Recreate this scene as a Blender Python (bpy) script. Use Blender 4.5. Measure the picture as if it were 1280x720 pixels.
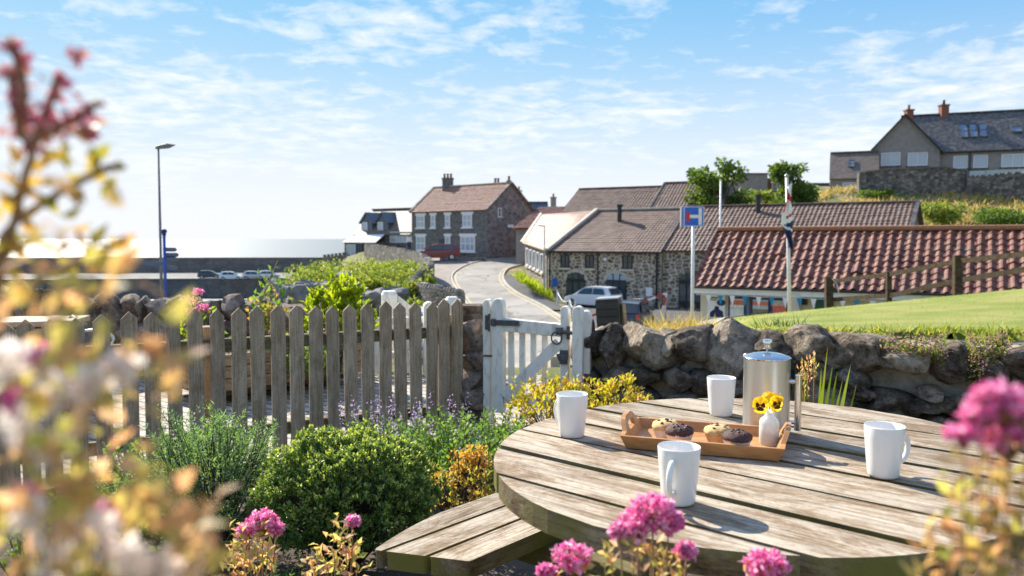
import bpy, bmesh, math, random
import numpy as np
from mathutils import Vector, Matrix, noise
for o in list(bpy.data.objects): bpy.data.objects.remove(o)
SC = bpy.context.scene
COL = SC.collection
R = math.radians
# ------------------------------------------------------------------ camera
CAMZ, PITCH, FPX = 1.20, math.atan(62/1000), 1000.0
cam = bpy.data.cameras.new('camera'); cam.sensor_width = 36; cam.lens = FPX/1280*36
cam.clip_start = 0.02; cam.clip_end = 20000
cam.dof.use_dof = True; cam.dof.focus_distance = 2.3; cam.dof.aperture_fstop = 5.6
co = bpy.data.objects.new('camera', cam); COL.objects.link(co)
co.location = (0, 0, CAMZ); co.rotation_euler = (R(90)-PITCH, 0, 0); SC.camera = co
# ------------------------------------------------------------------ sky and sun
SUN_EL, SUN_AZ = R(36), math.atan2(-0.61, 0.79)     # azimuth from +Y towards +X
sdir = Vector((math.sin(SUN_AZ)*math.cos(SUN_EL), math.cos(SUN_AZ)*math.cos(SUN_EL), math.sin(SUN_EL)))
w = bpy.data.worlds.new('World'); SC.world = w; w.use_nodes = True
nt = w.node_tree; nt.nodes.clear()
def N(t, **k):
    n = nt.nodes.new(t)
    for a, b in k.items(): setattr(n, a, b)
    return n
out = N('ShaderNodeOutputWorld'); bg = N('ShaderNodeBackground'); bg.inputs['Strength'].default_value = 0.15
sky = N('ShaderNodeTexSky', sky_type='NISHITA', sun_disc=False, sun_elevation=SUN_EL, sun_rotation=SUN_AZ, air_density=1.0, dust_density=0.15, ozone_density=3.0)
def VM(op, a, b):
    n = N('ShaderNodeVectorMath', operation=op)
    for i, v in enumerate((a, b)):
        if isinstance(v, tuple): n.inputs[i].default_value = v
        else: nt.links.new(v, n.inputs[i])
    return n.outputs[0]
skyc = VM('DIVIDE', VM('MULTIPLY', sky.outputs[0], (0.38, 1.10, 4.6)), VM('ADD', VM('MULTIPLY', sky.outputs[0], (0.123, 0.34, 1.33)), (1.0, 1.0, 1.0)))   # per-channel soft clip of the sky colour: rolls the aureole off
tc = N('ShaderNodeTexCoord'); sep = N('ShaderNodeSeparateXYZ'); nt.links.new(tc.outputs['Generated'], sep.inputs[0])
def M_(op, a, b=None, c=None):
    n = N('ShaderNodeMath', operation=op)
    for i, v in enumerate((a, b, c)):
        if v is None: continue
        if isinstance(v, (int, float)): n.inputs[i].default_value = v
        else: nt.links.new(v, n.inputs[i])
    return n.outputs[0]
zz = M_('ADD', M_('MAXIMUM', sep.outputs[2], 0.0), 0.10)
cx = M_('DIVIDE', sep.outputs[0], zz); cy = M_('DIVIDE', sep.outputs[1], zz)
cmb = N('ShaderNodeCombineXYZ'); nt.links.new(M_('MULTIPLY', cx, 1.15), cmb.inputs[0]); nt.links.new(M_('MULTIPLY', cy, 1.15), cmb.inputs[1])
n1 = N('ShaderNodeTexNoise'); n1.inputs['Scale'].default_value = 0.62; n1.inputs['Detail'].default_value = 5; n1.inputs['Roughness'].default_value = 0.55; n1.inputs['Distortion'].default_value = 0.4
n2 = N('ShaderNodeTexNoise'); n2.inputs['Scale'].default_value = 5.0; n2.inputs['Detail'].default_value = 9; n2.inputs['Roughness'].default_value = 0.62; n2.inputs['Distortion'].default_value = 0.3
for n in (n1, n2): nt.links.new(cmb.outputs[0], n.inputs['Vector'])
cov = M_('ADD', M_('MULTIPLY', n1.outputs[0], 0.62), M_('MULTIPLY', n2.outputs[0], 0.5))
mr = N('ShaderNodeMapRange'); mr.inputs['From Min'].default_value = 0.54; mr.inputs['From Max'].default_value = 0.70; mr.inputs['To Max'].default_value = 0.85
nt.links.new(cov, mr.inputs[0])
hz = N('ShaderNodeMapRange'); hz.inputs['From Min'].default_value = 0.0; hz.inputs['From Max'].default_value = 0.12; nt.links.new(sep.outputs[2], hz.inputs[0])
cf = M_('MULTIPLY', mr.outputs[0], hz.outputs[0])
mix = N('ShaderNodeMix', data_type='RGBA'); nt.links.new(cf, mix.inputs['Factor']); zc = M_('MAXIMUM', sep.outputs[2], 0.0); hf = M_('POWER', 2.718, M_('MULTIPLY', M_('POWER', M_('DIVIDE', zc, 0.175), 2.0), -1.0))
mh = N('ShaderNodeMix', data_type='RGBA'); nt.links.new(hf, mh.inputs['Factor']); nt.links.new(skyc, mh.inputs['A']); mh.inputs['B'].default_value = (3.15, 3.25, 3.5, 1)   # sea haze low down
mzf = N('ShaderNodeMapRange', interpolation_type='SMOOTHSTEP'); mzf.inputs['From Min'].default_value = 0.36; mzf.inputs['From Max'].default_value = 0.75; mzf.inputs['To Max'].default_value = 0.12; nt.links.new(sep.outputs[2], mzf.inputs[0])
mz = N('ShaderNodeMix', data_type='RGBA'); nt.links.new(mzf.outputs[0], mz.inputs['Factor']); nt.links.new(mh.outputs['Result'], mz.inputs['A']); mz.inputs['B'].default_value = (3.9, 4.0, 4.2, 1)   # unseen brightening added overhead as neutral fill light
nt.links.new(mz.outputs['Result'], mix.inputs['A'])
mix.inputs['B'].default_value = (3.5, 3.55, 3.65, 1)
nt.links.new(mix.outputs['Result'], bg.inputs['Color']); nt.links.new(bg.outputs[0], out.inputs[0])
sl = bpy.data.lights.new('sun', 'SUN'); sl.energy = 5.0; sl.angle = R(0.53); sl.color = (1, 0.93, 0.81)
so = bpy.data.objects.new('sun', sl); COL.objects.link(so); so.rotation_euler = sdir.to_track_quat('Z', 'Y').to_euler(); so.location = (-20, 20, 40)
SC.view_settings.view_transform = 'Standard'; SC.view_settings.look = 'None'; SC.view_settings.gamma = 1; SC.view_settings.exposure = 1.02
SC.view_settings.use_curve_mapping = False
SC.render.engine = 'CYCLES'; SC.cycles.use_denoising = True; SC.cycles.max_bounces = 6; SC.cycles.transparent_max_bounces = 6
SC.cycles.sample_clamp_indirect = 6

# ------------------------------------------------------------------ helpers
_fw = Vector((0, math.cos(PITCH), -math.sin(PITCH))); _up = Vector((0, math.sin(PITCH), math.cos(PITCH)))
def ray(px, py): return _fw + Vector(((px-640)/FPX, 0, 0)) + _up*((360-py)/FPX)
def W(px, py, Y):
    d = ray(px, py); return Vector((0, 0, CAMZ)) + d*(Y/d.y)
def G(px, py, z):
    d = ray(px, py); return Vector((0, 0, CAMZ)) + d*((z-CAMZ)/d.z)
def sstep(x, a, b):
    t = min(1, max(0, (x-a)/(b-a))); return t*t*(3-2*t)

def tag(o, label=None, cat=None, group=None, kind=None):
    if label: o['label'] = label
    if cat: o['category'] = cat
    if group: o['group'] = group
    if kind: o['kind'] = kind
    return o
def empty(name, loc, label, cat, group=None, rz=0):
    o = bpy.data.objects.new(name, None); COL.objects.link(o); o.location = loc; o.rotation_euler = (0, 0, rz); o.empty_display_size = 0.1
    return tag(o, label, cat, group)
def wloc(o):
    v = Vector((0, 0, 0))
    while o is not None: v += o.location; o = o.parent
    return v
class MB:
    def __init__(s): s.v = []; s.f = []; s.m = []
    def add(s, vs, fs, mi=0):
        b = len(s.v); s.v += [tuple(v) for v in vs]; s.f += [tuple(i+b for i in f) for f in fs]; s.m += [mi]*len(fs); return s
    def box(s, c, size, rot=None, mi=0, taper=1.0):
        hx, hy, hz_ = size[0]/2, size[1]/2, size[2]/2
        vs = [Vector((x*(taper if z > 0 else 1), y*(taper if z > 0 else 1), z)) for x, y, z in ((-hx,-hy,-hz_),(hx,-hy,-hz_),(hx,hy,-hz_),(-hx,hy,-hz_),(-hx,-hy,hz_),(hx,-hy,hz_),(hx,hy,hz_),(-hx,hy,hz_))]
        if rot is not None:
            if isinstance(rot, (int, float)): rot = Matrix.Rotation(rot, 3, 'Z')
            vs = [rot @ v for v in vs]
        c = Vector(c)
        return s.add([v+c for v in vs], [(0,3,2,1),(4,5,6,7),(0,1,5,4),(1,2,6,5),(2,3,7,6),(3,0,4,7)], mi)
    def beam(s, a, b, w_, h_, mi=0, up=Vector((0,0,1))):
        a = Vector(a); b = Vector(b); d = (b-a).normalized()
        if abs(d.dot(up)) > 0.98: up = Vector((0,1,0))
        sx = d.cross(up).normalized(); uz = sx.cross(d)
        vs = []
        for p in (a, b):
            for i, j in ((-1,-1),(1,-1),(1,1),(-1,1)): vs.append(p+sx*(i*w_/2)+uz*(j*h_/2))
        return s.add(vs, [(0,1,2,3),(7,6,5,4),(0,4,5,1),(1,5,6,2),(2,6,7,3),(3,7,4,0)], mi)
    def prism(s, pts, off, mi=0):            # closed polygon (3d points) extruded by vector off
        n = len(pts); off = Vector(off); vs = [Vector(p) for p in pts]+[Vector(p)+off for p in pts]
        return s.add(vs, [tuple(range(n-1, -1, -1)), tuple(range(n, 2*n))]+[(i, (i+1) % n, n+(i+1) % n, n+i) for i in range(n)], mi)
    def tube(s, pts, rad, n=6, mi=0, cap=True):
        pts = [Vector(p) for p in pts]
        if isinstance(rad, (int, float)): rad = [rad]*len(pts)
        vs = []; up = Vector((0.12, 0.31, 0.94)).normalized()
        for i, p in enumerate(pts):
            d = (pts[min(i+1, len(pts)-1)]-pts[max(i-1, 0)]).normalized()
            a = d.cross(up)
            if a.length < 1e-3: a = d.cross(Vector((1,0,0)))
            a.normalize(); b = d.cross(a)
            for k in range(n):
                t = 2*math.pi*k/n; vs.append(p+(a*math.cos(t)+b*math.sin(t))*rad[i])
        fs = [(i*n+k, i*n+(k+1) % n, (i+1)*n+(k+1) % n, (i+1)*n+k) for i in range(len(pts)-1) for k in range(n)]
        if cap: fs += [tuple(range(n-1, -1, -1)), tuple((len(pts)-1)*n+k for k in range(n))]
        return s.add(vs, fs, mi)
    def lathe(s, prof, c=(0,0,0), n=32, mi=0):
        c = Vector(c); vs = []; fs = []
        for r, z in prof:
            for k in range(n):
                t = 2*math.pi*k/n; vs.append(c+Vector((r*math.cos(t), r*math.sin(t), z)))
        for i in range(len(prof)-1):
            for k in range(n): fs.append((i*n+k, i*n+(k+1) % n, (i+1)*n+(k+1) % n, (i+1)*n+k))
        return s.add(vs, fs, mi)
    def build(s, name, mats, parent=None, smooth=False, bevel=0, seg=2, auto=None):
        me = bpy.data.meshes.new(name); v = np.array(s.v, dtype=float)
        if parent is not None: org = wloc(parent)
        else: org = Vector(((v[:,0].min()+v[:,0].max())/2, (v[:,1].min()+v[:,1].max())/2, v[:,2].min()))
        v = v-np.array(org)
        me.from_pydata(v.tolist(), [], s.f)
        if not isinstance(mats, (list, tuple)): mats = [mats]
        for m in mats: me.materials.append(m)
        if len(mats) > 1: me.polygons.foreach_set('material_index', s.m)
        if smooth: me.polygons.foreach_set('use_smooth', [True]*len(me.polygons))
        if auto is not None and smooth: me.set_sharp_from_angle(angle=R(auto))
        me.update()
        o = bpy.data.objects.new(name, me); COL.objects.link(o)
        if parent is not None: o.parent = parent
        else: o.location = org
        if bevel:
            b = o.modifiers.new('bevel', 'BEVEL'); b.width = bevel; b.segments = seg; b.limit_method = 'ANGLE'; b.angle_limit = R(40)
        return o
def dup(o, parent=None):
    c = o.copy(); COL.objects.link(c)
    if parent is not None: c.parent = parent
    for ch in [x for x in COL.objects if x.parent == o]: dup(ch, c)
    return c
def npmesh(name, V, F, mats, parent=None, mi=None, smooth=False):
    me = bpy.data.meshes.new(name); V = np.asarray(V, dtype=np.float32); F = np.asarray(F, dtype=np.int32); k = F.shape[1]
    org = wloc(parent) if parent is not None else Vector(((V[:,0].min()+V[:,0].max())/2, (V[:,1].min()+V[:,1].max())/2, V[:,2].min()))
    V = V-np.array(org, dtype=np.float32)
    me.vertices.add(len(V)); me.vertices.foreach_set('co', V.ravel())
    me.loops.add(F.size); me.loops.foreach_set('vertex_index', F.ravel())
    me.polygons.add(len(F)); me.polygons.foreach_set('loop_start', np.arange(0, F.size, k, dtype=np.int32)); me.polygons.foreach_set('loop_total', np.full(len(F), k, dtype=np.int32))
    if not isinstance(mats, (list, tuple)): mats = [mats]
    for m in mats: me.materials.append(m)
    if mi is not None: me.polygons.foreach_set('material_index', np.asarray(mi, dtype=np.int32))
    if smooth: me.polygons.foreach_set('use_smooth', np.ones(len(F), dtype=bool))
    me.update(calc_edges=True); me.validate()
    o = bpy.data.objects.new(name, me); COL.objects.link(o)
    if parent is not None: o.parent = parent
    else: o.location = org
    return o
RNG = np.random.default_rng(7)
def unit(a): return a/np.maximum(np.linalg.norm(a, axis=1, keepdims=True), 1e-9)
def leafmesh(P, D, L, Wd, nrm=None, fold=0.25, curl=0.0, mid=0.45):
    """folded leaves: 6 verts, 4 tris each"""
    n = len(P); D = unit(D)
    if nrm is None: nrm = unit(RNG.normal(size=(n,3))+np.array([0,0,0.8]))
    S = unit(np.cross(D, nrm)); U = unit(np.cross(S, D)); L = np.asarray(L).reshape(-1,1)*np.ones((n,1)); Wd = np.asarray(Wd).reshape(-1,1)*np.ones((n,1))
    b = P; t = P+D*L-U*L*curl; c = P+D*L*mid+U*L*curl*0.3; l = c-S*Wd/2+U*Wd*fold; r = c+S*Wd/2+U*Wd*fold
    V = np.stack([b, r, t, l, c], axis=1).reshape(-1,3); i = (np.arange(n)*5)[:,None]
    F = np.concatenate([i+np.array([[0,1,4]]), i+np.array([[4,1,2]]), i+np.array([[4,2,3]]), i+np.array([[0,4,3]])], axis=1).reshape(-1,3)
    return V, F
def bladeat(P, D, L, Wd, bend, seg=4):
    """long strap leaves, pure python small counts"""
    mb = MB()
    for p, d, l, w_, b in zip(P, D, L, Wd, bend):
        p = Vector(p); d = Vector(d).normalized(); s_ = d.cross(Vector(b) if Vector(b).length > 1e-4 else Vector((0,1,0))).normalized(); vs = []
        for k in range(seg+1):
            t = k/seg; ww = w_*(1-t**2.2)*(0.6+0.8*min(t*3,1)*0.5)+0.0005
            q = p+d*(l*t)+Vector(b)*(l*t*t)
            vs += [q-s_*ww/2, q+s_*ww/2]
        mb.add(vs, [(2*k, 2*k+1, 2*k+3, 2*k+2) for k in range(seg)])
    return mb

# ------------------------------------------------------------------ materials
def newmat(name):
    m = bpy.data.materials.new(name); m.use_nodes = True; t = m.node_tree; t.nodes.clear()
    o = t.nodes.new('ShaderNodeOutputMaterial'); p = t.nodes.new('ShaderNodeBsdfPrincipled'); t.links.new(p.outputs[0], o.inputs[0])
    return m, t, p, o
def col(c): return (c[0], c[1], c[2], 1)
def ramp(t, fac, stops):
    r = t.nodes.new('ShaderNodeValToRGB'); e = r.color_ramp.elements
    while len(e) > len(stops): e.remove(e[-1])
    while len(e) < len(stops): e.new(0.5)
    for i, (p, c) in enumerate(stops): e[i].position = p; e[i].color = col(c)
    t.links.new(fac, r.inputs[0]); return r.outputs[0]
def coords(t, scale=(1,1,1), rot=(0,0,0), kind='Object'):
    c = t.nodes.new('ShaderNodeTexCoord'); m = t.nodes.new('ShaderNodeMapping'); m.inputs['Scale'].default_value = scale; m.inputs['Rotation'].default_value = rot
    t.links.new(c.outputs[kind], m.inputs[0]); return m.outputs[0]
def noi(t, vec, scale, detail=5, rough=0.55, dist=0):
    n = t.nodes.new('ShaderNodeTexNoise'); n.inputs['Scale'].default_value = scale; n.inputs['Detail'].default_value = detail; n.inputs['Roughness'].default_value = rough; n.inputs['Distortion'].default_value = dist
    t.links.new(vec, n.inputs['Vector']); return n.outputs[0]
def bump(t, p, h, strength=0.3, dist=0.02):
    b = t.nodes.new('ShaderNodeBump'); b.inputs['Strength'].default_value = strength; b.inputs['Distance'].default_value = dist
    t.links.new(h, b.inputs['Height']); t.links.new(b.outputs[0], p.inputs['Normal'])
def mixc(t, f, a, b, mode='MIX'):
    m = t.nodes.new('ShaderNodeMix'); m.data_type = 'RGBA'; m.blend_type = mode
    for s_, v in (('Factor', f), ('A', a), ('B', b)):
        if isinstance(v, tuple): m.inputs[s_].default_value = col(v)
        elif isinstance(v, (int, float)): m.inputs[s_].default_value = v
        else: t.links.new(v, m.inputs[s_])
    return m.outputs['Result']
def mth(t, op, a, b=0.0):
    n = t.nodes.new('ShaderNodeMath'); n.operation = op
    for i, v in enumerate((a, b)):
        if isinstance(v, (int, float)): n.inputs[i].default_value = v
        else: t.links.new(v, n.inputs[i])
    return n.outputs[0]
def nmat(name, c1, c2, scale=5, rough=0.8, bmp=0.0, bscale=None, metal=0, stretch=(1,1,1), c3=None, bdist=0.02, spec=0.4, trans=None):
    m, t, p, o = newmat(name); v = coords(t, stretch); f = noi(t, v, scale, 6, 0.6)
    st = [(0.34, c1), (0.66, c2)] if c3 is None else [(0.3, c1), (0.5, c2), (0.7, c3)]
    t.links.new(ramp(t, f, st), p.inputs['Base Color'])
    p.inputs['Roughness'].default_value = rough; p.inputs['Metallic'].default_value = metal; p.inputs['Specular IOR Level'].default_value = spec
    if bmp: bump(t, p, noi(t, v, bscale or scale*3, 6, 0.6), bmp, bdist)
    return m
def stonemat(name, stones, mortar, scale=3.0, mw=0.06, stretch=(1,1,1.5), bmp=0.6, rough=0.9):
    m, t, p, o = newmat(name); v = coords(t, stretch); nz = t.nodes.new('ShaderNodeTexNoise'); nz.inputs['Scale'].default_value = scale*1.3; t.links.new(v, nz.inputs['Vector'])
    vv = t.nodes.new('ShaderNodeVectorMath'); vv.operation = 'MULTIPLY_ADD'; t.links.new(nz.outputs['Color'], vv.inputs[0]); vv.inputs[1].default_value = (0.09/scale*3,)*3; t.links.new(v, vv.inputs[2])
    vo = t.nodes.new('ShaderNodeTexVoronoi'); vo.inputs['Scale'].default_value = scale; vo.inputs['Randomness'].default_value = 0.72; t.links.new(vv.outputs[0], vo.inputs['Vector'])
    ve = t.nodes.new('ShaderNodeTexVoronoi'); ve.feature = 'DISTANCE_TO_EDGE'; ve.inputs['Scale'].default_value = scale; ve.inputs['Randomness'].default_value = 0.72; t.links.new(vv.outputs[0], ve.inputs['Vector'])
    sepc = t.nodes.new('ShaderNodeSeparateColor'); t.links.new(vo.outputs['Color'], sepc.inputs[0])
    k = len(stones); c = ramp(t, sepc.outputs[0], [(i/max(k-1,1), s_) for i, s_ in enumerate(stones)])
    fine = noi(t, v, scale*9, 6, 0.65); c = mixc(t, 0.55, c, ramp(t, fine, [(0.3, (0.25,0.25,0.25)), (0.7, (1.5,1.5,1.5))]), 'MULTIPLY')
    e = ramp(t, ve.outputs['Distance'], [(mw*0.5, (1,1,1)), (mw*1.6, (0,0,0))])
    c = mixc(t, e, c, mortar); t.links.new(c, p.inputs['Base Color']); p.inputs['Roughness'].default_value = rough
    h = mth(t, 'ADD', mth(t, 'MINIMUM', ve.outputs['Distance'], 0.2), mth(t, 'MULTIPLY', fine, 0.12))
    bump(t, p, h, bmp, 0.12); return m
def leafmat(name, cs, trans=0.4, rough=0.5, spec=0.35, tint=(1.5,1.45,0.8)):
    m, t, p, o = newmat(name); g = t.nodes.new('ShaderNodeNewGeometry')
    k = len(cs); c = ramp(t, g.outputs['Random Per Island'], [(i/max(k-1,1), s_) for i, s_ in enumerate(cs)])
    t.links.new(c, p.inputs['Base Color']); p.inputs['Roughness'].default_value = rough; p.inputs['Specular IOR Level'].default_value = spec
    tr = t.nodes.new('ShaderNodeBsdfTranslucent'); t.links.new(mixc(t, 1.0, c, tint, 'MULTIPLY'), tr.inputs['Color'])
    ms = t.nodes.new('ShaderNodeMixShader'); ms.inputs[0].default_value = trans; t.links.new(p.outputs[0], ms.inputs[1]); t.links.new(tr.outputs[0], ms.inputs[2]); t.links.new(ms.outputs[0], o.inputs[0])
    return m
def weathered(name, axis, base, dark, moss=None, scale=1.0, rough=0.85, mossamt=0.5, wf=0.9):
    """wood whose grain runs along local axis 0, 1 or 2"""
    m, t, p, o = newmat(name); st = [34*scale]*3; st[axis] = 1.5*scale
    v = coords(t, tuple(st)); g = noi(t, v, 2.2, 8, 0.7, 0.6)
    st2 = [11*scale]*3; st2[axis] = 4.0*scale
    pt = noi(t, coords(t, tuple(st2)), 1.0, 9, 0.8, 0.5)
    c = ramp(t, g, [(0.26, dark), (0.40, tuple(0.65*a+.35*b for a, b in zip(base, dark))), (0.58, base), (0.8, tuple(min(1, x*1.22) for x in base))])
    worn = ramp(t, pt, [(0.36, (0.34,0.24,0.15)), (0.46, (0.66,0.56,0.46)), (0.53, (1,1,1)), (0.68, (1.22,1.22,1.22))]); c = mixc(t, wf, c, worn, 'MULTIPLY')
    st3 = [150*scale]*3; st3[axis] = 3.0*scale; gl3 = noi(t, coords(t, tuple(st3)), 1.0, 5, 0.7, 0.4); c = mixc(t, 0.75, c, ramp(t, gl3, [(0.36,(0.42,0.36,0.30)),(0.50,(1,1,1)),(0.7,(1.08,1.08,1.08))]), 'MULTIPLY')
    fl2 = ramp(t, noi(t, coords(t, (70*scale,)*3), 1.0, 4, 0.7), [(0.33, (0.55,0.50,0.45)), (0.5, (1,1,1))]); c = mixc(t, 0.5, c, fl2, 'MULTIPLY')
    oi = t.nodes.new('ShaderNodeObjectInfo'); c = mixc(t, 1.0, c, ramp(t, oi.outputs['Random'], [(0,(0.84,0.83,0.82)),(1,(1.12,1.10,1.08))]), 'MULTIPLY')
    if moss:
        mf = ramp(t, noi(t, coords(t, (3*scale,)*3), 2.0, 6, 0.7), [(0.62-mossamt*0.35, (0,0,0)), (0.78-mossamt*0.3, (1,1,1))]); c = mixc(t, mf, c, moss)
    t.links.new(c, p.inputs['Base Color']); p.inputs['Roughness'].default_value = rough; p.inputs['Specular IOR Level'].default_value = 0.25
    bump(t, p, mth(t, 'ADD', g, mth(t, 'MULTIPLY', pt, 0.6)), 0.55, 0.004); return m
MT = {}
def rockmat(name, c1, c2, c3):
    m, t, p, o = newmat(name); v = coords(t, (1,1,1)); a = noi(t, v, 5, 8, 0.68, 0.5); b = noi(t, v, 26, 8, 0.72); d = noi(t, v, 90, 4, 0.6)
    f = mth(t, 'ADD', mth(t, 'MULTIPLY', a, 0.6), mth(t, 'MULTIPLY', b, 0.4)); c = ramp(t, f, [(0.39, c1), (0.485, c2), (0.59, c3)]); li = ramp(t, noi(t, v, 11, 6, 0.7, 0.8), [(0.60, (0,0,0)), (0.66, (1,1,1))]); c = mixc(t, mth(t, 'MULTIPLY', li, 0.3), c, (0.46,0.43,0.36))
    c = mixc(t, 0.6, c, ramp(t, d, [(0.3, (0.5,0.48,0.46)), (0.62, (1.2,1.2,1.2))]), 'MULTIPLY'); t.links.new(c, p.inputs['Base Color']); p.inputs['Roughness'].default_value = 0.93; p.inputs['Specular IOR Level'].default_value = 0.2
    bump(t, p, mth(t, 'ADD', mth(t, 'ADD', a, mth(t, 'MULTIPLY', b, 0.5)), mth(t, 'MULTIPLY', d, 0.12)), 0.9, 0.05); return m
MT['table'] = weathered('weathered_table', 0, (0.465,0.40,0.315), (0.095,0.068,0.042), None, 1.0)
MT['tableside'] = weathered('mossy_edge', 0, (0.25,0.20,0.13), (0.06,0.045,0.03), (0.17,0.155,0.035), 1.0, 0.9, 0.6)
MT['tableframe'] = weathered('frame_wood', 0, (0.24,0.19,0.12), (0.07,0.05,0.03), (0.12,0.12,0.03), 1.0, 0.9, 0.5)
MT['picket'] = weathered('picket_wood', 2, (0.48,0.385,0.275), (0.14,0.10,0.068), (0.20,0.18,0.09), 1.3, 0.9, 0.15, 0.4)
MT['rail'] = weathered('rail_wood', 0, (0.28,0.24,0.16), (0.08,0.06,0.04), (0.13,0.13,0.05), 1.3, 0.9, 0.4)
MT['darkwood'] = weathered('dark_fence_wood', 0, (0.10,0.075,0.05), (0.03,0.022,0.015), None, 1.0)
MT['white_paint'] = nmat('white_paint', (0.56,0.51,0.42), (0.82,0.78,0.70), 9, 0.6, 0.2, 30, stretch=(3,3,1), c3=(0.84,0.81,0.745))
MT['oldwood'] = weathered('planter_wood', 0, (0.36,0.27,0.17), (0.15,0.10,0.06), None, 1.2)
MT['tanwood'] = nmat('tan_wood', (0.36,0.24,0.15), (0.50,0.36,0.24), 4, 0.7, stretch=(1,1,8))
MT['iron'] = nmat('black_iron', (0.06,0.06,0.065), (0.13,0.13,0.135), 20, 0.5, 0.2, 60, metal=0.3)
MT['rust'] = nmat('rusty_iron', (0.12,0.05,0.03), (0.22,0.10,0.05), 20, 0.8)
MT['boulder'] = rockmat('boulder', (0.06,0.046,0.034), (0.235,0.185,0.135), (0.46,0.38,0.285))
MT['boulder_dark'] = rockmat('dark_boulder', (0.035,0.027,0.021), (0.125,0.098,0.074), (0.29,0.235,0.18))
MT['boulder_brown'] = rockmat('brown_boulder', (0.075,0.055,0.045), (0.22,0.165,0.13), (0.42,0.33,0.27))
MT['cliff'] = nmat('cliff_rock', (0.08,0.08,0.084), (0.21,0.205,0.20), 1.6, 0.95, 0.9, 5, c3=(0.32,0.30,0.28), bdist=0.2)
MT['mortar'] = nmat('rubble_mortar', (0.17,0.14,0.105), (0.38,0.315,0.235), 7, 0.95, 0.9, 14, c3=(0.50,0.42,0.32), bdist=0.05)
MT['soil'] = nmat('soil', (0.05,0.035,0.025), (0.12,0.085,0.06), 12, 0.95, 0.8, 40)
MT['granary'] = stonemat('granary_stone', [(0.09,0.07,0.055),(0.26,0.20,0.14),(0.15,0.12,0.09),(0.36,0.29,0.20),(0.11,0.085,0.065),(0.22,0.18,0.13)], (0.60,0.52,0.40), 2.3, 0.065, (1,1,1.7))
MT['wingstone'] = stonemat('wing_stone', [(0.05,0.045,0.04),(0.20,0.16,0.12),(0.09,0.075,0.06),(0.26,0.21,0.155)], (0.48,0.42,0.32), 2.3, 0.05, (1,1,1.7))
MT['housestone'] = stonemat('house_stone', [(0.085,0.085,0.082),(0.15,0.145,0.135),(0.11,0.11,0.10),(0.19,0.175,0.155)], (0.22,0.21,0.20), 2.6, 0.05)
MT['gablestone'] = stonemat('gable_stone', [(0.14,0.10,0.097),(0.26,0.19,0.18),(0.11,0.088,0.086),(0.32,0.25,0.23),(0.17,0.125,0.12)], (0.25,0.21,0.19), 2.0, 0.05)
MT['roadwall'] = stonemat('road_wall_stone', [(0.09,0.08,0.07),(0.26,0.235,0.20),(0.14,0.125,0.11),(0.34,0.31,0.26)], (0.06,0.055,0.05), 2.2, 0.05, (1,1,1.8))
MT['hillwall'] = stonemat('hill_wall_stone', [(0.06,0.055,0.05),(0.17,0.15,0.13),(0.28,0.25,0.20),(0.10,0.09,0.08)], (0.08,0.075,0.07), 2.4, 0.05)
MT['pier'] = stonemat('pier_stone', [(0.13,0.125,0.12),(0.20,0.19,0.175),(0.16,0.155,0.15)], (0.12,0.115,0.11), 0.7, 0.05, (1,1,1.6))
MT['quoin'] = nmat('quoin_stone', (0.42,0.37,0.29), (0.58,0.52,0.42), 4, 0.9)
MT['render_grey'] = nmat('roughcast_render', (0.24,0.215,0.195), (0.31,0.285,0.26), 3, 0.95, 0.4, 60)
MT['render_cream'] = nmat('cream_render', (0.56,0.50,0.40), (0.66,0.60,0.50), 2, 0.9, 0.15, 40)
MT['pantile'] = nmat('red_pantile', (0.070,0.026,0.018), (0.155,0.052,0.034), 3.0, 0.55, 0.35, 25, c3=(0.26,0.115,0.075), stretch=(1,1,1), spec=0.35)
MT['pantile_brown'] = nmat('brown_pantile', (0.095,0.06,0.046), (0.16,0.10,0.076), 1.6, 0.6, c3=(0.21,0.145,0.11))
MT['tile_pink'] = nmat('pinkish_tile', (0.30,0.19,0.14), (0.40,0.27,0.20), 1.6, 0.65)
MT['tile_house'] = nmat('russet_tile', (0.20,0.105,0.075), (0.30,0.165,0.12), 2.5, 0.7, c3=(0.34,0.20,0.15))
MT['slate'] = nmat('slate', (0.045,0.045,0.048), (0.095,0.09,0.085), 3, 0.45, 0.25, 12, c3=(0.20,0.18,0.15))
MT['slate_blue'] = nmat('blue_slate', (0.07,0.085,0.11), (0.12,0.14,0.17), 3, 0.35, 0.2, 12)
MT['slate_brown'] = nmat('brown_slate', (0.10,0.08,0.065), (0.19,0.15,0.12), 2.5, 0.6, 0.25, 12)
MT['frame_white'] = nmat('window_white', (0.74,0.74,0.74), (0.82,0.82,0.82), 5, 0.4)
MT['black'] = nmat('black_paint', (0.015,0.017,0.02), (0.03,0.033,0.038), 6, 0.45)
MT['slateblue_door'] = nmat('dark_blue_door', (0.035,0.05,0.065), (0.05,0.065,0.085), 6, 0.5)
MT['brick_red'] = nmat('chimney_brick', (0.17,0.075,0.05), (0.27,0.12,0.08), 8, 0.9)
MT['terracotta'] = nmat('terracotta_pot', (0.30,0.13,0.07), (0.38,0.18,0.10), 8, 0.8)
m, t, p, o = newmat('road_asphalt'); v = coords(t); a = noi(t, v, 0.22, 6, 0.65, 0.8); b = noi(t, v, 9, 6, 0.7); c = ramp(t, a, [(0.33,(0.17,0.155,0.135)),(0.47,(0.26,0.24,0.21)),(0.6,(0.34,0.31,0.275))]); c = mixc(t, 0.5, c, ramp(t, b, [(0.3,(0.7,0.7,0.7)),(0.7,(1.2,1.2,1.2))]), 'MULTIPLY')
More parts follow.
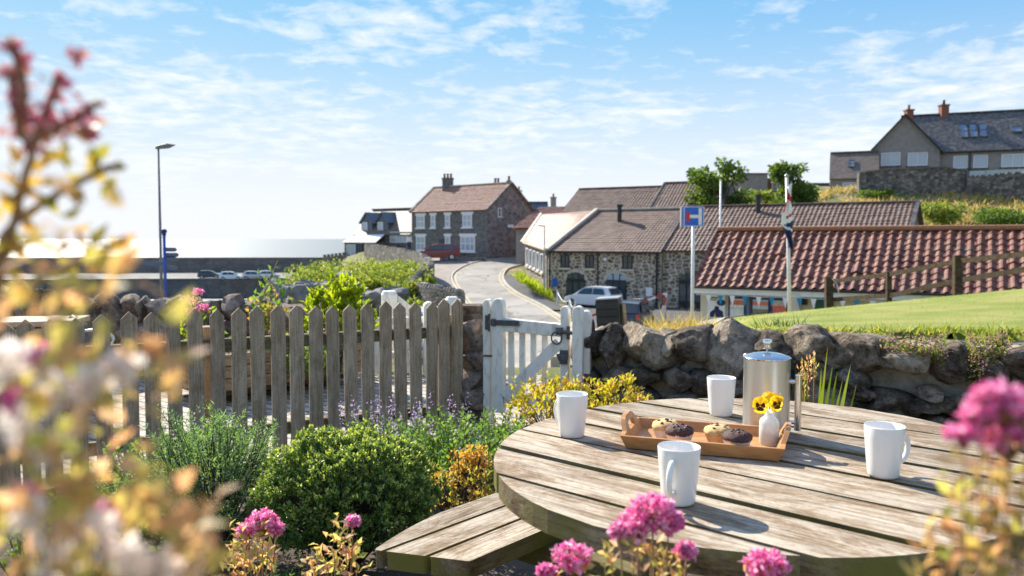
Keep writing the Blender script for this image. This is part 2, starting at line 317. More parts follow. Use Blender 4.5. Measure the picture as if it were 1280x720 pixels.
vo = t.nodes.new('ShaderNodeTexVoronoi'); vo.feature = 'DISTANCE_TO_EDGE'; vo.inputs['Scale'].default_value = 0.16; nz_ = t.nodes.new('ShaderNodeTexNoise'); nz_.inputs['Scale'].default_value = 0.8; t.links.new(v, nz_.inputs['Vector']); vm = t.nodes.new('ShaderNodeVectorMath'); vm.operation = 'MULTIPLY_ADD'; t.links.new(nz_.outputs['Color'], vm.inputs[0]); vm.inputs[1].default_value = (1.6,1.6,0); t.links.new(v, vm.inputs[2]); t.links.new(vm.outputs[0], vo.inputs['Vector'])
c = mixc(t, ramp(t, vo.outputs['Distance'], [(0.004,(0.75,0.75,0.75)),(0.012,(0,0,0))]), c, (0.07,0.065,0.06)); t.links.new(c, p.inputs['Base Color']); p.inputs['Roughness'].default_value = 0.9; bump(t, p, b, 0.3, 0.02); MT['asphalt'] = m
MT['carpark'] = nmat('car_park_asphalt', (0.06,0.06,0.062), (0.095,0.092,0.09), 0.5, 0.9, 0.3, 30)
MT['pavement'] = nmat('pavement_slabs', (0.24,0.20,0.175), (0.32,0.275,0.24), 1.0, 0.9, 0.2, 20)
MT['kerb'] = nmat('kerb_stone', (0.40,0.36,0.30), (0.52,0.48,0.41), 2, 0.9)
MT['yellowline'] = nmat('yellow_line', (0.50,0.40,0.20), (0.56,0.46,0.26), 5, 0.8)
MT['metal_grey'] = nmat('galvanised', (0.32,0.33,0.34), (0.42,0.43,0.44), 8, 0.45, metal=0.6)
MT['lampgrey'] = nmat('lamp_grey', (0.16,0.15,0.14), (0.22,0.21,0.20), 8, 0.5, metal=0.3)
MT['blue_paint'] = nmat('blue_paint', (0.03,0.07,0.38), (0.05,0.10,0.46), 8, 0.4)
MT['sign_blue'] = nmat('sign_blue', (0.01,0.10,0.50), (0.015,0.12,0.56), 8, 0.35)
MT['sign_red'] = nmat('sign_red', (0.50,0.02,0.03), (0.56,0.03,0.04), 8, 0.4)
MT['finger_blue'] = nmat('finger_blue', (0.09,0.12,0.20), (0.13,0.16,0.25), 8, 0.5)
MT['navy'] = nmat('navy_paint', (0.015,0.025,0.14), (0.02,0.035,0.18), 8, 0.5)
MT['pole_white'] = nmat('pole_white', (0.66,0.65,0.62), (0.78,0.77,0.74), 6, 0.4)
MT['teal'] = nmat('teal_cloth', (0.02,0.22,0.36), (0.03,0.28,0.44), 8, 0.8)
MT['cloth_white'] = nmat('white_cloth', (0.72,0.72,0.73), (0.80,0.80,0.81), 8, 0.85)
MT['cloth_red'] = nmat('red_cloth', (0.42,0.02,0.03), (0.50,0.03,0.04), 8, 0.85)
MT['cloth_navy'] = nmat('navy_cloth', (0.02,0.025,0.09), (0.03,0.04,0.12), 8, 0.85)
def glassmat(name, c, rough=0.08):
    m, t, p, o = newmat(name); p.inputs['Base Color'].default_value = col(c); p.inputs['Roughness'].default_value = rough; p.inputs['Specular IOR Level'].default_value = 0.9; return m
MT['glass'] = glassmat('window_glass', (0.05,0.065,0.085)); MT['glass_pale'] = glassmat('curtained_glass', (0.36,0.43,0.48), 0.12); MT['carglass'] = glassmat('car_glass', (0.03,0.04,0.045), 0.05)
MT['sky_glass'] = glassmat('rooflight_glass', (0.16,0.22,0.30), 0.05)
def paint(name, c, rough=0.3, coat=0.6, metal=0.0):
    m, t, p, o = newmat(name); p.inputs['Base Color'].default_value = col(c); p.inputs['Roughness'].default_value = rough; p.inputs['Coat Weight'].default_value = coat; p.inputs['Metallic'].default_value = metal; p.inputs['Coat Roughness'].default_value = 0.05; return m
MT['car_white'] = paint('car_white', (0.78,0.79,0.80)); MT['car_red'] = paint('car_red', (0.17,0.012,0.025)); MT['car_silver'] = paint('car_silver', (0.50,0.52,0.55), 0.35, 0.5, 0.4)
MT['car_dark'] = paint('car_dark', (0.03,0.035,0.05)); MT['tyre'] = nmat('tyre', (0.02,0.02,0.02), (0.035,0.035,0.035), 10, 0.85); MT['rim'] = nmat('rim', (0.4,0.4,0.42), (0.5,0.5,0.52), 10, 0.35, metal=0.8)
MT['tail'] = paint('tail_lamp', (0.55,0.02,0.02)); MT['headlamp'] = paint('headlamp', (0.75,0.77,0.8), 0.1)
MT['ceramic'] = paint('white_ceramic', (0.82,0.80,0.76), 0.22, 0.35)
MT['skin'] = nmat('skin', (0.45,0.28,0.21), (0.52,0.33,0.25), 8, 0.6)
t = MT['pantile'].node_tree; p = [n for n in t.nodes if n.type == 'BSDF_PRINCIPLED'][0]; src = p.inputs['Base Color'].links[0].from_socket; lf = ramp(t, noi(t, coords(t), 1.3, 8, 0.72, 0.6), [(0.54,(0,0,0)),(0.66,(1,1,1))]); t.links.new(mixc(t, mth(t, 'MULTIPLY', lf, 0.5), src, (0.20,0.155,0.10)), p.inputs['Base Color'])
# brushed steel
m, t, p, o = newmat('brushed_steel'); p.inputs['Base Color'].default_value = (0.66,0.65,0.64,1); p.inputs['Metallic'].default_value = 1; p.inputs['Roughness'].default_value = 0.34
bump(t, p, noi(t, coords(t, (1,1,90)), 8, 2), 0.08, 0.001); MT['steel'] = m
m, t, p, o = newmat('polished_steel'); p.inputs['Base Color'].default_value = (0.7,0.7,0.7,1); p.inputs['Metallic'].default_value = 1; p.inputs['Roughness'].default_value = 0.16; MT['steel_pol'] = m
# frosted glass
m, t, p, o = newmat('frosted_glass'); p.inputs['Base Color'].default_value = (0.93,0.94,0.92,1); p.inputs['Roughness'].default_value = 0.45; p.inputs['Transmission Weight'].default_value = 0.35; p.inputs['IOR'].default_value = 1.3; tr = t.nodes.new('ShaderNodeBsdfTranslucent'); tr.inputs['Color'].default_value = (.95,.93,.9,1); ms = t.nodes.new('ShaderNodeMixShader'); ms.inputs[0].default_value = .45; t.links.new(p.outputs[0], ms.inputs[1]); t.links.new(tr.outputs[0], ms.inputs[2]); t.links.new(ms.outputs[0], o.inputs[0]); MT['frosted'] = m
# bamboo
m, t, p, o = newmat('bamboo'); v = coords(t, (1.5,30,30)); c = ramp(t, noi(t, v, 2.0, 6, 0.6), [(0.3,(0.36,0.16,0.055)),(0.6,(0.52,0.26,0.10)),(0.8,(0.60,0.33,0.14))]); t.links.new(c, p.inputs['Base Color']); p.inputs['Roughness'].default_value = 0.42; MT['bamboo'] = m
MT['muffin'] = nmat('muffin_crumb', (0.48,0.26,0.09), (0.66,0.42,0.18), 70, 0.85, 0.6, 120, c3=(0.72,0.50,0.24), bdist=0.004)
MT['choc'] = nmat('chocolate_crumb', (0.035,0.016,0.014), (0.075,0.035,0.028), 70, 0.75, 0.8, 120, c3=(0.11,0.05,0.04), bdist=0.004)
MT['chip'] = nmat('chocolate_chip', (0.04,0.015,0.01), (0.09,0.035,0.02), 30, 0.4)
MT['case_w'] = nmat('white_paper_case', (0.74,0.66,0.60), (0.80,0.74,0.70), 40, 0.85)
MT['case_y'] = nmat('golden_paper_case', (0.66,0.44,0.20), (0.74,0.55,0.30), 40, 0.85)
# ground
def groundmat():
    m, t, p, o = newmat('ground_cover'); v = coords(t, (1,1,1)); f = noi(t, v, 0.35, 7, 0.62); f2 = noi(t, v, 4.0, 7, 0.7)
    c = ramp(t, f, [(0.32,(0.075,0.105,0.022)),(0.5,(0.15,0.155,0.04)),(0.58,(0.30,0.22,0.11)),(0.72,(0.36,0.26,0.15))])
    c = mixc(t, 0.7, c, ramp(t, f2, [(0.3,(0.5,0.5,0.45)),(0.7,(1.3,1.3,1.2))]), 'MULTIPLY'); t.links.new(c, p.inputs['Base Color']); p.inputs['Roughness'].default_value = 0.95; bump(t, p, f2, 0.8, 0.15); return m
MT['ground'] = groundmat()
MT['lawn'] = nmat('lawn', (0.14,0.175,0.025), (0.21,0.24,0.04), 1.3, 0.95, 0.8, 45, c3=(0.32,0.29,0.09))
m, t, p, o = newmat('cobbles'); v = coords(t, (1,1,1)); ve = t.nodes.new('ShaderNodeTexBrick'); ve.inputs['Scale'].default_value = 1; ve.inputs['Brick Width'].default_value = 0.2; ve.inputs['Row Height'].default_value = 0.12; ve.inputs['Mortar Size'].default_value = 0.012
ve.inputs['Color1'].default_value = (0.50,0.44,0.37,1); ve.inputs['Color2'].default_value = (0.38,0.33,0.28,1); ve.inputs['Mortar'].default_value = (0.10,0.085,0.07,1); t.links.new(coords(t, (1,1,1), (0,0,R(38))), ve.inputs['Vector'])
c = mixc(t, 0.6, ve.outputs['Color'], ramp(t, noi(t, v, 8, 5), [(0.3,(0.55,0.55,0.55)),(0.7,(1.2,1.2,1.2))]), 'MULTIPLY'); t.links.new(c, p.inputs['Base Color']); p.inputs['Roughness'].default_value = 0.85; bump(t, p, ve.outputs['Fac'], -0.6, 0.01); MT['cobble'] = m
m, t, p, o = newmat('sea_water'); p.inputs['Base Color'].default_value = (0.02,0.05,0.07,1); p.inputs['Roughness'].default_value = 0.5; p.inputs['Specular IOR Level'].default_value = 0.8
bump(t, p, mth(t, 'ADD', noi(t, coords(t, (1,1,1)), 0.5, 6, 0.6), mth(t, 'MULTIPLY', noi(t, coords(t, (1,1,1)), 0.06, 3), 3.0)), 0.12, 0.5); MT['sea'] = m
# leaves
MT['l_hebe'] = leafmat('hebe_leaf', [(0.08,0.14,0.05),(0.13,0.21,0.06),(0.20,0.29,0.075)], 0.4, 0.4)
MT['l_rosemary'] = leafmat('rosemary_leaf', [(0.11,0.20,0.09),(0.18,0.30,0.12),(0.27,0.40,0.16)], 0.45)
MT['l_cat'] = leafmat('catmint_leaf', [(0.09,0.19,0.04),(0.15,0.27,0.06),(0.24,0.36,0.09)], 0.45)
MT['l_hebetip'] = leafmat('hebe_tip_leaf', [(0.30,0.38,0.09),(0.40,0.46,0.12),(0.48,0.50,0.15)], 0.45, 0.4)
MT['l_dark'] = leafmat('dark_leaf', [(0.04,0.09,0.025),(0.07,0.14,0.035),(0.11,0.19,0.05)], 0.35)
MT['l_yellow'] = leafmat('golden_leaf', [(0.30,0.33,0.03),(0.46,0.44,0.04),(0.56,0.46,0.06),(0.50,0.26,0.07)], 0.5)
MT['l_lime'] = leafmat('lime_leaf', [(0.16,0.24,0.015),(0.28,0.36,0.02),(0.42,0.46,0.03)], 0.55)
MT['l_orange'] = leafmat('autumn_leaf', [(0.38,0.42,0.11),(0.60,0.50,0.17),(0.66,0.36,0.20),(0.68,0.50,0.36)], 0.6, tint=(1.3,1.2,0.9))
MT['l_olive'] = leafmat('olive_leaf', [(0.26,0.25,0.06),(0.42,0.32,0.07),(0.46,0.24,0.10)], 0.5)
MT['l_tree'] = leafmat('tree_leaf', [(0.06,0.11,0.02),(0.11,0.18,0.03),(0.18,0.26,0.05)], 0.45)
MT['l_bank'] = leafmat('bank_leaf', [(0.08,0.13,0.025),(0.16,0.23,0.035),(0.30,0.36,0.06),(0.36,0.36,0.09)], 0.45)
MT['l_grass'] = leafmat('grass_blade', [(0.17,0.23,0.025),(0.25,0.30,0.04),(0.33,0.34,0.06),(0.42,0.37,0.13)], 0.5)
MT['l_dry'] = leafmat('dry_grass', [(0.40,0.28,0.14),(0.50,0.36,0.20),(0.46,0.34,0.10),(0.36,0.34,0.08)], 0.45)
MT['l_straw'] = leafmat('straw', [(0.46,0.31,0.19),(0.54,0.40,0.25),(0.44,0.37,0.12),(0.28,0.30,0.06)], 0.4)
MT['p_pink'] = leafmat('pink_petal', [(0.66,0.06,0.28),(0.80,0.18,0.44),(0.90,0.46,0.66),(0.92,0.66,0.78)], 0.45, tint=(1.2,1.1,1.15))
MT['p_deep'] = leafmat('crimson_petal', [(0.42,0.10,0.16),(0.55,0.16,0.26),(0.46,0.24,0.22),(0.36,0.16,0.10)], 0.4, tint=(1.3,1.1,1.1))
MT['p_white'] = leafmat('blush_petal', [(0.90,0.82,0.78),(0.92,0.88,0.84),(0.90,0.74,0.70)], 0.6, tint=(1.1,1.08,1.05))
MT['p_mauve'] = leafmat('mauve_petal', [(0.30,0.22,0.42),(0.42,0.33,0.52),(0.52,0.42,0.58)], 0.45, tint=(1.2,1.1,1.2))
MT['p_orange'] = leafmat('sedum_petal', [(0.50,0.30,0.06),(0.62,0.42,0.10),(0.58,0.28,0.08)], 0.4)
MT['p_yellow'] = leafmat('pansy_yellow', [(0.80,0.52,0.01),(0.86,0.62,0.02)], 0.45)
MT['p_brown'] = nmat('pansy_brown', (0.06,0.012,0.008), (0.12,0.02,0.01), 30, 0.7)
MT['stem'] = nmat('green_stem', (0.10,0.13,0.03), (0.20,0.20,0.05), 10, 0.7)
MT['stem_red'] = nmat('reddish_stem', (0.20,0.12,0.05), (0.32,0.17,0.08), 10, 0.7)
MT['bark'] = nmat('bark', (0.05,0.038,0.028), (0.12,0.095,0.07), 6, 0.95, 0.6, 20)
# ------------------------------------------------------------------ terrain
def lerp(x, xs, ys): return float(np.interp(x, xs, ys))
def roadz(Y): return lerp(Y, [0,7.5,9,14,20,35,45,50,60,70,80,88,100,140,400], [-.16,-.19,-.26,-1.2,-2.2,-3.35,-3.6,-3.5,-2.7,-1.95,-1.08,-.66,-.3,0,2])
VC_O = W(876, 355, 26.0); VC_D = Vector((0.867,-0.498,0)).normalized(); VC_B = Vector((0.498,0.867,0)).normalized()
WALLPTS = [(577,367,46),(560,362.5,47.3),(545,360,48.5),(528,357,50.5),(515,354,53),(517,349,55.5),(526,342,57.5),(536,336,60),(539,329,63.5),(532,322,66.5),(519,317,70),(490,311,77),(458,307,86)]
WALLP = [W(*p) for p in WALLPTS]
def wallx(Y):
    ys = [0,20,40,46,50.5,53,60,63.5,66.5,70,77,86,97,112,130]; xs = [-5,-4.4,-3.6,-3.4,-6.1,-6.9,-6.6,-6.9,-7.5,-8.8,-11.9,-16,-18.6,-19,10]
    return lerp(Y, ys, xs)
def bankz(x, y):
    xx = min(x, 11.5); b = 0.6-0.1325*(y-5)+0.099*(xx-1.2)*sstep(y, 4, 9)+0.10*sstep(y, 4, 9)
    return min(b, 0.72+0.02*x)
def terr(x, y, fine=True):
    r = roadz(y)
    # harbour side
    d = wallx(y)-x
    if y > 46:
        left = -9.9+ (2.2*sstep(140-y, 0, 60)); k = sstep(d, 0.6, 11) ** 0.7
        z = (r-0.25)*(1-k)+left*k if d > 0.3 else r-0.02
    else:
        zl = lerp(y, [0,8,10,20,40,60,90], [-.17,-.2,-.45,-1.75,-3.2,-6,-10]); k = sstep(d, 0, 5); z = r*(1-k)+zl*k
    # car park and right hand side
    cp = lerp(y, [0,9,20,30,62,75,90,120,400], [-.1,-.5,-2.2,-3.2,-3.75,-2.4,-1.0,1.5,6]); k = sstep(x, 1.5 if y < 55 else 1.0, 5.5); z = z*(1-k)+cp*k
    # bank by the garden
    if y < 27 and x > 0.2:
        b = bankz(x, y); top = min(1, max(0, (x-3)/5.5)); k = 1-sstep(y, 12.5+top*6, 16+top*8.5); k *= sstep(x-max(0.0, (y-6.3))*0.14-1.0+0.6*sstep(6.4-y,0,1), 0.0, 1.2)
        s = -((Vector((x, y, 0))-Vector((VC_O.x, VC_O.y, 0))).dot(VC_B)); k *= sstep(s, 0.7, 3.6)
        z = z*(1-k)+b*k
    # hill
    kx = sstep(x, 13, 34); hl = lerp(y, [55,63,70,76,80,90,140,400], [-3.7,-2.0,2.6,4.6,5.9,7.0,8.0,14])
    if y > 55: z = z*(1-kx)+max(z, hl)*kx
    # garden: inside the walls
    if fine:
        wl = 5.76-0.63*(x-0.41) if x > 0.4 else (5.33+ (x+0.34)*0.57)
        if y < wl: k = sstep(wl-y, 0.0, 0.10); z = z*(1-k)+(-0.02-(0.13*sstep(y-(wl-1.5),0,1.3) if x < 0.9 else 0))*k
    if -12 < x < 60 and y > 10: z += 0.0
    return z
def grid(name, xs, ys, fn, mats, kind='structure'):
    V = [(x, y, fn(x, y)) for y in ys for x in xs]; n = len(xs); F = [(j*n+i, j*n+i+1, (j+1)*n+i+1, (j+1)*n+i) for j in range(len(ys)-1) for i in range(n-1)]
    o = npmesh(name, V, F, mats, smooth=True); o['kind'] = kind; return o
xs = np.concatenate([np.arange(-400,-60,20), np.arange(-60,-14,2), np.arange(-14,-4,0.6), np.arange(-4,12,0.25), np.arange(12,24,0.8), np.arange(24,90,2.5), np.arange(90,420,25)])
ys = np.concatenate([np.arange(-60,-2,8), np.arange(-2,9,0.2), np.arange(9,26,0.4), np.arange(26,100,0.9), np.arange(100,150,4), np.arange(150,460,25)])
def terr_all(x, y):
    z = terr(x, y)
    if x < -40: z = min(z, -10.5) if y > 60 else z
    if y > 128: z = z if x > 20+ (y-128)*0.1 else -11
    if y > 46 and x < -60: z = -11
    return z
grid('ground', xs, ys, terr_all, MT['ground'])
V = [(-9000,-200,-9.5),(9000,-200,-9.5),(9000,14000,-9.5),(-9000,14000,-9.5)]
npmesh('sea', V, [(0,1,2,3)], MT['sea'])['kind'] = 'structure'
def strip(name, left, right, m, off=0.03, sub=6, kind='structure'):
    """sheet between two polylines, laid on the terrain"""
    V = []; n = sub+1
    for a, b in zip(left, right):
        for i in range(n):
            t = i/sub; x = a[0]+(b[0]-a[0])*t; y = a[1]+(b[1]-a[1])*t; V.append((x, y, terr(x, y, False)+off))
    F = [(j*n+i, j*n+i+1, (j+1)*n+i+1, (j+1)*n+i) for j in range(len(left)-1) for i in range(sub)]
    o = npmesh(name, V, F, m, smooth=True); o['kind'] = kind; return o
def smoothline(pts, k=8):
    P = [np.array(p, float) for p in pts]; out_ = []
    for i in range(len(P)-1):
        p0 = P[max(i-1,0)]; p1 = P[i]; p2 = P[i+1]; p3 = P[min(i+2,len(P)-1)]
        for j in range(k):
            t = j/k; out_.append(0.5*((2*p1)+(-p0+p2)*t+(2*p0-5*p1+4*p2-p3)*t*t+(-p0+3*p1-3*p2+p3)*t**3))
    out_.append(P[-1]); return out_
# road edges, measured along its length
RL = smoothline([(0.6,9.5),(-0.2,16),(-1.2,26),(-1.9,36),(-2.25,46),(-2.75,52),(-3.9,59),(-4.9,66),(-5.0,72),(-3.4,79),(1.2,84),(9,87),(22,89)])
RR = smoothline([(3.2,9.5),(3.4,16),(3.5,26),(3.4,36),(3.1,44),(2.35,51),(0.4,58),(-0.6,64),(-0.8,70),(0.0,75),(3.2,79),(10,81),(22,83)])
strip('road', RL, RR, MT['asphalt'], 0.035, 8)
def offset_line(L, d):
    r = []
    for i, p in enumerate(L):
        a = np.array(L[max(i-1,0)][:2]); b = np.array(L[min(i+1,len(L)-1)][:2]); t = (b-a)/np.linalg.norm(b-a); r.append(np.array(p[:2])+np.array([t[1],-t[0]])*d)
    return r
def kerbline(name, L, d):
    mb = MB(); A = offset_line(L, 0); B = offset_line(L, d)
    for i in range(len(L)-1):
        q = [A[i], A[i+1], B[i+1], B[i]]; q = q if d > 0 else q
        base = [Vector((x[0], x[1], terr(x[0], x[1], False)-0.05)) for x in q]
        top = [v+Vector((0,0,0.19)) for v in base]; vs = base+top
        mb.add(vs, [(4,5,6,7),(0,1,5,4),(1,2,6,5),(2,3,7,6),(3,0,4,7)])
    o = mb.build(name, MT['kerb']); o['kind'] = 'structure'
kerbline('kerb', RL, -0.14); kerbline('kerb', RR[8*3:], 0.14)
strip('road_marking', offset_line(RR[8*3:8*9],-0.30), offset_line(RR[8*3:8*9],-0.20), MT['yellowline'], 0.045, 1)
strip('road_marking', offset_line(RL[8*4:8*9],0.30), offset_line(RL[8*4:8*9],0.20), MT['yellowline'], 0.045, 1)
PL = [(wallx(p[1])+0.3, p[1]) for p in RL if 46 < p[1] < 84]; PR = [p for p in offset_line(RL,-0.18) if 46 < p[1] < 84]
k_ = min(len(PL), len(PR)); strip('pavement', PL[:k_], PR[:k_], MT['pavement'], 0.10, 4)
PR2 = offset_line(RR[8*5:8*8],0.18); PR3 = offset_line(RR[8*5:8*8],1.5); strip('pavement', PR2, PR3, MT['carpark'], 0.10, 3)
cpx = [(x,) for x in range(4)]
strip('car_park', [(3.6,y) for y in np.arange(38,61.5,1.0)], [(16.0,y) for y in np.arange(38,61.5,1.0)], MT['carpark'], 0.03, 20)
# cobbled path behind the fence
V = []; nx = 24; ny = 20
for j in range(ny+1):
    for i in range(nx+1):
        x = -4.6+i*(4.95)/nx; y0 = 5.33+(x+0.34)*0.57+0.12; y = y0+j/ny*(8.0-y0); V.append((x, y, terr(x, y)+0.035))
F = [(j*(nx+1)+i, j*(nx+1)+i+1, (j+1)*(nx+1)+i+1, (j+1)*(nx+1)+i) for j in range(ny) for i in range(nx)]
npmesh('path', V, F, MT['cobble'])['kind'] = 'structure'
# flower bed soil
V = [(-4,0.2,0.0),(3.4,0.2,0.0),(3.0,4.3,0.0),(0.4,5.6,0.0),(-0.35,5.25,0.0),(-4,3.2,0.0)]
SX = np.arange(-4,3.3,.12); SY = np.arange(.2,5.6,.12); SV = []; SI = {}; SF = []
for j, y in enumerate(SY):
    for i, x in enumerate(SX):
        wl_ = 5.62-.63*(x-.41) if x > .41 else 5.33+(x+.34)*.57
        if y < wl_-.03: SI[(i,j)] = len(SV); SV.append((x,y,terr(x,y)+.012+.012*noise.noise(Vector((x*6,y*6,0)))))
for (i,j) in list(SI):
    q4 = [(i,j),(i+1,j),(i+1,j+1),(i,j+1)]
    if all(k in SI for k in q4): SF.append([SI[k] for k in q4])
npmesh('soil_bed', SV, SF, MT['soil'], smooth=True)['kind'] = 'structure'
LX = np.concatenate([np.arange(0.3,12,.2), np.arange(12,26,.8)]); LY = np.concatenate([np.arange(2.0,9,.14), np.arange(9,24,.4)])
LV = []; idx = {}; LF = []
def lawnok(x, y): return x > .75+max(0,y-6.3)*.14 and y > 5.62-.63*(x-.41)-.03 and terr(x,y) > -1.2
for j, y in enumerate(LY):
    for i, x in enumerate(LX):
        if lawnok(x, y): idx[(i,j)] = len(LV); LV.append((x, y, terr(x,y)+.012))
for (i,j) in list(idx):
    q4 = [(i,j),(i+1,j),(i+1,j+1),(i,j+1)]
    if all(k in idx for k in q4): LF.append([idx[k] for k in q4])
npmesh('lawn', LV, LF, MT['lawn'], smooth=True)['kind'] = 'structure'
# ------------------------------------------------------------------ harbour
mb = MB(); mb.prism([(-200,128,-13),(-18,150,-13),(-8,190,-13),(-260,190,-13)], (0,0,6.85)); mb.build('quay', MT['pier'])['kind'] = 'structure'
mb = MB(); mb.prism([(-200,127.7,-6.15),(-18.2,149.7,-6.15),(-18,151.2,-6.15),(-200,129.2,-6.15)], (0,0,0.14)); mb.build('quay_edge', MT['kerb'])['kind'] = 'structure'
t = empty('harbour_wall', (-100,171,-6.15), 'long grey stone parapet along the outer edge of the harbour quay', 'wall')
mb = MB(); mb.beam((-240,160,-4.6),(-30,177,-4.6), 1.2, 3.1); mb.build('wall', MT['pier'], t)
mb = MB(); mb.beam((-240,160,-2.98),(-30,177,-2.98), 1.5, 0.14); mb.build('coping', MT['kerb'], t)
# ------------------------------------------------------------------ stone-wall along the road
def wallrun(pts, h, th, mname, name, label, drop=1.0, cope=True, cs=0.34):
    t = empty(name, pts[0]-Vector((0,0,h)), label, 'wall'); L = [Vector(p) for p in smoothline([tuple(p) for p in pts], 5)]
    mb = MB(); A = []; B = []
    for i, p in enumerate(L):
        a = L[max(i-1,0)]; b = L[min(i+1,len(L)-1)]; d = (b-a); d.z = 0; d.normalize(); n = Vector((d.y,-d.x,0)); A.append(p+n*th/2); B.append(p-n*th/2)
    n = len(L); dz = Vector((0,0,h+drop)); vs = A+B+[v-dz for v in A]+[v-dz for v in B]; fs = []
    for i in range(n-1): fs += [(i,i+1,n+i+1,n+i),(2*n+i,2*n+i+1,i+1,i),(n+i,n+i+1,3*n+i+1,3*n+i)]
    fs += [(0,n,3*n,2*n),(n-1,3*n-1,4*n-1,2*n-1)]; mb.add(vs, fs); mb.build('wall', MT[mname], t)
    if cope:
        mb = MB(); rr = random.Random(len(L))
        for i in range(n-1):
            a, b = L[i], L[i+1]; m_ = max(1, int((b-a).length/cs)); rz = math.atan2((b-a).y, (b-a).x)
            for k in range(m_):
                q = a.lerp(b, (k+0.5)/m_); s_ = rr.uniform(0.75,1.25); mb.box(q+Vector((0,0,0.07*s_)), ((b-a).length/m_*0.86, th*1.08, 0.26*s_), Matrix.Rotation(rz, 3, 'Z') @ Matrix.Rotation(rr.uniform(-.25,.25), 3, 'Y'), 0, 0.7)
        o = mb.build('coping', MT[mname], t, bevel=0.05, seg=1)
    return t
wallrun(WALLP, 1.4, 0.5, 'roadwall', 'road_wall', 'curving rough stone wall along the road above the harbour cliff', 0.5)
wallrun([W(550,319,79),W(580,321.5,79.5),W(607,322,80)], 0.55, 0.35, 'housestone', 'garden_wall', 'low stone garden wall in front of the stone house', 0.6, False)

# ------------------------------------------------------------------ building tools
def tile_patch(mb, A, B, C, D, pitch, rows, amp=0.04, step=0.03, mi=0, spc=6):
    A, B, C, D = map(Vector, (A, B, C, D)); nrm = (B-A).cross(D-A).normalized(); nc = max(2, int((B-A).length/pitch)); ns = nc*spc
    if nrm.z < 0: nrm = -nrm
    lines = []; jr = random.Random(rows*7+nc); off = [[jr.gauss(0,amp*.13) for _ in range(nc+1)] for _ in range(rows)]; sag = [jr.gauss(0,amp*.10) for _ in range(rows+1)]
    for r in range(rows):
        for v, s_ in ((r/rows, step), ((r+0.97)/rows, 0.0)):
            lines.append([(A.lerp(B, i/ns)).lerp(D.lerp(C, i/ns), v)+nrm*(s_+off[r][min(nc,int((i+spc/2)/spc))]+sag[r]+amp*(0.5+0.5*math.cos(2*math.pi*i*nc/ns))**1.4) for i in range(ns+1)])
    vs = [q for l in lines for q in l]; n = ns+1
    fs = [(j*n+i, j*n+i+1, (j+1)*n+i+1, (j+1)*n+i) for j in range(len(lines)-1) for i in range(ns)]
    mb.add(vs, fs, mi)
def slab(mb, A, B, C, D, th=0.12, mi=0):
    A, B, C, D = map(Vector, (A, B, C, D)); n = (B-A).cross(D-A).normalized()
    if n.z < 0: n = -n
    mb.prism([A, B, C, D], -n*th, mi)
class Block:
    """gabled block: origin corner, direction along the front, length, depth backwards, wall height, ridge rise"""
    def __init__(s, root, o, ang, L, D, H, rise, wall, drop=1.5, gable_mats=None, name='wall', ridge=0.5):
        s.o = Vector(o); s.u = Vector((math.cos(ang), math.sin(ang), 0)); s.b = Vector((-math.sin(ang), math.cos(ang), 0)); s.L, s.D, s.H, s.rise, s.root, s.rd = L, D, H, rise, root, ridge
        z = Vector((0,0,1)); P = lambda a, b, h: s.o+s.u*a+s.b*b+z*h
        s.P = P; mb = MB(); r0 = ridge*D
        vs = [P(0,0,-drop),P(L,0,-drop),P(L,D,-drop),P(0,D,-drop),P(0,0,H),P(L,0,H),P(L,D,H),P(0,D,H),P(0,r0,H+rise),P(L,r0,H+rise)]
        mb.add(vs, [(0,1,5,4),(2,3,7,6)], 0); mb.add(vs, [(1,2,6,9,5),(3,0,4,8,7)], 1 if gable_mats else 0)
        s.wall = mb.build(name, [wall]+([gable_mats] if gable_mats else []), root)
    def roof(s, m, tiled=None, over=0.2, eave=0.25, rows=12, amp=0.05, verge=None, ridge_m=None, th=0.12, vw=0.22):
        P, L, D, H, r0 = s.P, s.L, s.D, s.H, s.rd*s.D; mb = MB(); k = s.rise/r0; k2 = s.rise/(D-r0) if D > r0 else 1; e = 0.06
        A = P(-over,-eave,H-eave*k+e); B = P(L+over,-eave,H-eave*k+e); C = P(L+over,r0,H+s.rise+e); Dd = P(-over,r0,H+s.rise+e)
        A2 = P(L+over,D+eave,H-eave*k2+e); B2 = P(-over,D+eave,H-eave*k2+e)
        slab(mb, A, B, C, Dd, th); slab(mb, A2, B2, Dd, C, th)
        if tiled:
            up = Vector((0,0,0.012)); tile_patch(mb, A+up, B+up, C+up, Dd+up, tiled, rows, amp); tile_patch(mb, A2+up, B2+up, Dd+up, C+up, tiled, rows, amp)
        s.roof_o = mb.build('roof', m, s.root)
        mb = MB(); mb.beam(P(-over,r0,H+s.rise+e+0.07), P(L+over,r0,H+s.rise+e+0.07), 0.3, 0.16); mb.build('ridge_cap', ridge_m or m, s.root, bevel=0.06, seg=2)
        if verge:
            for a in (-over, L+over):
                mb = MB(); mb.beam(P(a,-eave,H-eave*k+e+0.05), P(a,r0,H+s.rise+e+0.05), vw, 0.16); mb.beam(P(a,D+eave,H-eave*k2+e+0.05), P(a,r0,H+s.rise+e+0.05), vw, 0.16)
                mb.build('verge', verge, s.root)
        return s
    def fr(s, a, z, face='front'):
        if face == 'front': return s.P(a, 0, z), s.u, -s.b
        if face == 'left': return s.P(0, a, z), -s.b, -s.u
        if face == 'right': return s.P(s.L, a, z), s.b, s.u
        return s.P(a, s.D, z), -s.u, s.b
    def window(s, a, z, w_, h_, face='front', bars=(1,1), glass='glass', frame='frame_white', sill=None, lintel=None, fw=0.07, name='window'):
        c, u, n = s.fr(a, z, face); return window(s.root, c, u, n, w_, h_, bars, glass, frame, sill, lintel, fw, name)
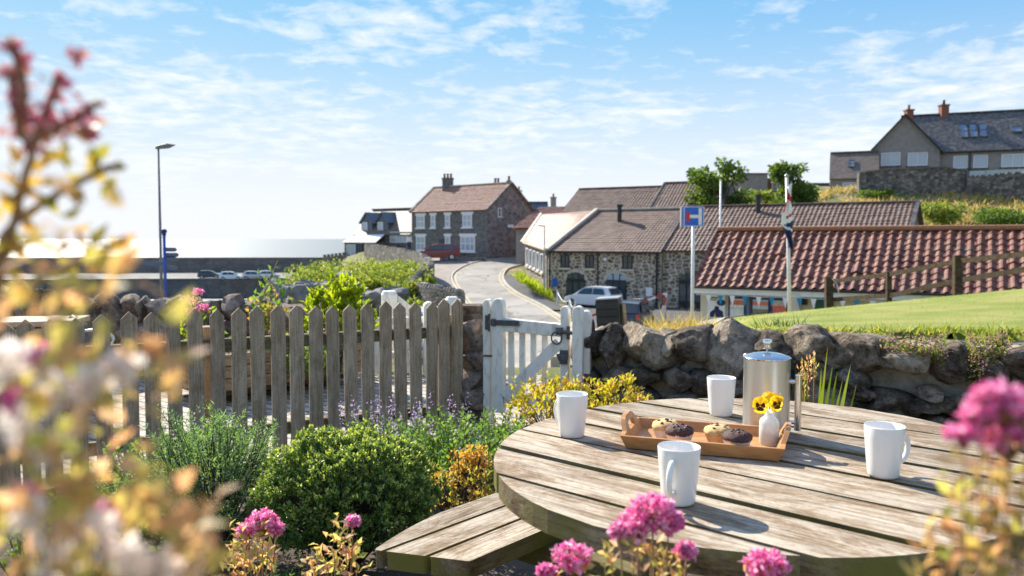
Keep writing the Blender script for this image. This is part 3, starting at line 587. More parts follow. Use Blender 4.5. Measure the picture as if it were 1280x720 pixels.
def rotm(u, n): 
    z = Vector((0,0,1)); return Matrix((u, n, z)).transposed()
def window(root, c, u, n, w_, h_, bars=(1,1), glass='glass', frame='frame_white', sill=None, lintel=None, fw=0.07, name='window', upv=None):
    z = upv or Vector((0,0,1)); Rm = Matrix((u, n, z)).transposed(); mb = MB(); d = 0.10
    for sx in (-1, 1): mb.box(c+u*sx*(w_/2-fw/2)+n*0.03, (fw, d, h_), Rm)
    for sz in (-1, 1): mb.box(c+z*sz*(h_/2-fw/2)+n*0.031, (w_-2*fw-0.004, d, fw), Rm)
    for i in range(1, bars[0]+1): mb.box(c+u*(-w_/2+w_*i/(bars[0]+1))+n*0.028, (fw*0.7, d*0.8, h_-2*fw), Rm)
    for i in range(1, bars[1]+1): mb.box(c+z*(-h_/2+h_*i/(bars[1]+1))+n*0.026, (w_-2*fw, d*0.7, fw*0.6), Rm)
    f = mb.build(name, MT[frame], root)
    mb = MB(); mb.box(c+n*0.012, (w_-fw, 0.02, h_-fw), Rm); mb.build('pane', MT[glass], f)
    if sill: mb = MB(); mb.box(c-z*(h_/2+0.08)+n*0.06, (w_+0.3, 0.22, 0.14), Rm); mb.build('sill', MT[sill], f)
    if lintel: mb = MB(); mb.box(c+z*(h_/2+0.13)+n*0.025, (w_+0.4, 0.10, 0.24), Rm); mb.build('lintel', MT[lintel], f)
    return f
def archpts(c, u, w_, h_, k=10):
    """arched outline: c at bottom centre, total height h_ at crown"""
    z = Vector((0,0,1)); sp = h_-w_*0.36; pts = [c-u*w_/2, c+u*w_/2]
    for i in range(k+1):
        t = math.pi*i/k; pts.append(c+u*(w_/2*math.cos(t))+z*(sp+w_*0.36*math.sin(t)))
    return pts
def archdoor(root, c, u, n, w_, h_, glass='glass', leaf='slateblue_door', surround='quoin', bars=2):
    z = Vector((0,0,1)); k = 14
    mb = MB(); sp = h_-w_*0.36
    for i in range(k):
        a0 = math.pi*i/k; a1 = math.pi*(i+0.92)/k; ri, ro = 1.0, 1+0.5/w_*1.0
        P = lambda a, r: c+u*(w_/2*math.cos(a)*r)+z*(sp+(w_*0.36*math.sin(a))*(r if True else 1)+ (r-1)*0.1)
        mb.prism([P(a0,ri)-n*0.05, P(a0,ro)-n*0.05, P(a1,ro)-n*0.05, P(a1,ri)-n*0.05], n*0.10)
    mb.build('arch_surround', MT[surround], root)
    mb = MB(); mb.prism([p+n*0.004 for p in archpts(c, u, w_, h_)], n*0.03); f = mb.build('door', MT[leaf], root)
    mb = MB(); Rm = rotm(u, n)
    for i in range(-1, bars): mb.box(c+u*(w_*(i+0.5)/(bars+1))+z*(sp*0.5)+n*0.05, (0.06,0.04,sp), Rm)
    mb.box(c+z*sp+n*0.052, (w_,0.04,0.08), Rm); mb.build('door_frame', MT['black'], f)
    mb = MB()
    for i in range(bars+1):
        x0 = -w_/2+0.08+i*w_/(bars+1); x1 = x0+w_/(bars+1)-0.1; hh = sp+0.05+w_*0.36*math.sqrt(max(0,1-(((x0+x1)/2)/(w_/2))**2))*0.9
        mb.box(c+u*(x0+x1)/2+z*((sp+0.08+hh)/2)+n*0.045, (x1-x0, 0.02, max(0.05, hh-sp-0.08)), Rm)
        if glass != 'none': mb.box(c+u*(x0+x1)/2+z*(sp*0.62)+n*0.043, (x1-x0, 0.02, sp*0.55), Rm)
    mb.build('pane', MT['glass_pale' if glass == 'none' else glass], f)
def chimney(root, c, size, h, m, pots=2, potm='terracotta'):
    mb = MB(); mb.box(c+Vector((0,0,h/2-0.4)), (size[0], size[1], h+0.8)); mb.box(c+Vector((0,0,h-0.06)), (size[0]+0.16, size[1]+0.16, 0.14)); ch = mb.build('chimney', MT[m], root)
    for i in range(pots):
        mb = MB(); x = (i-(pots-1)/2)*size[0]/max(pots,1)*0.9; mb.lathe([(0.0,0),(0.14,0),(0.11,0.35),(0.15,0.42),(0.15,0.5),(0.1,0.5),(0.0,0.45)], c+Vector((x,0,h)), 10); mb.build('chimney_pot', MT[potm], ch, smooth=True)
def downpipe(root, a, b, r=0.05, m='black'):
    mb = MB(); mb.tube([a, b], r, 6); mb.build('drainpipe', MT[m], root)

# ------------------------------------------------------------------ stone house at the road bend
hb = empty('stone_house', W(560,318,86), 'grey stone house with russet tiled roof and white windows at the road bend', 'house')
z0 = -1.1; a0 = W(514.5,266,90); b0 = W(609,262,82); ang = math.atan2(b0.y-a0.y, b0.x-a0.x); Lh = math.hypot(b0.x-a0.x, b0.y-a0.y)
H = Block(hb, (a0.x, a0.y, z0), ang, Lh, 7.0, 5.3, 2.75, MT['housestone'], 2.5, MT['gablestone'])
H.roof(MT['tile_house'], 0.26, 0.12, 0.2, 18, 0.035, MT['hillwall'], MT['kerb'], vw=0.32)
def hx(px): return (px-514.5)/(609-514.5)*Lh
for px, w_ in ((527,1.35),(543.5,.75),(562,.75),(586,1.4)): H.window(hx(px), 4.15, w_, 1.35, bars=(1 if w_ > 1 else 0,1), glass='glass_pale', sill='frame_white', lintel='frame_white', fw=0.12)
for px, w_, nb in ((527,1.5,1),(562,.8,0),(586.5,2.15,2)): H.window(hx(px), 1.75, w_, 1.6, bars=(nb,1), glass='glass_pale', sill='frame_white', lintel='frame_white', fw=0.13)
mb = MB(); c, u, n = H.fr(hx(554.5), 1.2); mb.box(c+n*0.03, (0.85,0.08,2.0), rotm(u,n)); d_ = mb.build('door', MT['slateblue_door'], hb); mb = MB(); mb.box(c+n*0.09+u*0.3, (0.1,0.06,0.1), rotm(u,n)); mb.build('handle', MT['steel_pol'], d_)
c, u, n = H.fr(3.5, 3.6, 'right'); mb = MB(); mb.box(c+n*0.03, (0.9,0.08,0.3), rotm(u,n)); mb.build('wall_plaque', MT['frame_white'], hb)
H.window(1.8, 5.0, 0.5, 0.9, 'right', bars=(0,1), sill='quoin')
chimney(hb, H.P(2.2,3.5,8.0), (1.2,0.8), 1.1, 'housestone', 3); chimney(hb, H.P(Lh*0.80,3.9,7.9), (0.7,0.6), 0.35, 'brick_red', 2); chimney(hb, H.P(Lh-0.3,3.6,8.0), (0.4,0.4), 0.35, 'brick_red', 1)
# ------------------------------------------------------------------ cottages beside it, towards the sea
hb = empty('seaside_cottage', W(480,308,97), 'slate roofed cottage with two gabled dormers and a pale porch roof beyond the red car', 'house')
a0 = W(444,300,101); b0 = W(514,300,95); ang = math.atan2(b0.y-a0.y, b0.x-a0.x); Lc = math.hypot(b0.x-a0.x, b0.y-a0.y); zc = -1.4
B = Block(hb, (a0.x,a0.y,zc), ang, Lc, 6, 3.3, 2.9, MT['roadwall'], 4); B.roof(MT['slate_brown'], None, 0.1, 0.3)
def bx_(px): return (px-444)/70*Lc
for px, dw in ((457,2.0),(477,2.0)):
    c = B.P(bx_(px), 0.3, 3.0); mb = MB(); u, n = B.u, -B.b; z = Vector((0,0,1))
    mb.prism([c-u*dw/2, c+u*dw/2, c+u*dw/2+z*1.7, c+z*2.7, c-u*dw/2+z*1.7], B.b*2.6); d_ = mb.build('dormer', MT['slate_blue'], hb)
    mb = MB(); 
    for sx in (-1,1): slab(mb, c+u*sx*(dw/2+.25)+z*1.5+n*.25, c+u*sx*(dw/2+.25)+z*1.5+B.b*2.7, c+z*2.85+B.b*2.7, c+z*2.85+n*.25, 0.1)
    mb.build('dormer_roof', MT['slate_blue'], d_)
    window(hb, c+z*0.95+n*0.01-u*0.3, u, n, 0.9, 1.3, (0,0), 'glass_pale', 'frame_white')
mb = MB(); slab(mb, B.P(bx_(444),-2.2,2.15), B.P(bx_(487),-2.2,2.15), B.P(bx_(483),-0.05,3.2), B.P(bx_(450),-0.05,3.2), 0.1); mb.build('porch_roof', MT['cloth_white'], hb)
mb = MB(); mb.prism([B.P(bx_(446),-2.0,-3), B.P(bx_(484),-2.0,-3), B.P(bx_(484),-2.0,2.1), B.P(bx_(446),-2.0,2.1)], B.b*1.95); mb.build('porch_wall', MT['roadwall'], hb)
for px, ww in ((455,1.6),(466,1.0),(474,0.8)):
    window(hb, B.P(bx_(px),-2.02,1.1), B.u, -B.b, ww, 1.5, (1,0), 'glass_pale' if ww > 1 else 'glass', 'frame_white' if ww > 1 else 'black')
window(hb, B.P(bx_(505),-0.02,2.75), B.u, -B.b, 5.2*.85, 1.3, (3,0), 'glass_pale', 'frame_white')
archdoor(hb, B.P(bx_(503),-0.02,-0.6), B.u, -B.b, 2.6, 2.3, 'glass', 'black', 'roadwall', 1)
t = empty('stone_outbuilding', W(425,322,98), 'low dark stone outbuilding with flat parapet at the cliff edge before the sea', 'shed')
mb = MB(); a = W(402,313,101); b = W(446,306,98); a.z = b.z = -3.6; d = (b-a).normalized(); bk = Vector((-d.y,d.x,0)); mb.prism([a,b,b+Vector((0,0,3.0)),a+Vector((0,0,2.4))], bk*4); mb.prism([a-Vector((0,0,4)),b-Vector((0,0,4)),b,a], bk*4); mb.build('wall', MT['roadwall'], t)
mb = MB()
for i in range(9): q = a.lerp(b, (i+.5)/9)+bk*0.2; q.z = -0.95+(i/9)*0.55-0.3; mb.box(q+Vector((0,0,0.2)), (0.32,0.32,0.42))
mb.build('parapet', MT['roadwall'], t)
# houses behind the stone house: white chimney and grey roofs
hb = empty('grey_roofed_house', W(655,300,100), 'slate roofed house with a big white chimney just behind the stone house gable', 'house')
a0 = W(636,292,102); B = Block(hb, (a0.x,a0.y,-1), 0.0, 5.0, 6, 4.2, 2.6, MT['render_cream'], 2); B.roof(MT['slate_blue'], None, 0.1, 0.2)
chimney(hb, Vector((W(646,248,104).x,104,4.2)), (1.3,1.0), 3.2, 'frame_white', 2)
B.window(3.5, 3.0, 1.0, 1.2)
hb = empty('far_terrace_house', W(690,290,112), 'distant grey house with a single stone chimney behind the red tiled outbuilding', 'house')
a0 = W(650,290,116); B = Block(hb, (a0.x,a0.y,0.5), 0.0, 8.0, 6, 3.0, 2.2, MT['render_grey'], 3); B.roof(MT['slate_blue'], None, 0.1, 0.2); chimney(hb, Vector((W(693,258,114).x,117,5.0)), (0.8,0.8), 2.2, 'render_grey', 1); B.window(6.5, 2.1, 1.0, 1.0)
# ------------------------------------------------------------------ old granary in the middle
hb = empty('stone_granary', W(757,378,60), 'rubble stone granary with two arched doors, brown tiled roof and black flue', 'building')
a0 = W(688,312,60.5); b0 = W(826,315.5,55.6); ang = math.atan2(b0.y-a0.y, b0.x-a0.x); Lg = math.hypot(b0.x-a0.x, b0.y-a0.y); zg = -3.85; He = 0.38-zg
g = Block(hb, (a0.x,a0.y,zg), ang, Lg, 9.4, He, .02, MT['granary'], 1.5); 
P = g.P
mb = MB(); E = 0.3
A_, B_, C_, D_ = P(-.1,-E,He-.12), P(Lg+.1,-E,He-.12), P(Lg+.1,4.7,He+3.0), P(1.5,4.7,He+3.0); slab(mb, A_,B_,C_,D_,.14); tile_patch(mb, A_,B_,C_,D_, .28, 20, .02, .02); slab(mb, P(Lg+.1,9.6,He-.1),P(1.5,9.6,He-.1),D_,C_,.14); mb.build('roof', MT['pantile_brown'], hb)
mb = MB(); mb.beam(P(1.5,4.7,He+3.08), P(Lg+.1,4.7,He+3.08), .26, .14); mb.build('ridge_cap', MT['kerb'], hb, bevel=.05)
mb = MB(); mb.beam(P(-.12,-E,He-.02), P(1.5,4.7,He+3.12), .34, .2); mb.build('verge', MT['kerb'], hb)
def gx(px): return (px-688)/(826-688)*Lg
for px in (708,740,787): g.window(gx(px), 3.35, 0.72 if px < 780 else .8, 0.95, bars=(1,1), frame='black', glass='glass', sill='quoin')
for px, lf in ((722,'black'),(773.5,'slateblue_door')):
    c, u, n = g.fr(gx(px), 0.0); archdoor(hb, c, u, n, 1.55, 2.55, 'glass' if lf == 'black' else 'none', lf, 'quoin', 2)
for px in (751,): downpipe(hb, P(gx(px),-.1,0), P(gx(px),-.1,He-.2))
downpipe(hb, P(Lg-.25,-.1,0), P(Lg-.25,-.1,He-.2), .07)
mb = MB(); mb.beam(P(0,-E-.05,He-.2), P(Lg,-E-.05,He-.2), .12, .12); mb.build('gutter', MT['black'], hb)
mb = MB(); c = P(gx(694.5),-.05,1.75); mb.box(c, (.42,.05,.6), ang); mb.build('wall_sign', MT['sign_blue'], hb)
mb = MB(); fl = P(gx(752),3.3,He+2.1); mb.tube([fl-Vector((0,0,.4)), fl+Vector((0,0,1.15))], .17, 12); mb.tube([fl+Vector((0,0,1.15)), fl+Vector((0,0,1.3))], .24, 12); mb.build('flue', MT['black'], hb, smooth=True, auto=40)
mb = MB(); mb.box(fl-Vector((0,0,.1)), (.7,.7,.12), Matrix.Rotation(ang,3,'Z') @ Matrix.Rotation(R(32),3,'X')); mb.build('flue_flashing', MT['metal_grey'], hb)
mb = MB(); c = P(gx(760.5),-.12,3.55); mb.lathe([(0,-.14),(.12,-.1),(.16,0),(.12,.1),(0,.14)], c, 10); mb.build('wall_lamp', MT['frame_white'], hb, smooth=True)
# left wing of the granary with a row of tall windows
wb = empty('granary_wing', W(672,370,63), 'narrow stone wing with pinkish tiled roof and a strip of tall windows facing the road', 'building')
A0 = P(-.05,0,0); far = W(656.5,302,71); z = Vector((0,0,1)); Fp = Vector((far.x, far.y, 0)); zA = 0.3; zB = .85
mb = MB(); q0 = Vector((A0.x-.1,A0.y,0)); q2 = P(1.5,4.6,0); q2.z = 0; q3 = Vector((Fp.x+3.0,Fp.y+1.9,0))
mb.add([Vector((q0.x,q0.y,-5)),Vector((Fp.x,Fp.y,-5)),Vector((q3.x,q3.y,-5)),Vector((q2.x,q2.y,-5)),Vector((q0.x,q0.y,zA)),Vector((Fp.x,Fp.y,zB)),Vector((q3.x,q3.y,2.7)),Vector((q2.x,q2.y,2.8))], [(0,4,5,1),(1,5,6,2),(2,6,7,3),(0,3,7,4)]); mb.build('wall', MT['wingstone'], wb)
rdg0 = P(1.4,4.7,He+3.02); rdg1 = Vector((W(677,268,73).x, 73, W(677,268,73).z))
mb = MB(); dl = (Vector((q0.x,q0.y,0))-Fp).normalized(); nl = Vector((-dl.y, dl.x, 0)); nl = nl if nl.x < 0 else -nl
e0 = Vector((q0.x,q0.y,zA-.05))+nl*.3; e1 = Vector((Fp.x,Fp.y,zB-.05))+nl*.3; e0 = e0+dl*.15
slab(mb, e1, e0, rdg0, rdg1, .14); tile_patch(mb, e1, e0, rdg0, rdg1, .3, 18, .035); mb.build('roof', MT['tile_pink'], wb)
mb = MB(); mb.beam(e1+z*.05, rdg1+z*.08, .3, .2); mb.build('verge', MT['slate'], wb)
p0 = Vector((q0.x,q0.y,0)); LL = (Fp-p0).length
for i in range(5):
    s_ = LL*(.22+.16*i); c = p0.lerp(Fp, s_/LL); zz_ = zA+(zB-zA)*s_/LL; window(wb, Vector((c.x,c.y,zz_-1.15))+nl*.02, (-dl), nl, 1.05, 1.5, (0,0), 'glass', 'frame_white', 'quoin', None, .1)
downpipe(wb, Vector((q0.x,q0.y-.08,-3.9))+nl*.1, Vector((q0.x,q0.y-.08,.1))+nl*.1)
# red pantiled outbuilding behind it
hb = empty('red_tiled_outbuilding', W(660,345,76), 'small grey rendered outbuilding with dark red pantile roof between road and granary', 'building')
a0 = W(645,340,77); mb = MB(); a = Vector((a0.x,77,-3)); b = a+Vector((5.2,-2.2,0)); bk = Vector((2.6,6,0)); z1, z2 = 2.15, 4.4
mb.add([a,b,b+bk,a+bk,a+z*(z1+3),b+z*(z1+3),b+bk+z*(z2+3),a+bk+z*(z2+3)], [(0,1,5,4),(1,2,6,5),(2,3,7,6),(3,0,4,7)]); mb.build('wall', MT['render_grey'], hb)
mb = MB(); slab(mb, a+z*(z1+3)-bk*.06-Vector((.2,0,0)), b+z*(z1+3)-bk*.06, b+bk+z*(z2+3), a+bk+z*(z2+3)-Vector((.2,0,0)), .12); tile_patch(mb, a+z*(z1+3.02)-bk*.06-Vector((.2,0,0)), b+z*(z1+3.02)-bk*.06, b+bk+z*(z2+3.02), a+bk+z*(z2+3.02)-Vector((.2,0,0)), .3, 14, .05); mb.build('roof', MT['pantile'], hb)
window(hb, a.lerp(b,.3)+z*(4.3), (b-a).normalized(), Vector((-.39,-.92,0)).normalized(), 1.0, 1.3, (0,1))
# big rear roofs
hb = empty('rear_barn', W(760,300,82), 'long barn with brown pantile roof rising behind the granary', 'building')
a0 = W(704,264,80); BA = R(-29); B = Block(hb, (a0.x,a0.y,-1), BA, 9.0, 8, a0.z+1.0, 2.3, MT['wingstone'], 3); B.roof(MT['pantile_brown'], .3, .1, .3, 16, .04)
hb = empty('stepped_barn', W(840,300,84), 'shorter barn with brown pantile roof stepped up beside the long barn and trees', 'building')
q = B.P(9.1,0,0); B_s = Block(hb, (q.x,q.y,-1), BA, 6.5, 8, a0.z+1.0+.12, 2.5, MT['wingstone'], 3); B_s.roof(MT['pantile_brown'], .3, .02, .3, 16, .04, verge=MT['slate'], vw=.14)
# long brown roof to the right
hb = empty('long_stone_range', W(930,345,50), 'long stone range with brown tiled roof running right from the granary', 'building')
a0 = P(Lg+.03,.35,0); ang2 = ang; B2 = Block(hb, (a0.x,a0.y,zg), ang2, 15.2, 9.4, He+.1, 2.95, MT['granary'], 1.5, MT['roadwall']); B2.roof(MT['pantile_brown'], .3, .15, .3, 18, .05, verge=MT['slate'], ridge_m=MT['pantile_brown'])
archdoor(hb, *[B2.fr(2.0, 0.0)[0], B2.u, -B2.b], 1.6, 2.7, 'glass', 'black', 'wingstone', 2)
fl = B2.P(5.4,3.9,He+2.55); mb = MB(); mb.tube([fl-z*.4, fl+z*1.15], .17, 12); mb.tube([fl+z*1.15, fl+z*1.32], .24, 12); mb.build('flue', MT['black'], hb, smooth=True, auto=40)
mb = MB(); mb.box(fl-z*.1, (.7,.7,.12), Matrix.Rotation(R(30),3,'X')); mb.build('flue_flashing', MT['metal_grey'], hb)
for a in (4.6,8.0,11.5): B2.window(a, 3.2, 1.0, 1.0, frame='black', sill='quoin')
hb = empty('flat_roofed_block', W(935,240,98), 'plain grey flat roofed block between the two trees', 'building')
mb = MB(); a = W(916,224,96); mb.box((a.x+2,98,4.0), (4.0,5,9.6)); mb.build('wall', MT['render_grey'], hb); mb = MB(); mb.box((a.x+2,98,8.86), (4.3,5.3,.16)); mb.build('roof', MT['slate'], hb)
mb = MB(); mb.box((a.x+5.4,98.5,4.0), (2.6,4,8.4)); mb.build('side_wall', MT['brick_red'], hb); mb = MB(); mb.box((a.x+5.4,98.5,8.3), (2.9,4.3,.2)); mb.build('side_roof', MT['slate'], hb)
window(hb, Vector((a.x+5.4,96.44,7.4)), Vector((1,0,0)), Vector((0,-1,0)), 1.2, .9)
hb = empty('low_brick_house', W(1015,250,94), 'low brick building with slate roof just left of the hilltop house', 'building')
a = W(1008,243,95); B = Block(hb, (a.x,95,4.5), 0, 3.6, 5, 1.9, 1.3, MT['brick_red'], 3); B.roof(MT['slate'], None, .1, .2); B.window(2.4, 1.2, .8, .8)
# ------------------------------------------------------------------ hilltop houses and their wall
hb = empty('hilltop_house', W(1180,225,86), 'grey rendered hilltop house with front gable, dark slate roof and three rooflights', 'house')
HA = R(-22); u = Vector((math.cos(HA), math.sin(HA), 0)); bb = Vector((-math.sin(HA), math.cos(HA), 0)); gl = W(1087,190.5,86); zb = 6.8; Hh = gl.z-zb
def alongu(px, o): # distance along u from o at an image column
    k = (px-640)/1000/math.cos(PITCH)*1.0; return (k*o.y-o.x)/(u.x-k*u.y)
gw = alongu(1169.5, gl)*1.0; gr_ = gl+u*gw
o_ = gr_+bb*.9-u*(gw*.5); B = Block(hb, (o_.x,o_.y,zb), HA, 25, 8.0, Hh, 4.2, MT['render_grey'], 2); B.roof(MT['slate'], None, .1, .3, verge=None)
GP = lambda a, d, zz_: Vector((gl.x,gl.y,zz_))+u*a+bb*d
rise_ = 3.75; pts = [GP(0,0,zb-2),GP(gw,0,zb-2),GP(gw,0,zb+Hh),GP(gw/2,0,zb+Hh+rise_),GP(0,0,zb+Hh)]; mb = MB(); mb.prism(pts, bb*7); mb.build('gable_wall', MT['render_grey'], hb)
ap = GP(gw/2,0,zb+Hh+rise_); apx = GP(gw/2,-.3,zb+Hh+rise_+.14); kk = rise_/(gw/2); mb = MB()
for sx in (0,1):
    ed = GP(-.4 if sx == 0 else gw+.4,-.3,zb+Hh-.4*kk+.14); slab(mb, ed, ed+bb*7.4, apx+bb*7.4, apx, .14)
mb.build('gable_roof', MT['slate'], hb)
for sx in (0,1): mb = MB(); ed = GP(-.42 if sx == 0 else gw+.42,-.34,zb+Hh-.42*kk+.02); mb.beam(ed, apx+Vector((0,0,-.12))-bb*.04, .10, .3, up=bb); mb.build('bargeboard', MT['black'], hb)
for px in (1108.5,1142): q = GP(alongu(px,gl),-.01,0); q.z = W(px,199,q.y).z; window(hb, q, u, -bb, 1.85, 1.35, (1,0), 'glass_pale', 'frame_white', 'slate')
def fpx(px): # abscissa on the main front for an image column
    for i in range(4000):
        a = i*0.005; q = B.P(a,0,Hh-1.5)
        if 640+q.x/q.y*1000/ (math.cos(PITCH)) >= px+0: return a
    return 19
for px, ww in ((1197,1.3),(1222,1.3),(1262,2.0)): B.window(fpx(px), Hh-1.25, ww, 1.3, bars=(0 if ww < 1.5 else 1,0), glass='glass_pale', sill='slate')
k_ = math.atan2(4.2, 4.0); upv = (B.b*math.cos(k_)+z*math.sin(k_)); nn = (-B.b*math.sin(k_)+z*math.cos(k_))
for px in (1207.5,1219.5,1232,1274.5):
    q = B.P(fpx(px)-.3, 1.9, Hh+1.9*4.2/4.0+.16); window(hb, q if px < 1260 else q-upv*.1, B.u, nn, .74 if px < 1260 else 1.0, 2.2 if px < 1260 else .9, (0,1 if px < 1260 else 0), 'sky_glass', 'slate', None, None, .08, 'rooflight', upv)
for px in (1209,): downpipe(hb, B.P(fpx(px),-.1,0), B.P(fpx(px),-.1,Hh-.2))
mb = MB(); mb.beam(B.P(gw*.5+.1,-.34,Hh-.22), B.P(24,-.34,Hh-.22), .12, .12); mb.build('gutter', MT['black'], hb)
chimney(hb, GP(gw/2+.4,1.2,ap.z-.3), (.7,.7), 1.0, 'brick_red', 1); chimney(hb, B.P(fpx(1172)+.6,4.0,Hh+4.1), (.8,.7), 1.2, 'brick_red', 1, 'black')
hb = empty('hilltop_annexe', W(1062,240,83), 'lower annexe with brown slate roof and one rooflight at the hilltop wall end', 'house')
a = W(1038,222,84); HL = alongu(1094, a); B3 = Block(hb, (a.x,a.y,5.2), HA, HL, 6.5, a.z-5.2, 2.75, MT['render_grey'], 2); B3.roof(MT['slate_brown'], None, .1, .25)
B3.window(2.3, 1.15, 2.2, 1.25, bars=(2,0), glass='glass_pale', sill='slate'); k3 = math.atan2(2.75,3.25)
window(hb, B3.P(2.0,1.6,B3.H+1.6*2.75/3.25+.16), B3.u, (-B3.b*math.sin(k3)+z*math.cos(k3)), .6, 1.25, (0,1), 'sky_glass', 'slate', None, None, .08, 'rooflight', (B3.b*math.cos(k3)+z*math.sin(k3)))
mb = MB(); c = B3.P(1.9,-1.4,.1); mb.box(c, (3.7,.08,1.1), HA); t = mb.build('garden_screen', MT['nothing'] if 'nothing' in MT else MT['slate_blue']); tag(t, 'dark green boarded screen in front of the hilltop annexe', 'screen')
t.data.materials.clear(); t.data.materials.append(nmat('green_board', (.02,.06,.06), (.03,.08,.08), 5, .7))
def flatwall(name, pts, base, label, th=.5, m='hillwall'):
    t = empty(name, (pts[0].x, pts[0].y, base), label, 'wall'); mb = MB()
    for a, b in zip(pts, pts[1:]):
        n = Vector((-(b-a).y,(b-a).x,0)).normalized()*th; mb.prism([Vector((a.x,a.y,base)),Vector((b.x,b.y,base)),b,a], n)
    mb.build('wall', MT[m], t); return t
t = flatwall('retaining_wall', [W(1074,217,79),W(1100,213.5,79),W(1130,212,79),W(1180,210,78.9),W(1209,214,78.8)], 3.5, 'tall stone retaining wall with level top below the hilltop gable')
mb = MB()
for a, b in (((1074,217,79),(1100,213.5,79)),((1100,213.5,79),(1130,212,79)),((1130,212,79),(1180,210,78.9)),((1180,210,78.9),(1209,214,78.8))): mb.beam(W(*a)+Vector((0,.2,.06)), W(*b)+Vector((0,.2,.06)), .6, .14)
mb.build('coping', MT['slate'], t)
t = wallrun([W(1209.5,222,78.6),W(1240,219.5,77.5),W(1290,216,76),W(1380,213,74)], 1.7, .5, 'hillwall', 'hill_wall', 'rough topped stone wall under the glass balustrade on the hill', 1.2, True, .45)
t = empty('glass_balustrade', W(1245,218,79.6), 'row of pale glass balustrade panels along the hilltop terrace', 'balustrade')
gm = nmat('balustrade_glass', (.42,.50,.46), (.46,.54,.50), 3, .1); 
for i in range(6):
    px = 1212+i*21; a = W(px,214-i*.9,79.5-i*.3); b = W(px+19.5,213.2-i*.9,79.2-i*.3); mb = MB(); a2 = a-z*1.0; b2 = b-z*1.0; mb.prism([a2,b2,b,a], Vector((0,.04,0))); mb.build('glass_panel', gm, t); mb = MB(); mb.box((b.x+.06,b.y,b.z-.6), (.07,.07,1.3)); mb.build('post', MT['metal_grey'], t)
# ------------------------------------------------------------------ visitor kiosk with pantile roof
hb = empty('pantiled_kiosk', (VC_O.x, VC_O.y, -2.7), 'cream single storey kiosk with weathered red pantile roof and blue framed notice boards', 'building')
angv = math.atan2(VC_D.y, VC_D.x); ze = W(872,355,26).z; VB = Block(hb, (VC_O.x,VC_O.y,-2.75), angv, 10.6, 5.2, ze+2.75+.06, 1.62, MT['render_cream'], .6); VB.roof(MT['pantile'], .265, .2, .32, 11, .065, None, MT['terracotta'])
PV = VB.P
mb = MB(); mb.beam(PV(-.2,-.36,VB.H-.24), PV(10.8,-.36,VB.H-.24), .08, .2); mb.build('fascia', MT['frame_white'], hb)
mb = MB(); mb.beam(PV(-.2,-.43,VB.H-.14), PV(10.8,-.43,VB.H-.14), .1, .07); mb.build('gutter', MT['black'], hb)
def vpx(px, zz=-1.0):
    best = min((abs(640+(q := PV(a*.01,0,0)).x/(q.y*math.cos(PITCH)+(CAMZ-zz)*math.sin(PITCH))*1000-px), a*.01) for a in range(-50,1060)); return best[1]
n = -VB.b; u = VB.u; Rm = rotm(u, n)
def board(px0, px1, py0, py1, name, fm, frame, label=None):
    a0, a1 = vpx(px0), vpx(px1); q = PV((a0+a1)/2,0,0); d = q.y; zt = W(px0,py0,d).z; zb_ = W(px0,py1,d).z; c = q.copy(); c.z = (zt+zb_)/2; w_, h_ = a1-a0, zt-zb_
    mb = MB(); mb.box(c+n*.03, (w_,.06,h_), Rm); f = mb.build(name, MT[frame], hb)
    mb = MB(); mb.box(c+n*.066, (w_-.12 if frame == 'navy' else w_-.02,.012,h_-.12 if frame == 'navy' else h_-.02), Rm); pp = mb.build('poster', fm, f); return c, w_, h_, f
def postermat(name, bg_, bands):
    m, t, p, o = newmat(name); c = t.nodes.new('ShaderNodeTexCoord'); s_ = t.nodes.new('ShaderNodeSeparateXYZ'); t.links.new(c.outputs['Generated'], s_.inputs[0])
    r = ramp(t, s_.outputs[2], bands); rr_ = t.nodes.new('ShaderNodeValToRGB'); r2_ = r.node.color_ramp; r2_.interpolation = 'CONSTANT'
    vo = t.nodes.new('ShaderNodeTexVoronoi'); vo.inputs['Scale'].default_value = 5; vo.distance = 'CHEBYCHEV'; t.links.new(c.outputs['Generated'], vo.inputs['Vector'])
    t.links.new(mixc(t, 1.0, mixc(t, .3, r, vo.outputs['Color'], 'MULTIPLY'), (1.6,1.6,1.6), 'MULTIPLY'), p.inputs['Base Color']); p.inputs['Roughness'].default_value = .4; return m
bp = [postermat('poster_chart', 0, [(0,(.5,.5,.47)),(.45,(.42,.42,.40)),(.6,(.55,.55,.53)),(.68,(.45,.12,.08)),(.93,(.5,.5,.5))]), postermat('poster_photo', 0, [(0,(.42,.25,.2)),(.3,(.16,.14,.1)),(.55,(.35,.40,.42)),(.72,(.5,.14,.10)),(.9,(.3,.4,.5))]), postermat('poster_red', 0, [(0,(.2,.16,.14)),(.22,(.5,.4,.35)),(.4,(.52,.10,.08)),(.75,(.5,.35,.3)),(.9,(.3,.42,.5))])]
board(911,932.5,371,400,'notice_board',bp[0],'navy'); board(939,963,372,403,'notice_board',bp[1],'navy'); board(964,986,373,405,'notice_board',bp[2],'navy')
c, w_, h_, f = board(885,907,367,398,'white_notice',MT['cloth_white'],'frame_white')
mb = MB(); mb.lathe([(0,0),(.13,.004)], (0,0,0), 18); mb.v = [tuple(c+n*.078+u*(.16+x*1.1)+z*(.12+y*.8)) for x, y, _ in mb.v]; mb.build('dark_emblem', MT['cloth_navy'], f)
mb = MB(); mb.box(c+n*.074+u*-.1+z*.27, (.32,.006,.05), Rm); mb.box(c+n*.074+u*-.1+z*.20, (.26,.006,.035), Rm); mb.build('text_lines', MT['slate'], f)
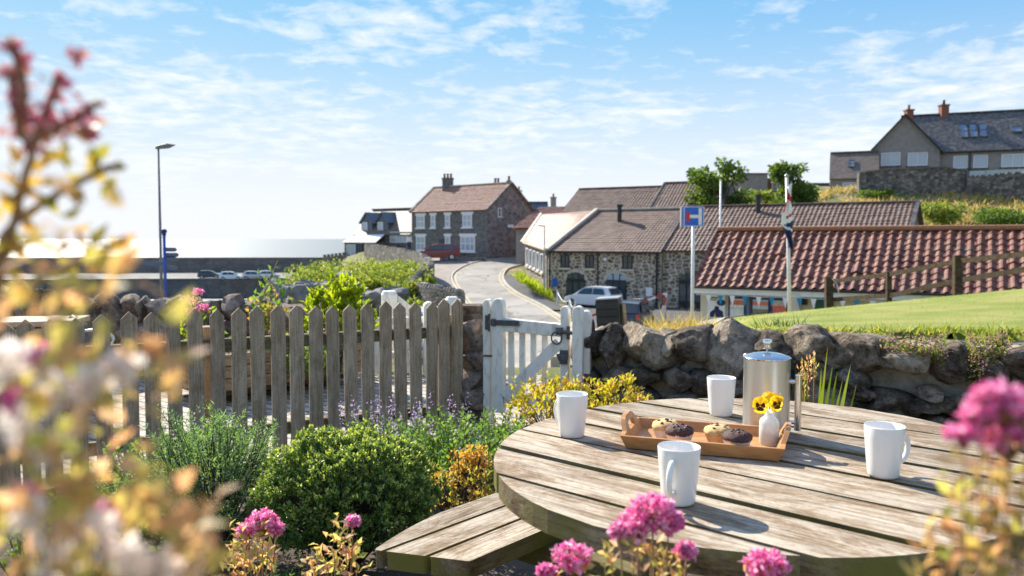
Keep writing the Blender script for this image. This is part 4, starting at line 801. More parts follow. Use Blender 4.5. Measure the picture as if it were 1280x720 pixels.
mb = MB(); mb.prism([c+n*.073+u*a+z*b for a, b in ((-.2,-.36),(.24,-.36),(.22,-.16),(.1,-.1),(.08,.0),(-.04,0),(-.06,-.1),(-.2,-.2))], n*.006); mb.build('figure_print', MT['cloth_navy'], f)
mb = MB(); q = PV(vpx(936),-.06,0); q.z = -1.6; mb.box(q, (.1,.1,2.2), Rm); mb.build('drainpipe', MT['finger_blue'], hb)
a_ = vpx(991); mb = MB(); q = PV(a_+.1,-.2,0); q.z = -1.6; mb.box(q, (.34,.4,2.3), Rm); mb.build('porch_pier', MT['render_cream'], hb)
a_ = vpx(1003); mb = MB(); q = PV(a_,-.05,0); q.z = -.62; mb.box(q, (.3,.1,.4), Rm); mb.build('alarm_box', MT['black'], hb)
a_ = vpx(1030); mb = MB(); q = PV(a_,-.03,0); q.z = -1.6; mb.box(q, (.5,.08,2.0), Rm); mb.build('door', nmat('green_door', (.02,.10,.09), (.03,.13,.11), 5, .6), hb)
# bunting: string plus pennants
t = empty('bunting', PV(0,-.5,VB.H-.45), 'string of white and blue pennants hung under the kiosk eaves', 'bunting')
mb = MB(); mb.tube([PV(i*.5,-.52,VB.H-.36-.03*math.sin(i*1.9)) for i in range(0,20)], .008, 4); mb.build('string', MT['cloth_white'], t)
for i, px in enumerate((891,906,920.5,936,953,969,985.5,1003,1020,1036,1056,1073,1093,1110,1130,1150)):
    a_ = vpx(px); q = PV(a_,-.52,VB.H-.37); mb = MB(); mb.prism([q-u*.085, q+u*.085, q+u*.01-z*.33], n*.006); mb.build('pennant', MT['teal'] if i % 2 and i not in (10,) else MT['cloth_white'], t)
# ------------------------------------------------------------------ poles, signs, lamps
def tz(x, y): return terr_all(x, y)
t = empty('street_lamp', (W(200,300,40).x,40,tz(W(200,300,40).x,40)), 'tall thin street lamp with flat lantern head near the harbour', 'street lamp')
b = wloc(t); top = W(198,186,40); mb = MB(); mb.tube([b, b.lerp(top,.25), top], [.085,.075,.045], 10); mb.build('pole', MT['lampgrey'], t, smooth=True)
mb = MB(); mb.prism([top+Vector((-.12,-.1,-.02)), top+Vector((-.1,-.1,.12)), top+Vector((.45,-.1,.26)), top+Vector((.85,-.1,.20)), top+Vector((.5,-.1,.03))], Vector((0,.2,0))); mb.build('lantern', MT['lampgrey'], t, bevel=.02)
mb = MB(); mb.tube([b, b+Vector((0,0,1.35))], .09, 10); mb.build('yellow_band', MT['yellowline'], t)
x = W(205,300,37).x; b = Vector((x,37,tz(x,37))); t = empty('fingerpost', b, 'blue fingerpost with round finial and four direction arms beside the tall lamp', 'signpost')
top = W(205,290,37); mb = MB(); mb.tube([b, top], .07, 10); mb.build('pole', MT['blue_paint'], t, smooth=True); mb = MB(); mb.lathe([(0,-.16),(.08,-.15),(.1,-.05),(.14,.03),(.1,.12),(0,.15)], top, 12); mb.build('finial', MT['navy'], t, smooth=True)
for (x0, x1, yy) in ((206,221.5,312),(206,224,318.5),(206,221,322.8),(174,204,329.5),(206,222,335)):
    a = W(x0,yy,37); c = W(x1,yy,37); s_ = 1 if x1 > 206 else -1; pl = .1
    if s_ > 0: pts = [a+Vector((0,0,-.1)), c+Vector((-pl,0,-.1)), c, c+Vector((-pl,0,.1)), a+Vector((0,0,.1))]
    else: pts = [a+Vector((0,0,0)), a+Vector((pl*2,0,-.1)), c+Vector((0,0,-.1)), c+Vector((0,0,.1)), a+Vector((pl*2,0,.1))]
    mb = MB(); mb.prism(pts, Vector((0,.04,0))); mb.build('sign_arm', MT['finger_blue'], t)
x = W(867,280,25).x; b = Vector((x,25,-2.9)); t = empty('dead_end_sign', b, 'blue square road sign with white T and red bar on a grey pole', 'road sign')
top = W(867,259,25); mb = MB(); mb.tube([b, top], .055, 12); mb.build('pole', MT['pole_white'], t, smooth=True)
a = W(854.5,258,24.9); c = W(880,283.3,24.9); cc = (a+c)/2; sw, sh = c.x-a.x, a.z-c.z; mb = MB(); mb.box(cc, (sw,.03,sh)); mb.build('sign_panel', MT['sign_blue'], t, bevel=.012)
def sgn(name, m, x0, x1, y0, y1, dy): 
    mb = MB(); q0 = W(x0,y0,24.9); q1 = W(x1,y1,24.9); mb.box(((q0.x+q1.x)/2, cc.y-dy, (q0.z+q1.z)/2), (q1.x-q0.x,.006,q0.z-q1.z)); mb.build(name, MT[m], t)
mb = MB(); w2, h2 = sw/2-.02, sh/2-.02
for sx in (-1,1): mb.box(cc+Vector((sx*w2,-.02,0)), (.018,.008,2*h2)); mb.box(cc+Vector((0,-.0205,sx*h2)), (2*w2,.008,.018))
mb.build('border', MT['pole_white'], t)
sgn('white_bar', 'pole_white', 873.2,877.0,260.3,281.2,.019); sgn('white_bar', 'pole_white', 861.3,873.0,268.6,272.6,.0195); sgn('red_bar', 'sign_red', 857.8,862,264.6,277,.021)
mb = MB(); q = W(853.6,271,25); mb.box((q.x,25.1,q.z), (.1,.16,.64)); mb.build('side_bracket', MT['metal_grey'], t)
x = W(901,280,40).x; b = Vector((x,40,-3.6)); t = empty('thin_white_pole', b, 'thin plain white pole behind the left end of the kiosk roof', 'pole'); mb = MB(); mb.tube([b, W(901,226,40)], [.06,.045], 8); mb.build('pole', MT['pole_white'], t, smooth=True); mb = MB(); mb.lathe([(0,-.06),(.07,0),(0,.07)], W(901,225.5,40), 8); mb.build('cap', MT['pole_white'], t, smooth=True)
# flagpole and limp flag
b = W(989.5,394,21.0); b.z = min(b.z, tz(b.x,b.y)); top = W(983.5,220,21); t = empty('flagpole', b, 'white flagpole standing in front of the kiosk roof', 'flagpole')
mb = MB(); mb.tube([b, top], [.055,.04], 10); mb.build('pole', MT['pole_white'], t, smooth=True); mb = MB(); mb.lathe([(0,-.06),(.06,-.02),(.06,.02),(0,.07)], top, 10); mb.build('truck', MT['metal_grey'], t, smooth=True)
hst = W(984.2,229,21); V = []; F = []; mi = []; nx, nz = 14, 44; Hf = W(984,229,21).z-W(987,312,21).z
for j in range(nz+1):
    for i in range(nx+1):
        s_ = i/nx; v = j/nz; tw = .14+.19*math.sin(v*3.0)**2*(.6+.4*v); zf = hst.z-v*Hf*(1-.12*s_)-s_*.15
        px_ = W(984.2+3.2*v,300,21).x-.03; V.append((px_+.08-s_*tw-.02*math.sin(v*9+s_*3), 21-.12+.05*math.sin(s_*9+v*4)-.03*s_, zf))
for j in range(nz):
    for i in range(nx):
        F.append((j*(nx+1)+i, j*(nx+1)+i+1, (j+1)*(nx+1)+i+1, (j+1)*(nx+1)+i)); v = (j+.5)/nz; s_ = (i+.5)/nx
        red = (.20 < v+.16*s_ < .32) or (.42 < v-.1*s_ < .47 and s_ < .6) or (s_ > .82 and v < .4)
        mi.append(2 if v-.1*s_ > .55 and not (.70 < v+.1*s_ < .74) else (1 if red else 0))
o = npmesh('flag', V, F, [MT['cloth_white'], MT['cloth_red'], MT['cloth_navy']], None, mi, True); tag(o, 'limp white flag with red cross and navy fly hanging from the white flagpole', 'flag'); so_ = o.modifiers.new('solid','SOLIDIFY'); so_.thickness = .006
# ------------------------------------------------------------------ cars
def make_car(name, label, body, loc, rz, group=None, L=4.0, Hc=1.48, hatch=True):
    t = empty(name, loc, label, 'car', group); hw = .86; b = Vector(loc); Rz = Matrix.Rotation(rz, 3, 'Z'); T = lambda x, y, zz: b+Rz @ Vector((x*L/4.0, y, zz*Hc/1.48))
    low = [(-2.0,.42,.72,.72),(-1.93,.28,.92,.80),(-1.5,.24,.94,.86),(-.6,.22,.93,.87),(.5,.22,.92,.87),(1.2,.24,.86,.85),(1.75,.28,.74,.79),(2.0,.38,.58,.66)]
    mb = MB(); vs = []
    for x, zb, zt, w_ in low:
        vs += [T(x,-w_*.94,zb), T(x,-w_,(zb+zt)/2), T(x,-w_*.95,zt), T(x,-w_*.6,zt+.03), T(x,w_*.6,zt+.03), T(x,w_*.95,zt), T(x,w_,(zb+zt)/2), T(x,w_*.94,zb)]
    fs = [(i*8+k,(i+1)*8+k,(i+1)*8+(k+1)%8,i*8+(k+1)%8) for i in range(len(low)-1) for k in range(8)]+[tuple(range(8)), tuple(7*8+k for k in range(7,-1,-1))]
    mb.add(vs, fs)
    cab = [(-1.9,.92,.02,.78),(-1.55,.92,.50,.74),(-1.1,.92,.55,.72),(-.2,.92,.56,.72),(.3,.92,.50,.73),(1.15,.90,.0,.78)]
    vs = []
    for x, z0_, hh, w_ in cab:
        vs += [T(x,-w_,z0_), T(x,-w_+.14*hh/.56,z0_+hh), T(x,0,z0_+hh+.035), T(x,w_-.14*hh/.56,z0_+hh), T(x,w_,z0_)]
    fs = [(i*5+k,(i+1)*5+k,(i+1)*5+k+1,i*5+k+1) for i in range(5) for k in range(4)]; mb.add(vs, fs); bo = mb.build('body', body, t, smooth=True, auto=35)
    bo.modifiers.new('b','BEVEL').width = .015
    for sy in (-1,1):
        mb = MB(); ps = [(-1.45,.96),(-1.25,1.36),(-.5,1.40),(-.46,.96)]; q = [T(x, sy*(.735-.14*(zz-.92)/.56+.06), zz) for x, zz in ps]; mb.prism(q, (Rz @ Vector((0,sy,0)))*.012)
        ps = [(-.38,.96),(-.4,1.40),(.28,1.36),(.86,.96)]; q = [T(x, sy*(.735-.14*(zz-.92)/.56+.06), zz) for x, zz in ps]; mb.prism(q, (Rz @ Vector((0,sy,0)))*.012); mb.build('side_window', MT['carglass'], t)
        mb = MB(); mb.box(T(.72, sy*.93, .99), (.12,.16,.12), Rz); mb.build('wing_mirror', body, t, bevel=.03)
    mb = MB(); dn = Rz @ Vector((-.02,0,.012)); mb.prism([T(-1.87,-.64,.98)+dn, T(-1.87,.64,.98)+dn, T(-1.6,.56,1.36)+dn, T(-1.6,-.56,1.36)+dn], dn*.6); mb.build('rear_window', MT['carglass'], t)
    dn = Rz @ Vector((.012,0,.02)); mb = MB(); mb.prism([T(1.08,-.68,.94)+dn, T(1.08,.68,.94)+dn, T(.38,.56,1.39)+dn, T(.38,-.56,1.39)+dn], dn*.6); mb.build('windscreen', MT['carglass'], t)
    for sy in (-1,1):
        mb = MB(); mb.box(T(-1.95, sy*.66, .80), (.1,.2,.24), Rz); mb.build('tail_lamp', MT['tail'], t, bevel=.02)
        mb = MB(); mb.box(T(1.86, sy*.56, .62), (.16,.3,.13), Rz); mb.build('headlight', MT['headlamp'], t, bevel=.03)
    mb = MB(); mb.box(T(-2.0,0,.56), (.04,.5,.11), Rz); mb.build('number_plate', MT['frame_white'], t); mb = MB(); mb.box(T(-1.97,0,.36), (.14,1.4,.2), Rz); mb.build('bumper', MT['black'], t, bevel=.03)
    for sx in (-1.22,1.28):
        for sy in (-1,1):
            mb = MB(); ax = Rz @ Vector((0,sy,0)); c = T(sx, sy*.72, .31/1.48*1.48); rr_ = .315; mb.tube([c-ax*.02, c+ax*.155], rr_, 20); ty = mb.build('wheel', MT['tyre'], t, smooth=True, auto=40); mb = MB(); mb.tube([c+ax*.15, c+ax*.165], .2, 14); mb.build('rim', MT['rim'], ty)
    return t
x = W(741,380,56).x; make_car('parked_car', 'small white hatchback parked in front of the granary doors', MT['car_white'], (x,56,tz(x,56)+.03), R(142))
x = W(545,318,79.5).x; make_car('parked_car', 'dark red car parked at the road bend by the stone house', MT['car_red'], (x,79.5,W(545,322,79.5).z-.25), R(196), None, 4.6, 1.6)
x = W(797,402,40).x; make_car('parked_car', 'dark car with red rear panel half hidden behind the slatted bin', MT['car_dark'], (W(790,402,40).x,40,tz(x,40)), R(70), None, 3.9)
x = W(543,400,25).x; make_car('parked_car', 'silver car seen from behind the picket fence and white gate posts', MT['car_silver'], (x,25.5,W(543,383,25.5).z-1.5), R(88), None, 4.2, 1.5)
for i, (px, d, bm, an, lb) in enumerate(((289,142,'car_white',8,'white car first on the harbour quay, behind the flowering rose'),(318,144,'car_silver',5,'silver car on the quay just right of the white one'),(336,146,'car_white',20,'white car at the right end of the quay row'),(262,147,'car_dark',10,'dark car at the left end of the quay row'))):
    make_car('quay_car', lb, MT[bm], (W(px,345,d).x,d,-6.15), R(an), 'cars parked on the harbour quay')
mb = MB()
# ------------------------------------------------------------------ small things by the granary
def slat_chair():
    pass
x = W(775,385,52).x
t = empty('cafe_table', (W(797,386,54).x,54,tz(8.5,54)), 'small folding cafe table outside the right granary door', 'table'); b = wloc(t); mb = MB(); mb.tube([b+Vector((0,0,.7)), b+Vector((0,0,.74))], .4, 16); mb.build('tabletop', MT['metal_grey'], t)
for i in range(3): mb = MB(); mb.tube([b+Vector((.3*math.cos(i*2.1),.3*math.sin(i*2.1),0)), b+Vector((-.1*math.cos(i*2.1),-.1*math.sin(i*2.1),.7))], .02, 6); mb.build('leg', MT['black'], t)
def cafechair(px, d, rz, lb):
    x = W(px,386,d).x; t = empty('cafe_chair', (x,d,tz(x,d)+.03), lb, 'chair', 'cafe chairs outside the granary'); b = wloc(t); Rz = Matrix.Rotation(rz,3,'Z'); T = lambda *p: b+Rz @ Vector(p)
    mb = MB(); mb.box(T(0,0,.45), (.42,.42,.03), Rz); mb.build('seat', MT['metal_grey'], t); mb = MB(); mb.box(T(0,.2,.75), (.4,.03,.3), Rz); mb.build('backrest', MT['metal_grey'], t)
    for sx in (-1,1):
        for sy in (-1,1): mb = MB(); mb.tube([T(sx*.2,sy*.2,0), T(sx*.19,sy*.19,.44 if sy < 0 else .88)], .015, 6); mb.build('leg', MT['black'], t)
cafechair(789,53.2,.4,'cafe chair left of the small table by the granary door'); cafechair(805,54.5,2.2,'cafe chair right of the small table by the granary door')
t = empty('menu_board', (W(811,386,55).x,55,tz(9.4,55)), 'small white standing notice against the granary wall', 'sign'); b = wloc(t); mb = MB(); mb.box(b+Vector((0,0,1.15)), (.42,.04,.6)); mb.build('panel', MT['frame_white'], t); mb = MB(); mb.tube([b, b+Vector((0,.03,1.4))], .03, 6); mb.build('post', MT['metal_grey'], t)
# barrier tape between posts
def tapemat():
    m, t, p, o = newmat('barrier_tape'); wv = t.nodes.new('ShaderNodeTexWave'); wv.inputs['Scale'].default_value = .55; wv.bands_direction = 'DIAGONAL'; t.links.new(coords(t), wv.inputs['Vector'])
    t.links.new(ramp(t, wv.outputs['Color'], [(.49,(.75,.73,.7)),(.51,(.55,.04,.03))]), p.inputs['Base Color']); p.inputs['Roughness'].default_value = .5; return m
MT['tape'] = tapemat(); q0 = W(740,396,44); q1 = W(776,380.5,44); q2 = W(831.5,368.5,44)
posts = []
for q, lb in ((q2,'grey post holding the high end of the striped barrier tape'),(q1,'grey post between bin and granary holding the striped barrier tape')):
    x, y = q.x, q.y; t = empty('barrier_post', (x,y,tz(x,y)), lb, 'post'); b = wloc(t); mb = MB(); mb.tube([b, (x+.06,y,q.z+.1)], .06, 8); mb.build('post', MT['metal_grey'], t); mb = MB(); mb.box(b+Vector((0,0,.05)), (.4,.4,.1)); mb.build('foot', MT['black'], t)
mb = MB(); L = smoothline([tuple(q0), tuple((q0+q1)/2+Vector((0,0,-.05))), tuple(q1), tuple((q1+q2)/2+Vector((0,0,-.16))), tuple(q2)], 8)
for a, b in zip(L, L[1:]): a, b = Vector(a), Vector(b); h_ = Vector((0,0,.13)); mb.prism([a, b, b+h_, a+h_], Vector((0,.004,0)))
tag(mb.build('barrier_tape', MT['tape']), 'red and white striped barrier tape across the car park', 'tape')
mb = MB(); L = smoothline([tuple(q2+Vector((0,-.1,.1))), tuple(q2+Vector((-.1,-.1,-.4))), tuple(q2+Vector((-.25,-.1,-.9)))], 6)
for a, b in zip(L, L[1:]): a, b = Vector(a), Vector(b); h_ = Vector((.12,0,.02)); mb.prism([a, b, b+h_, a+h_], Vector((0,.004,0)))
tag(mb.build('tape_end', MT['tape']), 'loose end of striped tape hanging from the barrier post', 'tape')
# chain bollards at the kerb
pr = None
for i, (px, py, d) in enumerate(((697,374,54),(712,379,50),(719,385,47))):
    x = W(px,py,d).x; zt = W(px,py,d).z; t = empty('bollard', (x,d,tz(x,d)), ('short white bollard farthest up the kerb in the chained row','short white bollard in the middle of the chained row','short white bollard nearest the gate in the chained row')[i], 'bollard', 'chained bollards by the kerb'); b = wloc(t); mb = MB(); mb.tube([b,(x,d,b.z+.95)], [.07,.06], 8); mb.build('post', MT['pole_white'], t); mb = MB(); mb.lathe([(0,-.05),(.08,0),(0,.09)], (x,d,b.z+.98), 8); mb.build('cap', MT['pole_white'], t, smooth=True); top = Vector((x,d,b.z+.9))
    if pr is not None: mb = MB(); L = [pr.lerp(top,k/8)+Vector((0,0,-.35*math.sin(math.pi*k/8))) for k in range(9)]; mb.tube(L, .025, 6); tag(mb.build('chain', MT['pole_white']), ('slack white chain between the two farther bollards','slack white chain between the two nearer bollards')[i-1], 'chain')
    pr = top
# kerbside lamp standing by granary corner
x = W(680.5,350,58).x; t = empty('street_lamp', (x,58,tz(x,58)), 'slim grey street lamp with short arm standing at the granary corner', 'street lamp'); b = wloc(t); tp = W(680.5,283,58); mb = MB(); mb.tube([b,tp], [.07,.04], 8); mb.build('pole', MT['metal_grey'], t); mb = MB(); mb.beam(tp+Vector((.05,0,0)), tp+Vector((-.45,-.05,.07)), .16, .09); mb.build('lantern', MT['metal_grey'], t)
# person by the red car
def person(loc, h, rz, label, top, legs, hair):
    t = empty('person', loc, label, 'person'); s_ = h/1.75; b = Vector(loc); Rz = Matrix.Rotation(rz,3,'Z'); T = lambda x,y,z_: b+Rz @ Vector((x*s_,y*s_,z_*s_))
    def skin(name, verts, edges, rad, m):
        me = bpy.data.meshes.new(name); me.from_pydata([tuple(T(*v)-b) for v in verts], edges, []); me.materials.append(m); o = bpy.data.objects.new(name, me); COL.objects.link(o); o.parent = t
        md = o.modifiers.new('skin','SKIN'); 
        for i, r_ in enumerate(rad): me.skin_vertices[0].data[i].radius = (r_*s_, r_*s_)
        me.skin_vertices[0].data[0].use_root = True; o.modifiers.new('sub','SUBSURF').levels = 1; o.modifiers['sub'].render_levels = 1; return o
    V = [(0,0,.95),(0,.01,1.2),(0,0,1.40),(0,0,1.50),(0,-.02,1.60),(0,-.02,1.70),(-.17,0,1.38),(-.24,-.03,1.12),(-.22,-.12,.88),(.17,0,1.38),(.24,-.02,1.12),(.25,-.1,.88),(-.09,0,.88),(-.1,-.04,.48),(-.1,.03,.08),(-.11,-.1,.03),(.09,0,.88),(.1,.03,.48),(.1,.1,.08),(.11,-.02,.03)]
    E = [(0,1),(1,2),(2,3),(3,4),(4,5),(2,6),(6,7),(7,8),(2,9),(9,10),(10,11),(0,12),(12,13),(13,14),(14,15),(0,16),(16,17),(17,18),(18,19)]
    skin('body', V, E, [.13,.12,.12,.05,.085,.07,.055,.042,.03,.055,.042,.03,.08,.055,.04,.035,.08,.055,.04,.035], MT['skin'])
    skin('jacket', [V[0],V[1],V[2],V[6],V[7],(-.225,-.10,.95),V[9],V[10],(.245,-.085,.95)], [(0,1),(1,2),(2,3),(3,4),(4,5),(2,6),(6,7),(7,8)], [.155,.145,.14,.075,.06,.05,.075,.06,.05], top)
    skin('trousers', [V[0],V[12],V[13],(-.1,.02,.12),V[16],V[17],(.1,.09,.12)], [(0,1),(1,2),(2,3),(0,4),(4,5),(5,6)], [.14,.09,.068,.06,.09,.068,.06], legs)
    mb = MB(); mb.lathe([(0,.115),(.07,.10),(.1,.05),(.104,0),(.09,-.04)], T(0,.01,1.65), 12); mb.build('hair', hair, t, smooth=True)
xx = W(511.5,310,78).x; person((xx,78,W(511,315,78).z), 1.72, R(20), 'person in pale top and dark trousers standing beside the red car', MT['cloth_white'], MT['cloth_navy'], MT['bark'])
# ------------------------------------------------------------------ rocks
def rockmesh(mb, c, size, seed, sub=3, rot=0.0, facets=9, rough=.10, mi=0, tilt=0):
    bm = bmesh.new(); bmesh.ops.create_icosphere(bm, subdivisions=sub, radius=1); rr = random.Random(seed); pl = []
    for i in range(facets):
        d = Vector((rr.gauss(0,1), rr.gauss(0,1), rr.gauss(0,1))).normalized(); pl.append((d, rr.uniform(.54,.87)))
    Rm = Matrix.Rotation(rot,3,'Z') @ Matrix.Rotation(tilt,3,'Y'); vs = []
    for v in bm.verts:
        p = v.co.copy(); p = Vector([math.copysign(abs(q)**.72, q) for q in p])
        for d, k in pl:
            s_ = p.dot(d)-k
            if s_ > 0: p -= d*s_*.92
        nz = noise.fractal(p*1.5+Vector((seed*3.1,seed*1.7,0)), .75, 2.2, 6); p *= 1+rough*1.25*nz
        vs.append(Vector(c)+Rm @ Vector((p.x*size[0]*.6, p.y*size[1]*.6, p.z*size[2]*.6)))
    mb.add(vs, [tuple(v.index for v in f.verts) for f in bm.faces], mi); bm.free()
def WY(px): # distance of the right stone wall along an image column
    return 1/np.interp(px, [600,715,1290,1450], [1/5.72,1/5.45,1/4.05,1/3.8])
wr = empty('dry_stone_wall', (1.6,4.9,0), 'low rubble boulder wall behind the round table, grass bank above it', 'wall')
mb = MB(); pts = []
for px in range(718,1500,20):
    Y = WY(px); tp = W(px, np.interp(px,[718,760,900,1060,1280,1500],[420,425,432,432,437,440])+2, Y); pts.append(tp)
n = len(pts); vs = []
for i, p in enumerate(pts):
    for k in range(9):
        zz_ = p.z*(1-k/8)-.05*(k == 8); q = Vector((p.x, p.y-.16*k/8-.02, zz_)); nn_ = noise.fractal(Vector((p.x*3,p.z+k*.5,1.7)), .9, 2, 4)*.05; vs.append(q+Vector((-.3*nn_,-nn_,nn_*.5)))
fs = [(i*9+k, i*9+k+1, (i+1)*9+k+1, (i+1)*9+k) for i in range(n-1) for k in range(8)]; back = len(vs)
vs += [p+Vector((.24,.46,.03)) for p in pts]; fs += [(i*9, (i+1)*9, back+i+1, back+i) for i in range(n-1)]
mb.add(vs, fs); mb.build('rubble_core', MT['mortar'], wr)
RK = [(717,740,402,462,1),(736,757,406,450,1),(826,852,410,446,0),(888,906,412,450,1),(752,787,408,457,1),(780,842,405,457,0),(810,857,413,459,0),(847,897,409,449,1),(874,957,403,472,0),(943,994,416,452,1),(1000,1046,452,486,1),(1044,1086,458,492,1),(990,1050,410,455,0),(1040,1110,416,462,0),(1104,1160,432,470,0),(1160,1182,436,470,1),(1171,1220,427,478,1),(1215,1263,433,491,1),(1260,1305,428,474,1),(1300,1365,426,490,0),(1360,1420,430,490,1),
      (1086,1137,488,514,1),(1136,1179,492,519,1),(1183,1230,494,523,1),(1150,1176,480,500,0),(1232,1275,500,528,1),(1230,1262,484,502,0),(1060,1090,480,500,1),(1280,1330,490,530,1),
      (1062,1096,500,526,1),(1095,1139,512,540,0),(1140,1180,518,546,1),(1181,1227,522,550,1),(1228,1268,526,554,0),(1270,1320,528,558,1),(1322,1368,520,554,1),(1370,1420,516,552,0),(1330,1370,488,518,1),(1372,1418,486,516,1),(1100,1148,540,566,1),(1150,1194,546,572,0),(1196,1242,550,578,1),(1244,1292,554,582,1),(1294,1344,560,590,0),(1346,1396,560,592,1),(1398,1448,552,586,1),(722,752,505,529,1),(890,930,500,526,1),(935,979,502,528,0),(985,1029,506,532,1),(722,752,458,486,1),(755,792,455,480,1),(790,826,456,482,1),(828,868,458,486,1),(868,905,462,492,1),(905,945,470,498,1),(945,990,455,486,1),(990,1030,470,500,1),(735,775,482,505,1),(780,830,482,508,1),(835,880,488,515,1),(1020,1062,486,512,0),(955,985,440,460,1)]
for i, (x0, x1, y0, y1, dk) in enumerate(RK):
    px = (x0+x1)/2; Y = WY(px)-.07-(.06 if y0 > 452 else 0); c = W(px,(y0+y1)/2,Y); mb = MB(); s_ = Y/1000; rr = random.Random(i)
    rockmesh(mb, c, ((x1-x0)*s_*1.10, max(.30,(x1-x0)*s_*.9) if y0 < 452 else .24, (y1-y0)*s_*1.0), i+3, 4 if y0 < 452 else 3, R(-18)+rr.uniform(-.3,.3), 12, .11, 0, rr.uniform(-.25,.25))
    o = mb.build('stone', MT['boulder_dark' if dk else 'boulder'], wr, smooth=True, auto=30)
# pier of stacked stones between fence and gate
t = empty('stone_pier', W(592,540,5.55), 'narrow pier of stacked brown stones between picket fence and white gate', 'pier')
for i, (y0, y1) in enumerate(((400,437),(434,462),(458,484),(480,506),(502,528),(524,548))):
    c = W(592,(y0+y1)/2,5.56); mb = MB(); rockmesh(mb, c, (.235,.34,(y1-y0)*.0056*1.25), 60+i, 3, .2, 10, .12); mb.build('stone', MT['boulder_brown'], t, smooth=True, auto=30)
mb = MB(); c = W(592,470,5.66); mb.box((c.x,c.y,.36), (.16,.2,.74)); mb.build('rubble_core', MT['boulder_dark'], t)
# wall along the left behind the path
wl = empty('field_stone_wall', (-3.2,8.2,0), 'rough field stone wall with upright capstones behind the cobbled path', 'wall')
rr = random.Random(5); px = -30; k = 0
mb = MB(); a = W(-40,380,7.4); b = W(415,385,8.8); a.z = b.z = 0; bk = (b-a).normalized(); bk = Vector((-bk.y,bk.x,0)); ztop = .46
mb.prism([a+Vector((0,0,-.3)), b+Vector((0,0,-.3)), b+Vector((0,0,ztop)), a+Vector((0,0,ztop))], bk*.4); mb.build('rubble_core', MT['boulder_dark'], wl)
while px < 412:
    wpx = rr.uniform(17,34); fr_ = (px+40)/455; Y = 1/((1/7.4)*(1-fr_)+(1/8.8)*fr_); y0 = np.interp(px,[0,60,130,250,330,412],[352,364,369,372,376,384])+rr.uniform(-3,5); c = W(px+wpx/2,(y0+408)/2,Y+.05); mb = MB()
    rockmesh(mb, c, (wpx*Y/1000*1.2, .42, (408-y0)*Y/1000*1.12), 100+k, 3, rr.uniform(.1,.5), 11, .13, 0, rr.uniform(-.5,.3)); mb.build('stone', MT[rr.choice(['boulder_brown','boulder','boulder_brown','boulder_dark'])], wl, smooth=True, auto=30); px += wpx*.86; k += 1
for row, (yy, hh) in enumerate(((414,26),(436,26),(458,26),(480,24))):
    px = -30+row*9
    while px < 405:
        wpx = rr.uniform(26,46); fr_ = (px+40)/455; Y = 1/((1/7.4)*(1-fr_)+(1/8.8)*fr_); mb = MB(); rockmesh(mb, W(px+wpx/2,yy,Y-.03), (wpx*Y/1000*1.14,.3,hh*Y/1000*1.15), 200+k, 2, .35, 9, .1); mb.build('stone', MT[rr.choice(['boulder_brown','boulder_dark'])], wl, smooth=True, auto=30); px += wpx; k += 1
# ------------------------------------------------------------------ picket fence
FA, FB = W(63,400,4.25), W(571,380,5.38)
fl_ = Vector((FB.x-FA.x, FB.y-FA.y, 0)); fdir = fl_.normalized(); fn = Vector((fdir.y,-fdir.x,0))  # towards the viewer
pf = empty('picket_fence', (FA.x,FA.y,0), 'weathered grey picket fence with pointed tops along the flower bed', 'fence')
def fencepoint(px):
    d = ray(px, 450); # intersect with the fence plane
    k = fn.dot(Vector((FA.x,FA.y,0)))/fn.dot(Vector((d.x,d.y,0))); return Vector((d.x*k, d.y*k, 0))
PX = [-52,-20,8,35,63,96,128,161,189,218,245,272,298,323,348,371,394,417,439,460,481,501,520,539,555,571]
rr = random.Random(3)
for i, px in enumerate(PX):
    q = fencepoint(px); zt = .79+rr.uniform(-.012,.012)-(.02 if px < 100 else 0); zb_ = -.125+rr.uniform(-.012,.012)+.03*i/26; w_ = .082+rr.uniform(-.006,.006); mb = MB(); tl = rr.uniform(-.008,.008); u = fdir; 
    P5 = [q-u*w_/2, q+u*w_/2, q+u*(w_/2+tl), q+u*tl, q-u*(w_/2-tl)]; zs = [zb_, zb_, zt-.042, zt, zt-.042]
    mb.prism([Vector((p.x,p.y,zz_))+fn*.012 for p, zz_ in zip(P5, zs)], -fn*.02); o = mb.build('picket', MT['picket'], pf, bevel=.003, seg=1)
for zz_ in (.535,.0):
    a = fencepoint(-60); b = fencepoint(577); mb = MB(); Lr = (b-a).length; ang_ = math.atan2(fdir.y,fdir.x); mb.box((0,0,0), (Lr,.045,.075)); o = mb.build('rail', MT['rail'], None, bevel=.004); o.parent = pf; o.location = (a+b)/2-fn*.034+Vector((0,0,zz_))-pf.location; o.rotation_euler = (0,0,ang_)
for px in (-10,258,565):
    q = fencepoint(px)-fn*.105; mb = MB(); mb.box((q.x,q.y,.22), (.09,.09,.92), ang_); mb.build('post', MT['picket'], pf, bevel=.006)
